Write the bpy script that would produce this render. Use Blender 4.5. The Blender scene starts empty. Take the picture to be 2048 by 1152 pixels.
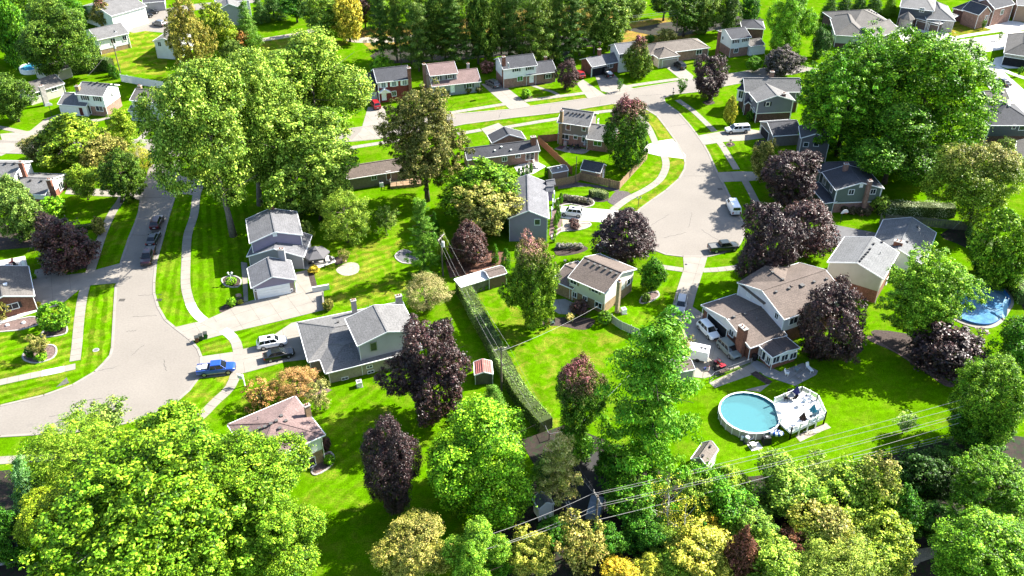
import bpy, math, random
import numpy as np
from mathutils import Vector, Matrix

random.seed(7)
SC = bpy.context.scene
COL = SC.collection

# ------------------------------------------------------------ camera, light
CAM_H = 90.0
FOC = 1800.0                       # focal length in photo pixels (photo is 2048 wide)
PITCH = math.radians(34.7)
cam = bpy.data.cameras.new('camera')
cam.sensor_width = 36.0
cam.lens = FOC / 2048.0 * 36.0
cam.clip_end = 3000.0
cam_ob = bpy.data.objects.new('camera', cam)
COL.objects.link(cam_ob)
cam_ob.location = (0, 0, CAM_H)
cam_ob.rotation_euler = (math.radians(90) - PITCH, 0, 0)
SC.camera = cam_ob

SUN_EL = math.radians(37.5)
SUN_DIR = Vector((1.0, 0.50, 0)).normalized() * math.cos(SUN_EL) + Vector((0, 0, math.sin(SUN_EL)))
world = bpy.data.worlds.new('World')
SC.world = world
world.use_nodes = True
wn = world.node_tree.nodes
sky = wn.new('ShaderNodeTexSky')
sky.sky_type = 'NISHITA'
sky.sun_disc = False
sky.sun_elevation = SUN_EL
sky.sun_rotation = math.atan2(SUN_DIR.x, SUN_DIR.y)
bg = wn['Background']
bg.inputs['Strength'].default_value = 0.092
world.node_tree.links.new(sky.outputs['Color'], bg.inputs['Color'])
sun = bpy.data.lights.new('sun', 'SUN')
sun.energy = 5.0
sun.angle = math.radians(0.5)
sun.color = (1.0, 0.95, 0.86)
sun_ob = bpy.data.objects.new('sun', sun)
COL.objects.link(sun_ob)
sun_ob.rotation_euler = SUN_DIR.to_track_quat('Z', 'Y').to_euler()
vs = SC.view_settings
vs.view_transform = 'Standard'
vs.look = 'None'
vs.exposure = 2.0
vs.gamma = 1.0
vs.use_curve_mapping = False
SC.cycles.max_bounces = 6
SC.cycles.diffuse_bounces = 3
SC.cycles.transparent_max_bounces = 4

# ------------------------------------------------------------ picture -> place
SP, CP = math.sin(PITCH), math.cos(PITCH)
CAM_POS = Vector((0, 0, CAM_H))

def ray(px, py):
 u = (px - 1024) / FOC
 v = (py - 576) / FOC
 return Vector((u, CP - v * SP, -SP - v * CP))

def at(px, py, z=0.0):
 d = ray(px, py)
 return CAM_POS + d * ((z - CAM_H) / d.z)

def scale_at(p):
 """photo pixels per metre at a point"""
 return FOC / (p.y * CP + (CAM_H - p.z) * SP)

# ------------------------------------------------------------ mesh builder
class MB:
 def __init__(self):
  self.v = []
  self.f = []

 def add(self, vs, fs):
  b = len(self.v)
  self.v += [tuple(p) for p in vs]
  self.f += [tuple(b + i for i in f) for f in fs]

 def box(self, x0, y0, z0, x1, y1, z1):
  self.add([(x0, y0, z0), (x1, y0, z0), (x1, y1, z0), (x0, y1, z0), (x0, y0, z1), (x1, y0, z1), (x1, y1, z1), (x0, y1, z1)],
     [(3, 2, 1, 0), (4, 5, 6, 7), (0, 1, 5, 4), (1, 2, 6, 5), (2, 3, 7, 6), (3, 0, 4, 7)])

 def hexa(self, b, t):
  """solid from a bottom and a top quad"""
  self.add(list(b) + list(t), [(3, 2, 1, 0), (4, 5, 6, 7), (0, 1, 5, 4), (1, 2, 6, 5), (2, 3, 7, 6), (3, 0, 4, 7)])

 def prism(self, poly, z0, z1):
  n = len(poly)
  vs = [(p[0], p[1], z0) for p in poly] + [(p[0], p[1], z1) for p in poly]
  fs = [tuple(range(n - 1, -1, -1)), tuple(range(n, 2 * n))]
  fs += [(i, (i + 1) % n, n + (i + 1) % n, n + i) for i in range(n)]
  self.add(vs, fs)

 def loft(self, rings, close=True, cap=True):
  n = len(rings[0])
  vs = [p for r in rings for p in r]
  fs = []
  for k in range(len(rings) - 1):
   for i in range(n if close else n - 1):
    j = (i + 1) % n
    fs.append((k * n + i, k * n + j, (k + 1) * n + j, (k + 1) * n + i))
  if cap:
   fs.append(tuple(range(n - 1, -1, -1)))
   fs.append(tuple((len(rings) - 1) * n + i for i in range(n)))
  self.add(vs, fs)

 def tube(self, pts, rad, n=6, cap=True):
  pts = [Vector(p) for p in pts]
  if not isinstance(rad, (list, tuple)):
   rad = [rad] * len(pts)
  rings = []
  for i, p in enumerate(pts):
   d = (pts[min(i + 1, len(pts) - 1)] - pts[max(i - 1, 0)]).normalized()
   a = d.cross(Vector((0, 0, 1)))
   if a.length < 0.05:
    a = d.cross(Vector((1, 0, 0)))
   a.normalize()
   b = d.cross(a)
   rings.append([p + (a * math.cos(2 * math.pi * k / n) + b * math.sin(2 * math.pi * k / n)) * rad[i] for k in range(n)])
  self.loft(rings, True, cap)

 def beam(self, p, q, w, h):
  """rectangular bar, w across, h tall"""
  p, q = Vector(p), Vector(q)
  d = (q - p).normalized()
  a = Vector((-d.y, d.x, 0))
  if a.length < 0.01:
   a = Vector((1, 0, 0))
  a = a.normalized() * (w / 2)
  b = d.cross(a).normalized() * (h / 2)
  if b.z < 0:
   b = -b
  self.hexa([p - a - b, p + a - b, p + a + b, p - a + b], [q - a - b, q + a - b, q + a + b, q - a + b])

 def cyl(self, c, r, h, n=12, r2=None):
  r2 = r if r2 is None else r2
  c = Vector(c)
  self.loft([[c + Vector((rr * math.cos(2 * math.pi * k / n), rr * math.sin(2 * math.pi * k / n), z)) for k in range(n)] for rr, z in ((r, 0), (r2, h))])

 def dome(self, c, rx, ry, rz, n=10, m=5):
  c = Vector(c)
  rings = []
  for j in range(m):
   t = j / m * math.pi / 2
   rings.append([c + Vector((rx * math.cos(t) * math.cos(2 * math.pi * k / n), ry * math.cos(t) * math.sin(2 * math.pi * k / n), rz * math.sin(t))) for k in range(n)])
  b = len(self.v)
  self.loft(rings, True, False)
  self.add([c + Vector((0, 0, rz))], [])
  top = len(self.v) - 1
  o = b + (m - 1) * n
  self.f += [(o + k, o + (k + 1) % n, top) for k in range(n)]

 def build(self, name, m, parent=None, smooth=False, org=None):
  """one mesh object; coordinates given in world space are stored relative to org (or the parent's place)"""
  me = bpy.data.meshes.new(name)
  o = Vector(org) if org is not None else (WORLD_OF(parent) if parent is not None else Vector((0, 0, 0)))
  me.from_pydata([(x - o.x, y - o.y, z - o.z) for x, y, z in self.v], [], self.f)
  if m is not None:
   me.materials.append(m)
  if smooth:
   me.polygons.foreach_set('use_smooth', [True] * len(me.polygons))
  ob = bpy.data.objects.new(name, me)
  COL.objects.link(ob)
  if parent is not None:
   ob.parent = parent
   ob.location = o - WORLD_OF(parent)
  else:
   ob.location = o
  return ob

def WORLD_OF(ob):
 p = Vector((0, 0, 0))
 while ob is not None:
  p = p + ob.location
  ob = ob.parent
 return p

def tag(ob, label=None, cat=None, group=None, kind=None):
 if label:
  ob['label'] = label
 if cat:
  ob['category'] = cat
 if group:
  ob['group'] = group
 if kind:
  ob['kind'] = kind
 return ob

def empty(name, loc, label, cat, group=None, rz=0.0):
 o = bpy.data.objects.new(name, None)
 o.empty_display_size = 0.3
 COL.objects.link(o)
 o.location = loc
 o.rotation_euler = (0, 0, rz)
 return tag(o, label, cat, group)

def children(o):
 return [c for c in ALLKIDS.get(o, [])]

ALLKIDS = {}

def copy_tree(o, parent=None, kids=None):
 c = o.copy()
 COL.objects.link(c)
 if parent is not None:
  c.parent = parent
 for k in list(o.children):
  copy_tree(k, c)
 return c

# ------------------------------------------------------------ materials
MATS = {}
ALBEDO = 0.76          # overall reflectance level that goes with the exposure

def new_mat(name):
 m = bpy.data.materials.new(name)
 m.use_nodes = True
 m.node_tree.nodes.clear()
 return m, m.node_tree.nodes, m.node_tree.links

def mat(name, col, rough=0.7, amt=0.12, scale=2.0, metal=0.0, fine=0.0, fscale=30.0, coat=0.0, spec=0.35, lines=None, lamt=0.12, blotch=None):
 """principled surface with two scales of procedural variation; lines = spacing of courses along z (siding, shingles)"""
 if name in MATS:
  return MATS[name]
 col = tuple(c * (ALBEDO if min(col) < .5 else 1.0) for c in col)
 if blotch:
  blotch = (tuple(c * ALBEDO for c in blotch[0]),) + tuple(blotch[1:])
 m, n, l = new_mat(name)
 out = n.new('ShaderNodeOutputMaterial')
 b = n.new('ShaderNodeBsdfPrincipled')
 l.new(b.outputs[0], out.inputs[0])
 b.inputs['Roughness'].default_value = rough
 b.inputs['Metallic'].default_value = metal
 b.inputs['Specular IOR Level'].default_value = spec
 b.inputs['Coat Weight'].default_value = coat
 geo = n.new('ShaderNodeNewGeometry')
 val = None

 def noise(sc, det, a):
  t = n.new('ShaderNodeTexNoise')
  t.inputs['Scale'].default_value = sc
  t.inputs['Detail'].default_value = det
  l.new(geo.outputs['Position'], t.inputs['Vector'])
  r = n.new('ShaderNodeMapRange')
  r.inputs['From Min'].default_value = 0.3
  r.inputs['From Max'].default_value = 0.7
  r.inputs['To Min'].default_value = 1 - a
  r.inputs['To Max'].default_value = 1 + a
  l.new(t.outputs['Fac'], r.inputs['Value'])
  return r.outputs[0]

 def mul(a, b_):
  if a is None:
   return b_
  x = n.new('ShaderNodeMath')
  x.operation = 'MULTIPLY'
  l.new(a, x.inputs[0])
  l.new(b_, x.inputs[1])
  return x.outputs[0]
 if amt:
  val = mul(val, noise(scale, 4, amt))
 if fine:
  val = mul(val, noise(fscale, 2, fine))
 if lines:
  sep = n.new('ShaderNodeSeparateXYZ')
  l.new(geo.outputs['Position'], sep.inputs[0])
  d = n.new('ShaderNodeMath')
  d.operation = 'DIVIDE'
  l.new(sep.outputs['Z'], d.inputs[0])
  d.inputs[1].default_value = lines
  fr = n.new('ShaderNodeMath')
  fr.operation = 'FRACT'
  l.new(d.outputs[0], fr.inputs[0])
  r = n.new('ShaderNodeMapRange')
  r.inputs['To Min'].default_value = 1 - lamt
  r.inputs['To Max'].default_value = 1.0
  r.inputs['From Max'].default_value = 0.35
  l.new(fr.outputs[0], r.inputs['Value'])
  val = mul(val, r.outputs[0])
 mix = n.new('ShaderNodeMix')
 mix.data_type = 'RGBA'
 mix.blend_type = 'MULTIPLY'
 mix.inputs['Factor'].default_value = 1.0
 mix.inputs['A'].default_value = (*col, 1)
 if val is not None:
  l.new(val, mix.inputs['B'])
 else:
  mix.inputs['B'].default_value = (1, 1, 1, 1)
 src = mix.outputs['Result']
 if blotch:
  t = n.new('ShaderNodeTexNoise')
  t.inputs['Scale'].default_value = blotch[1]
  t.inputs['Detail'].default_value = 5
  l.new(geo.outputs['Position'], t.inputs['Vector'])
  r = n.new('ShaderNodeMapRange')
  r.inputs['From Min'].default_value = blotch[2]
  r.inputs['From Max'].default_value = blotch[3]
  l.new(t.outputs['Fac'], r.inputs['Value'])
  m2 = n.new('ShaderNodeMix')
  m2.data_type = 'RGBA'
  l.new(r.outputs[0], m2.inputs['Factor'])
  l.new(src, m2.inputs['A'])
  m2.inputs['B'].default_value = (*blotch[0], 1)
  src = m2.outputs['Result']
 l.new(src, b.inputs['Base Color'])
 MATS[name] = m
 return m

def glass(name, col=(0.02, 0.025, 0.03), rough=0.08):
 if name not in MATS:
  m = mat(name, col, rough, amt=0.25, scale=0.8, spec=0.6)
 return MATS[name]

def grass(name, ang=None, width=1.6, strength=0.18, dry=0.25, base=(0.060, 0.150, 0.0008)):
 """lawn: clumps, dry patches and (with an angle) mowing stripes"""
 if name in MATS:
  return MATS[name]
 m, n, l = new_mat(name)
 out = n.new('ShaderNodeOutputMaterial')
 b = n.new('ShaderNodeBsdfPrincipled')
 b.inputs['Roughness'].default_value = 0.95
 b.inputs['Specular IOR Level'].default_value = 0.0
 l.new(b.outputs[0], out.inputs[0])
 geo = n.new('ShaderNodeNewGeometry')
 pos = geo.outputs['Position']

 def noise(sc, det, lo, hi, tmin, tmax, dist=0.0, vec=None):
  t = n.new('ShaderNodeTexNoise')
  t.inputs['Scale'].default_value = sc
  t.inputs['Detail'].default_value = det
  t.inputs['Distortion'].default_value = dist
  l.new(vec or pos, t.inputs['Vector'])
  r = n.new('ShaderNodeMapRange')
  r.inputs['From Min'].default_value = lo
  r.inputs['From Max'].default_value = hi
  r.inputs['To Min'].default_value = tmin
  r.inputs['To Max'].default_value = tmax
  l.new(t.outputs['Fac'], r.inputs['Value'])
  return r.outputs[0]

 def mathn(op, a, c):
  x = n.new('ShaderNodeMath')
  x.operation = op
  for i, s in enumerate((a, c)):
   if s is None:
    continue
   if isinstance(s, (int, float)):
    x.inputs[i].default_value = s
   else:
    l.new(s, x.inputs[i])
  return x.outputs[0]
 v = noise(0.12, 3, 0.3, 0.7, 0.86, 1.14)
 v = mathn('MULTIPLY', v, noise(1.3, 5, 0.3, 0.7, 0.80, 1.20))
 v = mathn('MULTIPLY', v, noise(6.0, 3, 0.3, 0.7, 0.62, 1.38))
 if ang is not None:
  d = n.new('ShaderNodeVectorMath')
  d.operation = 'DOT_PRODUCT'
  l.new(pos, d.inputs[0])
  d.inputs[1].default_value = (-math.sin(ang), math.cos(ang), 0)
  wob = noise(0.35, 3, 0.2, 0.8, -0.35, 0.35)
  t = mathn('ADD', d.outputs['Value'], wob)
  s = mathn('SINE', mathn('MULTIPLY', t, math.pi / width), None)
  s = mathn('MULTIPLY', s, 3.0)
  c = n.new('ShaderNodeClamp')
  c.inputs['Min'].default_value = -1
  l.new(s, c.inputs['Value'])
  amp = noise(0.22, 4, 0.32, 0.68, strength * 0.4, strength * 1.4)
  v = mathn('MULTIPLY', v, mathn('ADD', mathn('MULTIPLY', c.outputs[0], amp), 1.0))
 mix = n.new('ShaderNodeMix')
 mix.data_type = 'RGBA'
 mix.inputs['A'].default_value = (*base, 1)
 mix.inputs['B'].default_value = (base[0] * 2.3 + 0.02, base[1] * 1.1, base[2] * 2.5 + 0.016, 1)
 dr = mathn('MULTIPLY', noise(0.4, 7, 0.45, 0.66, 0.0, 1.15, 0.8), noise(3.5, 4, 0.35, 0.65, 0.2, 1.0))
 fac = n.new('ShaderNodeClamp')
 l.new(mathn('ADD', mathn('MULTIPLY', dr, dry * 2.2), max(0, dry - .5) * .55), fac.inputs['Value'])
 l.new(fac.outputs[0], mix.inputs['Factor'])
 mm = n.new('ShaderNodeMix')
 mm.data_type = 'RGBA'
 mm.blend_type = 'MULTIPLY'
 mm.inputs['Factor'].default_value = 1.0
 l.new(mix.outputs['Result'], mm.inputs['A'])
 l.new(v, mm.inputs['B'])
 l.new(mm.outputs['Result'], b.inputs['Base Color'])
 MATS[name] = m
 return m

def foliage(name, tip=None, tip_lo=0.15, tip_hi=0.7, spread=1.0, hue=0.03, trans=0.22, spec=0.12, young=(1.22, 1.08, 2.2), shade_tone=(0.62, 0.86, 0.5)):
 """leaf material: the object's own colour, varied leaf by leaf and clump by clump; tip = autumn colour of the crown's upper leaves"""
 if name in MATS:
  return MATS[name]
 m, n, l = new_mat(name)
 out = n.new('ShaderNodeOutputMaterial')
 oi = n.new('ShaderNodeObjectInfo')
 at_ = n.new('ShaderNodeAttribute')
 at_.attribute_name = 'tint'
 sep = n.new('ShaderNodeSeparateColor')
 l.new(at_.outputs['Color'], sep.inputs[0])
 src = oi.outputs['Color']
 if tip is not None:
  tc = n.new('ShaderNodeTexCoord')
  sx = n.new('ShaderNodeSeparateXYZ')
  l.new(tc.outputs['Object'], sx.inputs[0])
  ad = n.new('ShaderNodeMath')
  ad.operation = 'MULTIPLY_ADD'
  l.new(sep.outputs[1], ad.inputs[0])
  ad.inputs[1].default_value = 0.7
  l.new(sx.outputs['Z'], ad.inputs[2])
  mr = n.new('ShaderNodeMapRange')
  mr.inputs['From Min'].default_value = tip_lo + 0.35
  mr.inputs['From Max'].default_value = tip_hi + 0.35
  l.new(ad.outputs[0], mr.inputs['Value'])
  mx = n.new('ShaderNodeMix')
  mx.data_type = 'RGBA'
  l.new(mr.outputs[0], mx.inputs['Factor'])
  l.new(src, mx.inputs['A'])
  mx.inputs['B'].default_value = (*tip, 1)
  src = mx.outputs['Result']
 sq = n.new('ShaderNodeMath')
 sq.operation = 'POWER'
 l.new(sep.outputs[2], sq.inputs[0])
 sq.inputs[1].default_value = 1.6
 tone = n.new('ShaderNodeMix')
 tone.data_type = 'RGBA'
 l.new(sq.outputs[0], tone.inputs['Factor'])
 tone.inputs['A'].default_value = (*shade_tone, 1)
 tone.inputs['B'].default_value = (*young, 1)  # random pale leaves stand in for sunlit highlights, dark ones for shade
 mt = n.new('ShaderNodeMix')
 mt.data_type = 'RGBA'
 mt.blend_type = 'MULTIPLY'
 mt.inputs['Factor'].default_value = 1.0
 l.new(src, mt.inputs['A'])
 l.new(tone.outputs['Result'], mt.inputs['B'])
 hsv = n.new('ShaderNodeHueSaturation')
 l.new(mt.outputs['Result'], hsv.inputs['Color'])
 h = n.new('ShaderNodeMapRange')
 h.inputs['To Min'].default_value = 0.5 - hue
 h.inputs['To Max'].default_value = 0.5 + hue
 l.new(sep.outputs[0], h.inputs['Value'])
 l.new(h.outputs[0], hsv.inputs['Hue'])
 v = n.new('ShaderNodeMapRange')
 v.inputs['To Min'].default_value = 1.12 - spread * .85
 v.inputs['To Max'].default_value = 1 + spread * 1.35
 l.new(sq.outputs[0], v.inputs['Value'])
 l.new(v.outputs[0], hsv.inputs['Value'])
 d = n.new('ShaderNodeBsdfPrincipled')
 d.inputs['Roughness'].default_value = 0.45
 d.inputs['Specular IOR Level'].default_value = spec
 l.new(hsv.outputs[0], d.inputs['Base Color'])
 t = n.new('ShaderNodeBsdfTranslucent')
 l.new(hsv.outputs[0], t.inputs['Color'])
 ms = n.new('ShaderNodeMixShader')
 ms.inputs[0].default_value = trans
 l.new(d.outputs[0], ms.inputs[1])
 l.new(t.outputs[0], ms.inputs[2])
 l.new(ms.outputs[0], out.inputs[0])
 MATS[name] = m
 return m

WHITE = mat('white_paint', (0.78, 0.78, 0.76), 0.5, amt=0.05, scale=1.0)
TRIM = mat('white_trim', (0.8, 0.8, 0.79), 0.5, amt=0.03)
CONC = mat('pale_concrete', (0.30, 0.272, 0.232), 0.9, amt=0.10, scale=0.5, fine=0.07, fscale=12)
CONC2 = mat('new_concrete', (0.56, 0.54, 0.50), 0.9, amt=0.05, scale=0.6, fine=0.04)
ROADM = mat('road_concrete', (0.245, 0.22, 0.19), 0.92, amt=0.07, scale=0.12, fine=0.08, fscale=3.5, blotch=((0.18, 0.163, 0.147), 0.25, 0.66, 0.82))
ASPH = mat('grey_asphalt', (0.14, 0.14, 0.145), 0.92, amt=0.12, scale=0.8, fine=0.15)
MULCH = mat('mulch', (0.06, 0.042, 0.035), 0.95, amt=0.4, scale=3.0, fine=0.4, fscale=14)
PINKSTONE = mat('red_stone_bed', (0.17, 0.115, 0.10), 0.95, amt=0.3, scale=2.5, fine=0.45, fscale=9)
GRAVEL = mat('pale_gravel', (0.36, 0.31, 0.25), 0.95, amt=0.18, scale=2.0, fine=0.3, fscale=9)
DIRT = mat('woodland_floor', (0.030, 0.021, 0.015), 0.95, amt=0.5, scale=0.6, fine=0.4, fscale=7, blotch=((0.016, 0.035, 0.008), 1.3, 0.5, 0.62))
STONE = mat('edging_stone', (0.42, 0.39, 0.36), 0.9, amt=0.25, scale=2)
BARK = mat('bark', (0.10, 0.075, 0.058), 0.95, amt=0.35, scale=3, fine=0.2)
BARKG = mat('grey_bark', (0.20, 0.175, 0.15), 0.95, amt=0.3, scale=3, fine=0.2)
METAL = mat('grey_metal', (0.35, 0.35, 0.36), 0.45, amt=0.1, metal=0.6)
DARKM = mat('dark_metal', (0.03, 0.03, 0.033), 0.5, amt=0.15)
WOODP = mat('weathered_pole', (0.17, 0.135, 0.105), 0.9, amt=0.3, scale=4)
PLANK = mat('tan_planks', (0.34, 0.22, 0.13), 0.85, amt=0.28, scale=2.5, fine=0.12)
PLANKR = mat('cedar_planks', (0.40, 0.185, 0.095), 0.85, amt=0.22, scale=2.5, fine=0.12)
PLANKG = mat('grey_planks', (0.17, 0.165, 0.11), 0.9, amt=0.3, scale=2.0, fine=0.15)
BLACK = mat('black_rubber', (0.012, 0.012, 0.013), 0.7, amt=0.2)
WINGLASS = glass('window_glass', (0.03, 0.04, 0.05), 0.06)
CARGLASS = glass('car_glass', (0.012, 0.016, 0.02), 0.05)
BRICK = mat('red_brick', (0.25, 0.105, 0.07), 0.9, amt=0.22, scale=1.5, fine=0.35, fscale=6, lines=0.22, lamt=0.2)
BRICKP = mat('pink_brick', (0.34, 0.20, 0.155), 0.9, amt=0.2, scale=1.5, fine=0.3, fscale=6, lines=0.22, lamt=0.15)
BRICKT = mat('tan_brick', (0.36, 0.25, 0.14), 0.9, amt=0.18, scale=1.5, fine=0.25, fscale=6, lines=0.22, lamt=0.15)
BRICKD = mat('dark_brick', (0.13, 0.07, 0.062), 0.9, amt=0.22, scale=1.5, fine=0.3, fscale=6, lines=0.22, lamt=0.15)

def siding(name, col):
 return mat(name, col, 0.6, amt=0.06, scale=0.7, lines=0.2, lamt=0.22)

def shingle(name, col, light=None):
 return mat(name, col, 0.92, amt=0.12, scale=0.6, fine=0.30, fscale=5.0, lines=0.13, lamt=0.16)
# ------------------------------------------------------------ ground, roads, pavements
def wpts(px, z=0.0):
 return [at(x, y, z) for x, y in px]

def catmull(pts, n=4, closed=False):
 out = []
 N = len(pts)
 rng = range(N if closed else N - 1)
 for i in rng:
  if closed:
   a, b, c, d = pts[i - 1], pts[i], pts[(i + 1) % N], pts[(i + 2) % N]
  else:
   a, b, c, d = pts[max(i - 1, 0)], pts[i], pts[i + 1], pts[min(i + 2, N - 1)]
  for k in range(n):
   t = k / n
   out.append(0.5 * ((2 * b) + (c - a) * t + (2 * a - 5 * b + 4 * c - d) * t * t + (3 * b - a - 3 * c + d) * t ** 3))
 if not closed:
  out.append(pts[-1])
 return out

SHEET_N = [0]
def sheet(name, px, z, m, kind='structure', smooth=0, world_pts=None, parent=None):
 """a flat sheet a few centimetres thick, its top at z"""
 p = world_pts or wpts(px)
 if smooth:
  p = catmull(p, smooth, True)
 mb = MB()
 SHEET_N[0] += 1
 z += .0004 * SHEET_N[0]
 mb.prism([(q.x, q.y) for q in p], 0.0005 * SHEET_N[0] - .05, z)
 o = mb.build(name, m, parent)
 if kind:
  o['kind'] = kind
 return o

GRASS = grass('lawn_grass', None, dry=0.22)
g = MB()
N = 40
for i in range(N + 1):
 for j in range(N + 1):
  g.v.append((-700 + 1400 * i / N, -100 + 1300 * j / N, 0))
for i in range(N):
 for j in range(N):
  a = i * (N + 1) + j
  g.f.append((a, a + N + 1, a + N + 2, a + 1))
tag(g.build('lawn', GRASS), kind='structure')

ROAD_Z = 0.03
# left street with its bend
R1L = [(300, 330), (286, 371), (278, 425), (271, 446), (258, 477), (243, 522), (236, 566), (232, 572), (229, 622), (225, 695), (221, 711), (208, 726), (190, 744), (146, 770), (88, 791), (0, 812), (-120, 838)]
R1R = [(-120, 880), (0, 873), (70, 869), (140, 866), (200, 858), (270, 842), (320, 822), (352, 804), (378, 781), (396, 757), (402, 735), (402, 713), (396, 698), (380, 679), (349, 655), (331, 640), (316, 614), (308, 586), (308, 566), (312, 524), (323, 485), (336, 436), (349, 394), (355, 386), (359, 350), (362, 320)]
sheet('road', R1L + R1R, ROAD_Z, ROADM)
# upper street running across, then the crescent on the right
R2T = [(-160, 278), (0, 281), (150, 285), (330, 286), (560, 276), (740, 252), (880, 231), (1020, 219), (1059, 213), (1174, 197), (1254, 180), (1353, 164), (1460, 148), (1580, 128)]
R2B = [(1640, 138), (1560, 152), (1460, 170), (1392, 184), (1345, 189), (1327, 196), (1330, 206), (1356, 224), (1379, 250), (1395, 271), (1408, 290), (1418, 308), (1434, 345), (1447, 368), (1465, 405), (1481, 436), (1489, 449), (1487, 472), (1479, 489), (1463, 500), (1442, 507), (1416, 513), (1366, 513), (1332, 509), (1304, 498), (1280, 484), (1266, 468), (1262, 450), (1268, 433), (1280, 418), (1306, 399), (1332, 381), (1358, 358), (1369, 339), (1371, 326), (1367, 310), (1351, 281), (1332, 255), (1314, 232), (1290, 217), (1262, 207), (1223, 208), (1124, 224), (1020, 236), (930, 248), (880, 258), (760, 276), (560, 298), (362, 312), (300, 316), (150, 310), (0, 306), (-160, 304)]
sheet('road', R2T + R2B, ROAD_Z, ROADM)
# newer street top right
sheet('road', [(1850, 98), (1858, 87), (1915, 80), (2020, 66), (2120, 50), (2200, 80), (2030, 88), (1958, 103), (1975, 118), (2010, 146), (2060, 190), (2150, 260), (2080, 290), (2046, 235), (1995, 190), (1966, 166), (1945, 140), (1930, 108)], ROAD_Z, mat('pale_new_road', (0.50, 0.47, 0.42), 0.9, amt=0.06, scale=0.2, fine=0.06))
# court at the top left
sheet('road', [(252, 62), (262, 48), (282, 38), (300, 28), (330, 18), (370, 10), (430, 4), (520, -6), (520, 4), (440, 14), (380, 22), (356, 30), (350, 52), (332, 66), (312, 64), (290, 62), (268, 66)], ROAD_Z, ROADM)
# drive through the park behind the far row
sheet('path', [(700, 76), (760, 74), (850, 70), (900, 66), (900, 72), (850, 78), (770, 86), (700, 84)], ROAD_Z, GRAVEL, smooth=3)
sheet('path', [(640, 60), (600, 72), (520, 84), (516, 78), (590, 66), (640, 54)], ROAD_Z, GRAVEL)

# rolled kerbs along the carriageways and tarred cracks in them
KERB = mat('kerb_concrete', (0.30, 0.27, 0.235), 0.9, amt=0.1, scale=0.6)
for line in (R1L[1:], R1R[:-1], R2T, R2B):
 pts = wpts(line)
 mb = MB()
 for a, b in zip(pts, pts[1:]):
  d = (b - a).normalized() * .05
  mb.beam(a - d + Vector((0, 0, .04)), b + d + Vector((0, 0, .04)), 0.42, 0.07)
 o = mb.build('kerb', KERB)
 o['kind'] = 'structure'
TAR = mat('tar_seam', (0.075, 0.072, 0.07), 0.8, amt=0.2)
mb = MB()
rc = random.Random(5)
for (x, y), ang, L in (((215, 738), .4, 2.6), ((262, 662), .2, 1.6), ((276, 700), 1.2, 3.0), ((290, 632), .1, 4.0), ((330, 730), 2.0, 3.0), ((180, 800), .3, 3.5), ((120, 830), .2, 3.0), ((300, 590), .05, 4.0), ((285, 470), 0, 4.5), ((270, 540), .0, 4.5), ((310, 395), 0, 4.0), ((1400, 352), .0, 7.0), ((1380, 440), 1.3, 6.0), ((1350, 470), .4, 5.0), ((1420, 470), 2.2, 5.0), ((1320, 440), .8, 6.0), ((1360, 250), .3, 5.0), ((1330, 215), .8, 5.0), ((1200, 205), 1.4, 4.0), ((1100, 218), 1.4, 4.0), ((1000, 230), 1.4, 4.0), ((1300, 190), .2, 6.0)):
 p = at(x, y, .036)
 q = []
 for k in range(9):
  t = (k / 8 - .5) * L
  w_ = rc.uniform(-.14, .14)
  q.append(p + Vector((math.cos(ang) * t - math.sin(ang) * w_, math.sin(ang) * t + math.cos(ang) * w_, 0)))
 for a, b in zip(q, q[1:]):
  mb.beam(a, b, rc.uniform(.03, .07), .012)
tag(mb.build('tar_seams', TAR), kind='stuff')
for x, y in ((244, 600), (318, 600), (1440, 378), (1296, 226)):
 p = at(x, y, .04)
 mb = MB()
 for k in range(5):
  mb.box(p.x - .45 + k * .2, p.y - .25, .045, p.x - .35 + k * .2, p.y + .25, .075)
 mb.box(p.x - .5, p.y - .32, .03, p.x + .5, p.y - .25, .08)
 mb.box(p.x - .5, p.y + .25, .03, p.x + .5, p.y + .32, .08)
 tag(mb.build('storm_drain', mat('cast_iron', (.05, .048, .045), .7), org=p), kind='structure')

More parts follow.
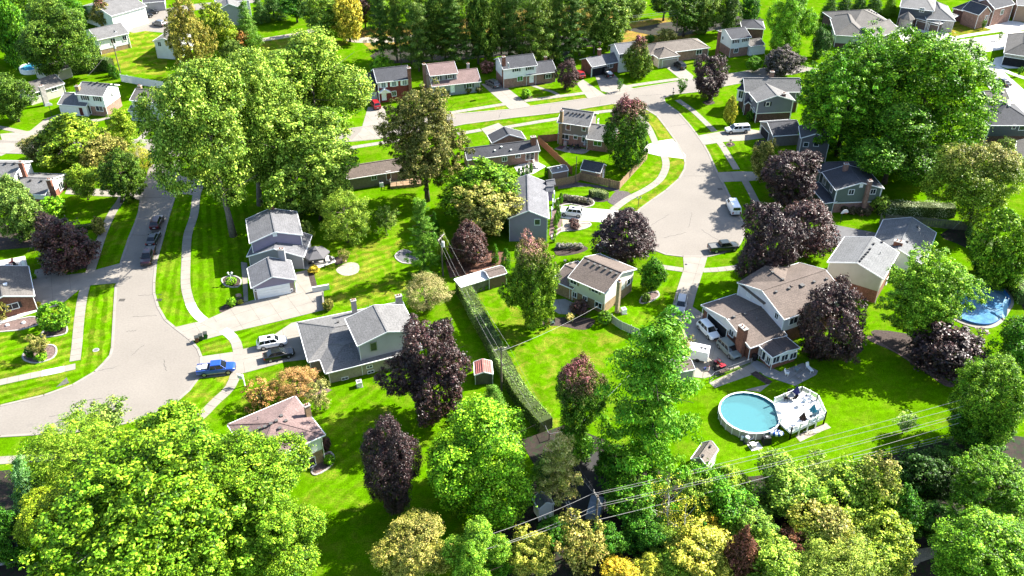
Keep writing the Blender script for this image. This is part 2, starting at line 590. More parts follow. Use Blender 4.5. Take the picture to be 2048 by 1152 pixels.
SW_Z = 0.05
def slab_strip(px, width, label_name='sidewalk', slab=1.55, m=CONC, new=(), z=SW_Z, smooth=4):
 """pavement of single concrete slabs along a centre line"""
 pts = catmull(wpts(px), smooth)
 cum = [0.0]
 for a, b in zip(pts, pts[1:]):
  cum.append(cum[-1] + (b - a).length)
 L = cum[-1]

 def point(s):
  s = max(0, min(L, s))
  for i in range(len(cum) - 1):
   if s <= cum[i + 1]:
    t = (s - cum[i]) / max(1e-6, cum[i + 1] - cum[i])
    p = pts[i].lerp(pts[i + 1], t)
    return p, (pts[i + 1] - pts[i]).normalized()
  return pts[-1], (pts[-1] - pts[-2]).normalized()
 bed = MB()
 nb = max(2, int(L / 1.0))
 ring = []
 for k in range(nb + 1):
  p, d = point(L * k / nb)
  a = Vector((-d.y, d.x, 0)) * (width / 2 - 0.02)
  ring.append((p - a, p + a))
 for k in range(nb):
  bed.hexa([(q.x, q.y, 0.002) for q in (ring[k][0], ring[k + 1][0], ring[k + 1][1], ring[k][1])], [(q.x, q.y, z - 0.02) for q in (ring[k][0], ring[k + 1][0], ring[k + 1][1], ring[k][1])])
 root = bed.build(label_name, mat('joint_sand', (0.16, 0.14, 0.11), 0.95))
 root['kind'] = 'structure'
 n = int(round(L / slab))
 for k in range(n):
  s0, s1 = L * k / n + 0.02, L * (k + 1) / n - 0.02
  p, d = point(s0)
  q, e = point(s1)
  a = Vector((-d.y, d.x, 0)) * (width / 2)
  b = Vector((-e.y, e.x, 0)) * (width / 2)
  mb = MB()
  dz = random.uniform(-0.006, 0.006)
  base = [p - a, q - b, q + b, p + a]
  mb.hexa([(v.x, v.y, 0.01) for v in base], [(v.x, v.y, z + dz) for v in base])
  sm = CONC2 if any(lo <= (s0 + s1) / 2 / L <= hi for lo, hi in new) else m
  so = mb.build('paving_slab', sm, root)
  if sm is CONC2:
   so['label'] = 'newer white slab'
 return root

def clip(poly, a, b):
 """keep the part of poly left of line a->b"""
 out = []
 n = len(poly)
 for i in range(n):
  p, q = poly[i], poly[(i + 1) % n]
  sp_ = (b[0] - a[0]) * (p[1] - a[1]) - (b[1] - a[1]) * (p[0] - a[0])
  sq = (b[0] - a[0]) * (q[1] - a[1]) - (b[1] - a[1]) * (q[0] - a[0])
  if sp_ >= 0:
   out.append(p)
  if (sp_ >= 0) != (sq >= 0):
   t = sp_ / (sp_ - sq)
   out.append((p[0] + (q[0] - p[0]) * t, p[1] + (q[1] - p[1]) * t))
 return out

def area(poly):
 return 0.5 * sum(poly[i][0] * poly[(i + 1) % len(poly)][1] - poly[(i + 1) % len(poly)][0] * poly[i][1] for i in range(len(poly)))

def slab_area(px, name='driveway', along=None, size=3.2, m=CONC, z=0.042, slabs=True, smooth=0):
 """driveway or patio laid as a grid of slabs; along = two pixels giving the grid direction"""
 w = wpts(px)
 if smooth:
  w = catmull(w, smooth, True)
 poly = [(q.x, q.y) for q in w]
 if area(poly) < 0:
  poly.reverse()
 mb = MB()
 mb.prism(poly, 0.001, z - 0.01 if slabs else z)
 root = mb.build(name, mat('joint_sand', (0.16, 0.14, 0.11), 0.95) if slabs else m)
 root['kind'] = 'structure'
 if not slabs:
  return root
 p, q = wpts(along or px[:2])
 d = (q - p).normalized()
 ang = math.atan2(d.y, d.x)
 c, s = math.cos(ang), math.sin(ang)
 loc = [((x - p.x) * c + (y - p.y) * s, -(x - p.x) * s + (y - p.y) * c) for x, y in poly]
 xs, ys = [a for a, _ in loc], [b for _, b in loc]
 nx, ny = max(1, round((max(xs) - min(xs)) / size)), max(1, round((max(ys) - min(ys)) / size))
 dx, dy = (max(xs) - min(xs)) / nx, (max(ys) - min(ys)) / ny
 gcap = 0.02
 for i in range(nx):
  for j in range(ny):
   x0, x1 = min(xs) + i * dx + gcap, min(xs) + (i + 1) * dx - gcap
   y0, y1 = min(ys) + j * dy + gcap, min(ys) + (j + 1) * dy - gcap
   cell = loc
   for a, b in (((x0, y0), (x1, y0)), ((x1, y0), (x1, y1)), ((x1, y1), (x0, y1)), ((x0, y1), (x0, y0))):
    cell = clip(cell, a, b)
    if len(cell) < 3:
     break
   if len(cell) < 3 or area(cell) < 0.15:
    continue
   mb = MB()
   mb.prism([(x * c - y * s + p.x, x * s + y * c + p.y) for x, y in cell], 0.004, z + random.uniform(-0.005, 0.005))
   mb.build('concrete_slab', m, root)
 return root

# pavements
slab_strip([(262, 355), (250, 380), (241, 402), (226, 423), (206, 467), (182, 540), (167, 586), (159, 635), (154, 690), (150, 722)], 1.6)
slab_strip([(151, 733), (110, 742), (70, 750), (0, 765), (-80, 783)], 1.5, new=((0.12, 0.28),))
slab_strip([(400, 372), (393, 391), (388, 431), (375, 472), (372, 524), (371, 563), (374, 586), (385, 617), (406, 640), (443, 658), (469, 679), (477, 705), (478, 716), (471, 750), (458, 778), (430, 804), (396, 838), (340, 875)], 1.6, new=((0.52, 0.60), (0.655, 0.69)))
slab_strip([(110, 914), (60, 917), (0, 921), (-90, 926)], 1.5)
slab_strip([(1049, 202), (1110, 194), (1171, 186)], 1.5)
slab_strip([(1254, 173), (1300, 166), (1358, 158)], 1.5)
slab_strip([(900, 226), (955, 217), (1013, 208)], 1.5)
slab_strip([(915, 268), (940, 264), (962, 260)], 1.5)
slab_strip([(1005, 256), (1040, 250), (1119, 237), (1218, 222), (1262, 226), (1290, 245), (1305, 272), (1312, 290)], 1.5)
slab_strip([(1328, 312), (1332, 325), (1330, 340), (1319, 360), (1293, 379), (1254, 399), (1226, 420)], 1.6)
slab_strip([(1219, 444), (1208, 470), (1215, 492)], 1.5)
slab_strip([(1355, 200), (1385, 221), (1412, 246), (1429, 263)], 1.5)
slab_strip([(1438, 284), (1447, 296), (1473, 339)], 1.5)
slab_strip([(1490, 362), (1515, 410), (1530, 450), (1535, 480)], 1.5)
slab_strip([(1318, 533), (1345, 537), (1366, 540)], 1.4)
slab_strip([(1405, 541), (1440, 539), (1480, 534)], 1.4)
slab_strip([(700, 296), (763, 286), (800, 281)], 1.5)
slab_strip([(195, 279), (260, 281), (325, 281)], 1.4)
slab_strip([(-60, 246), (0, 255), (52, 266)], 1.5)
slab_strip([(1862, 93), (1900, 78), (1960, 67), (2010, 60)], 1.6, m=CONC2, slab=3)
slab_strip([(1936, 108), (1980, 100), (2060, 88)], 1.6, m=CONC2, slab=3)
slab_strip([(1990, 131), (2020, 146), (2060, 160)], 1.6, m=CONC2, slab=3)
# house paths
slab_strip([(278, 280), (294, 264), (306, 248)], 1.4)
slab_strip([(1062, 170), (1085, 178), (1106, 184), (1118, 192)], 1.1, m=CONC)

# driveways (laid concrete)
slab_area([(69, 604), (66, 560), (70, 540), (107, 532), (133, 550), (169, 546), (243, 526), (236, 566), (177, 571), (159, 579), (119, 612), (80, 618)], along=((133, 550), (243, 526)))
slab_area([(349, 655), (391, 645), (412, 640), (487, 606), (508, 600), (591, 582), (592, 545), (614, 540), (625, 581), (647, 577), (648, 620), (560, 642), (470, 663), (440, 671), (395, 683), (380, 679)], along=((412, 640), (591, 582)))
slab_area([(404, 713), (467, 704), (483, 699), (514, 692), (549, 669), (583, 646), (597, 643), (622, 718), (570, 724), (482, 748), (465, 750), (398, 757)], along=((404, 713), (514, 692)))
slab_area([(736, 214), (768, 213), (778, 252), (762, 278), (700, 284), (722, 262)], along=((736, 214), (778, 252)))
slab_area([(962, 168), (1003, 167), (1062, 213), (1020, 219)], along=((962, 168), (1020, 219)))
slab_area([(1153, 167), (1166, 159), (1213, 192), (1176, 198)], along=((1153, 167), (1176, 198)))
slab_area([(1189, 149), (1226, 146), (1246, 168), (1270, 178), (1233, 190), (1202, 182)], along=((1189, 149), (1233, 190)))
slab_area([(1327, 131), (1356, 126), (1387, 152), (1384, 160), (1366, 163)], along=((1327, 131), (1366, 163)))
slab_area([(1398, 271), (1442, 263), (1491, 257), (1522, 262), (1528, 276), (1491, 281), (1447, 284), (1408, 290)], along=((1398, 271), (1491, 257)))
slab_area([(1434, 345), (1481, 343), (1510, 344), (1522, 360), (1500, 362), (1445, 364)], along=((1434, 345), (1510, 344)))
slab_area([(1122, 412), (1223, 420), (1280, 423), (1268, 436), (1218, 446), (1158, 441), (1122, 436)], along=((1122, 412), (1223, 420)), m=CONC2)
slab_area([(1366, 512), (1415, 513), (1408, 537), (1392, 588), (1385, 614), (1413, 632), (1426, 637), (1502, 712), (1509, 722), (1440, 748), (1408, 757), (1368, 752), (1345, 735), (1345, 700), (1332, 660), (1351, 588), (1368, 537)], along=((1368, 537), (1351, 588)))
slab_area([(1195, 498), (1238, 518), (1272, 514), (1266, 496), (1225, 484)], along=((1195, 498), (1238, 518)))
slab_area([(1660, 448), (1757, 467), (1752, 478), (1735, 482), (1690, 492), (1640, 498), (1580, 500), (1560, 470)], m=ASPH, slabs=False)
slab_area([(1318, 282), (1345, 278), (1372, 312), (1370, 318), (1318, 312), (1286, 304), (1292, 290)], along=((1318, 312), (1370, 318)), m=CONC2)
slab_area([(962, 258), (997, 246), (1026, 268), (985, 284)], along=((962, 258), (985, 284)))
slab_area([(5, 283), (0, 268), (60, 262), (90, 238), (120, 228), (130, 234), (105, 262), (80, 284)], along=((60, 262), (90, 238)))
slab_area([(1200, 148), (1190, 140), (1226, 138), (1226, 147)], along=((1200, 148), (1226, 147)), slabs=False)
slab_area([(345, 386), (362, 352), (400, 358), (410, 376), (392, 391)], along=((345, 386), (410, 376)))
slab_area([(262, 395), (190, 392), (130, 388), (135, 376), (200, 378), (270, 380), (284, 372), (284, 402)], along=((262, 395), (130, 388)))
slab_area([(-60, 300), (2, 312), (48, 290), (20, 286), (-60, 286)], slabs=False)
slab_area([(1815, 50), (1850, 46), (1885, 60), (1915, 80), (1880, 86), (1850, 68)], m=CONC2, size=4, along=((1850, 46), (1915, 80)))
slab_area([(1960, 52), (2000, 40), (2040, 44), (2070, 52), (2020, 68), (1985, 60)], m=CONC2, size=4)
slab_area([(1790, 66), (1812, 62), (1850, 84), (1858, 96), (1810, 86)], m=CONC2, size=4)
slab_area([(1990, 116), (2010, 112), (2060, 118), (2060, 136), (2015, 137), (1985, 128)], m=CONC2, size=4)
slab_area([(222, 52), (246, 44), (275, 46), (262, 62), (246, 72), (230, 62)], along=((222, 52), (246, 44)))

# patios and walks round the houses
slab_area([(604, 512), (640, 506), (668, 514), (672, 524), (628, 540), (606, 538)], 'patio', size=2.0, m=CONC2)
slab_area([(482, 524), (494, 526), (496, 602), (488, 604)], 'path', size=1.6, m=CONC)
slab_area([(1500, 728), (1512, 720), (1560, 744), (1606, 726), (1636, 742), (1632, 750), (1590, 772), (1530, 752)], 'patio', size=2.0, m=mat('patio_concrete', (0.30, 0.29, 0.28), 0.9, amt=0.12, scale=0.7, fine=0.08))
slab_area([(1418, 766), (1502, 728), (1530, 734), (1520, 744), (1430, 776)], 'path', size=1.5)
slab_area([(1100, 600), (1130, 598), (1160, 612), (1150, 630), (1118, 628), (1100, 616)], 'patio', size=2.0, m=mat('patio_concrete', (0.3, 0.29, 0.28)), smooth=0)
slab_area([(1108, 298), (1122, 291), (1180, 300), (1172, 306), (1162, 308), (1130, 304)], 'patio', size=2.2)
slab_area([(1028, 334), (1064, 318), (1092, 333), (1066, 348), (1040, 352)], 'patio', size=2.0, m=CONC2)
slab_area([(1124, 438), (1158, 442), (1180, 444), (1184, 450), (1160, 458), (1126, 460)], 'patio', slabs=False, m=GRAVEL)
slab_area([(0, 640), (68, 618), (78, 622), (10, 645), (0, 650)], 'path', size=1.6, m=CONC2)
slab_area([(-60, 528), (8, 520), (50, 512), (56, 536), (10, 542), (-60, 552)], 'patio', size=2.2, m=CONC2)
slab_area([(1490, 780), (1540, 768), (1520, 784)], 'path', slabs=False)
slab_area([(1590, 872), (1652, 846), (1662, 856), (1645, 862), (1600, 884)], 'path', slabs=False, m=GRAVEL)
slab_area([(165, 240), (200, 238), (225, 232), (226, 236), (196, 243), (150, 250), (128, 244)], 'path', size=1.6)

# mown lawns, each with the stripes of its own mower
LAWN_N = [0]
def lawn(px, a, b, width=1.0, strength=0.2, dry=0.25, smooth=0, z=0.012, base=(0.060, 0.150, 0.0008)):
 p, q = at(*a), at(*b)
 ang = math.atan2(q.y - p.y, q.x - p.x)
 m = grass('mown_grass_%d_%d' % (round(math.degrees(ang)), round(width * 100 + strength * 1000 + dry * 7000)), ang, width, strength, dry, base)
 w = wpts(px)
 if smooth:
  w = catmull(w, smooth, True)
 mb = MB()
 LAWN_N[0] += 1
 mb.prism([(q.x, q.y) for q in w], -0.02 - .001 * LAWN_N[0], z + .0006 * LAWN_N[0])
 o = mb.build('lawn', m)
 o['kind'] = 'structure'
 return o

lawn([(350, 385), (385, 388), (386, 431), (366, 472), (362, 524), (361, 563), (364, 590), (375, 620), (394, 642), (349, 654), (316, 614), (309, 586), (308, 566), (312, 524), (323, 485), (336, 436)], (340, 470), (322, 560), 0.75, 0.16, 0.3)
lawn([(392, 395), (500, 400), (490, 600), (416, 634), (395, 612), (382, 580), (382, 524), (384, 472)], (400, 530), (402, 600), 0.9, 0.17, 0.15)
lawn([(240, 405), (284, 402), (271, 446), (243, 524), (190, 540), (216, 467)], (260, 430), (205, 540), 1.1, 0.15, 0.3)
lawn([(178, 572), (233, 568), (229, 622), (225, 695), (221, 711), (208, 726), (190, 744), (163, 762), (160, 736), (168, 640)], (203, 600), (190, 720), 0.8, 0.24, 0.4)
lawn([(0, 772), (70, 757), (160, 738), (165, 760), (146, 770), (88, 791), (0, 812), (-80, 830), (-80, 790)], (0, 795), (140, 762), 0.8, 0.2, 0.45)
lawn([(-60, 655), (0, 652), (70, 632), (118, 614), (158, 590), (150, 640), (140, 734), (70, 744), (0, 758), (-60, 772)], (0, 700), (130, 668), 1.0, 0.2, 0.55)
lawn([(400, 688), (444, 671), (462, 680), (468, 702), (404, 712)], (404, 705), (460, 690), 0.75, 0.2, 0.45)
lawn([(468, 664), (595, 636), (583, 646), (549, 668), (514, 691), (484, 698), (476, 680)], (484, 690), (570, 660), 0.75, 0.22, 0.2)
lawn([(398, 758), (464, 751), (452, 778), (424, 804), (396, 836), (352, 804), (378, 781)], (396, 820), (450, 770), 0.9, 0.15, 0.6)
lawn([(482, 750), (568, 726), (600, 770), (470, 840), (440, 820), (476, 772)], (482, 770), (560, 745), 1.0, 0.16, 0.3)
lawn([(626, 545), (680, 510), (740, 480), (800, 470), (830, 560), (820, 590), (690, 620), (650, 600), (648, 580)], (640, 600), (800, 545), 0.9, 0.15, 0.62)
lawn([(640, 790), (760, 760), (800, 900), (740, 1010), (640, 1090), (600, 1010), (640, 940)], (640, 1000), (760, 900), 0.9, 0.12, 0.3)
lawn([(940, 600), (1010, 580), (1200, 640), (1270, 660), (1230, 720), (1120, 900), (1060, 820), (1010, 720)], (1010, 700), (1070, 830), 1.4, 0.07, 0.5)
lawn([(1394, 775), (1490, 740), (1560, 770), (1700, 690), (1900, 760), (1925, 800), (1880, 850), (1620, 930), (1470, 945), (1400, 900)], (1500, 900), (1880, 830), 1.0, 0.05, 0.12, base=(0.064, 0.155, 0.0008))
lawn([(1262, 640), (1330, 545), (1362, 545), (1328, 655), (1310, 670)], (1290, 640), (1340, 560), 0.8, 0.14, 0.3)
lawn([(1126, 468), (1160, 462), (1198, 446), (1206, 470), (1196, 500), (1170, 512), (1118, 490)], (1126, 480), (1190, 490), 0.9, 0.12, 0.25)
lawn([(1118, 382), (1150, 374), (1180, 374), (1232, 390), (1210, 402), (1170, 402), (1125, 394)], (1120, 386), (1220, 392), 1.0, 0.12, 0.15)
lawn([(900, 196), (995, 185), (1008, 203), (905, 222)], (905, 210), (1000, 195), 1.2, 0.12, 0.25)
lawn([(905, 225), (1012, 210), (1020, 218), (905, 233)], (905, 230), (1015, 213), 1.2, 0.1, 0.6)
lawn([(1026, 172), (1060, 168), (1148, 168), (1168, 184), (1050, 201)], (1040, 190), (1150, 176), 1.2, 0.08, 0.4)
lawn([(1051, 205), (1171, 188), (1174, 197), (1060, 212)], (1060, 208), (1170, 192), 1.0, 0.1, 0.7)
lawn([(928, 249), (1020, 237), (1124, 225), (1223, 209), (1250, 212), (1215, 219), (1119, 233), (1040, 246), (985, 252)], (960, 247), (1200, 214), 1.2, 0.1, 0.5)
lawn([(1000, 262), (1040, 253), (1119, 241), (1112, 280), (1080, 288)], (1010, 270), (1110, 258), 1.2, 0.12, 0.25)
lawn([(1340, 333), (1334, 314), (1366, 318), (1371, 326), (1369, 339), (1358, 358), (1332, 381), (1306, 399), (1276, 420), (1238, 418), (1262, 402), (1300, 382), (1326, 362)], (1345, 350), (1270, 410), 1.1, 0.12, 0.75)
lawn([(1320, 318), (1322, 338), (1312, 356), (1286, 376), (1252, 392), (1246, 378), (1290, 344)], (1310, 350), (1260, 385), 1.1, 0.1, 0.65)
lawn([(1262, 208), (1290, 217), (1314, 232), (1332, 255), (1351, 281), (1320, 280), (1306, 255), (1285, 232)], (1290, 225), (1330, 270), 1.0, 0.08, 1.0)
lawn([(1410, 292), (1438, 287), (1466, 343), (1434, 344), (1420, 310)], (1420, 300), (1450, 340), 1.0, 0.12, 0.35)
lawn([(1456, 286), (1490, 283), (1515, 300), (1505, 340), (1482, 340)], (1460, 290), (1490, 335), 1.0, 0.12, 0.25)
lawn([(1332, 208), (1350, 203), (1382, 226), (1410, 250), (1422, 263), (1396, 270), (1379, 250), (1356, 224)], (1345, 210), (1410, 262), 1.0, 0.1, 0.3)
lawn([(1390, 535), (1480, 530), (1480, 560), (1440, 600), (1412, 628), (1388, 612)], (1390, 600), (1460, 545), 1.0, 0.1, 0.15)
lawn([(200, 80), (300, 56), (340, 90), (330, 150), (250, 148), (190, 120)], (210, 120), (320, 100), 2.2, 0.16, 0.8)
lawn([(520, 80), (640, 66), (700, 88), (600, 110), (520, 108)], (520, 100), (660, 80), 2, 0.1, 1.2)
lawn([(700, 60), (900, 45), (1000, 20), (1240, 5), (1250, 60), (1000, 62), (740, 100)], (700, 80), (1000, 30), 2, 0.06, 1.4, base=(0.09, 0.135, 0.009))
lawn([(1190, 60), (1300, 38), (1420, 30), (1440, 50), (1330, 95), (1225, 88)], (1200, 75), (1400, 45), 2, 0.08, 1.2, base=(0.09, 0.135, 0.009))
lawn([(1795, 66), (1820, 58), (1880, 80), (1856, 86), (1830, 86)], (1800, 66), (1860, 84), 1.5, 0.1, 0.5, base=(0.105, 0.14, 0.009))
lawn([(1880, 62), (1912, 44), (1960, 50), (2000, 62), (1905, 74)], (1900, 60), (1980, 60), 1.5, 0.1, 0.5, base=(0.105, 0.14, 0.009))

# planting beds
def bed(px, m=MULCH, z=0.03, smooth=3, edge=None):
 o = sheet('planting_bed', px, z, m, smooth=smooth)
 if edge:
  pts = catmull(wpts(px), smooth, True)
  mb = MB()
  n = len(pts)
  for i in range(n):
   mb.beam(pts[i] + Vector((0, 0, 0.05)), pts[(i + 1) % n] + Vector((0, 0, 0.05)), 0.25, 0.14)
  mb.build('edging', edge, o)
 return o

bed([(82, 672), (96, 655), (122, 648), (134, 655), (130, 668), (100, 674)], MULCH, edge=STONE)
bed([(46, 712), (60, 698), (100, 690), (113, 698), (106, 716), (76, 726), (52, 722)], PINKSTONE, edge=STONE)
bed([(-20, 656), (0, 648), (60, 634), (80, 640), (80, 648), (40, 660), (0, 664), (-20, 668)], PINKSTONE, edge=STONE)
bed([(444, 558), (466, 552), (482, 560), (476, 574), (452, 572)], MULCH, edge=STONE)
bed([(440, 618), (455, 606), (484, 594), (490, 600), (482, 612), (444, 625)], MULCH)
bed([(616, 541), (626, 540), (636, 578), (622, 580)], MULCH, smooth=1)
bed([(670, 516), (690, 510), (694, 522), (672, 530)], MULCH)
bed([(672, 540), (694, 526), (716, 528), (716, 545), (690, 552)], GRAVEL)
bed([(790, 512), (808, 500), (830, 510), (835, 525), (805, 526)], ASPH, edge=STONE)
bed([(600, 752), (620, 742), (650, 775), (664, 780), (630, 800), (600, 790)], PINKSTONE, smooth=1)
bed([(625, 938), (655, 905), (668, 915), (660, 934), (632, 950)], PINKSTONE, edge=STONE)
bed([(1112, 400), (1140, 392), (1180, 398), (1188, 408), (1172, 414), (1140, 408), (1115, 412)], MULCH, edge=STONE)
bed([(1175, 398), (1180, 386), (1196, 382), (1216, 392), (1214, 402), (1195, 404)], MULCH)
bed([(1218, 398), (1235, 382), (1262, 388), (1234, 410), (1216, 404)], mat('dark_rock_bed', (0.10, 0.085, 0.085), 0.95, amt=0.3, scale=3, fine=0.4, fscale=9))
bed([(1116, 378), (1116, 370), (1150, 364), (1240, 378), (1236, 384), (1180, 373), (1150, 374)], mat('dark_rock_bed', (0.10, 0.085, 0.085)), smooth=1)
bed([(1136, 452), (1176, 446), (1180, 452), (1160, 460), (1120, 464), (1106, 480), (1104, 470), (1118, 458)], GRAVEL, edge=STONE)
bed([(1104, 420), (1120, 412), (1124, 440), (1122, 462), (1108, 478), (1098, 470)], PINKSTONE, smooth=1)
bed([(1116, 490), (1150, 488), (1176, 496), (1160, 506), (1120, 512), (1108, 502)], MULCH)
bed([(1288, 590), (1312, 584), (1318, 592), (1300, 604), (1280, 606)], PINKSTONE, edge=STONE)
bed([(1080, 640), (1110, 636), (1150, 634), (1190, 640), (1170, 660), (1120, 652), (1085, 652)], MULCH)
bed([(1736, 672), (1760, 678), (1830, 720), (1905, 768), (1890, 772), (1850, 745), (1790, 705), (1740, 682)], PINKSTONE)
bed([(1750, 660), (1860, 680), (1930, 740), (1920, 765), (1850, 735), (1760, 684)], MULCH)
bed([(1500, 748), (1512, 742), (1545, 764), (1535, 770)], MULCH, smooth=1)
bed([(900, 556), (990, 540), (1010, 520), (1020, 508), (990, 500), (890, 520)], mat('rust_mulch', (0.15, 0.07, 0.045), 0.95, amt=0.4, scale=2, fine=0.3), smooth=1)
bed([(1010, 165), (1046, 158), (1100, 158), (1104, 166), (1060, 172), (1020, 172)], MULCH, smooth=1)
bed([(1510, 285), (1530, 280), (1538, 300), (1528, 310), (1512, 296)], MULCH)
bed([(94, 530), (100, 516), (130, 508), (175, 520), (176, 535), (130, 540)], MULCH)
bed([(1405, 204), (1420, 200), (1430, 206), (1415, 210)], MULCH)
bed([(1052, 196), (1060, 190), (1066, 196), (1058, 200)], MULCH)
bed([(1452, 288), (1462, 284), (1470, 290), (1458, 294)], MULCH)
bed([(1880, 470), (1960, 450), (2060, 560), (2060, 640), (2020, 570), (1940, 500)], DIRT)
# woodland floor
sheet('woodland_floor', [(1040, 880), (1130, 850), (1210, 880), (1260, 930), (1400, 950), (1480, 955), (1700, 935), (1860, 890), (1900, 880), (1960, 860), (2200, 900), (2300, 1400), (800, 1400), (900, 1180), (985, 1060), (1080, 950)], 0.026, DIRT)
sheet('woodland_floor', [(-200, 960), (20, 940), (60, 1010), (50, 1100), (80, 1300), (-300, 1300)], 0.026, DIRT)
sheet('path', [(1128, 930), (1150, 905), (1205, 905), (1220, 960), (1216, 1085), (1118, 1085), (1122, 960)], 0.034, mat('shade_darkened_asphalt', (0.035, 0.034, 0.034), 0.9, amt=0.35, scale=0.7, fine=0.2))  # asphalt colour darkened to stand in for the tree shade over the drive
sheet('path', [(1700, 1152), (1720, 1120), (1780, 1106), (1880, 1092), (1900, 1105), (1840, 1125), (1800, 1160), (1780, 1200)], 0.04, GRAVEL)
sheet('planting_bed', [(0, 440), (40, 470), (90, 480), (70, 494), (0, 500), (-60, 500), (-60, 440)], 0.02, MULCH)
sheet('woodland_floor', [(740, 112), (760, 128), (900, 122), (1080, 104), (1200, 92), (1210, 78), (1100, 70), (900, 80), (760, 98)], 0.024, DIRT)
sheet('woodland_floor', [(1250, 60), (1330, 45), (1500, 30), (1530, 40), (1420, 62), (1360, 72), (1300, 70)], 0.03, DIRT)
# ------------------------------------------------------------ buildings
class House:
 def __init__(self, name, px, label, cat='house', group='houses along the streets'):
  self.o = empty(name, at(*px), label, cat, group)
  self.blocks = []

 def block(self, *a, **k):
  b = Block(self, *a, **k)
  self.blocks.append(b)
  return b

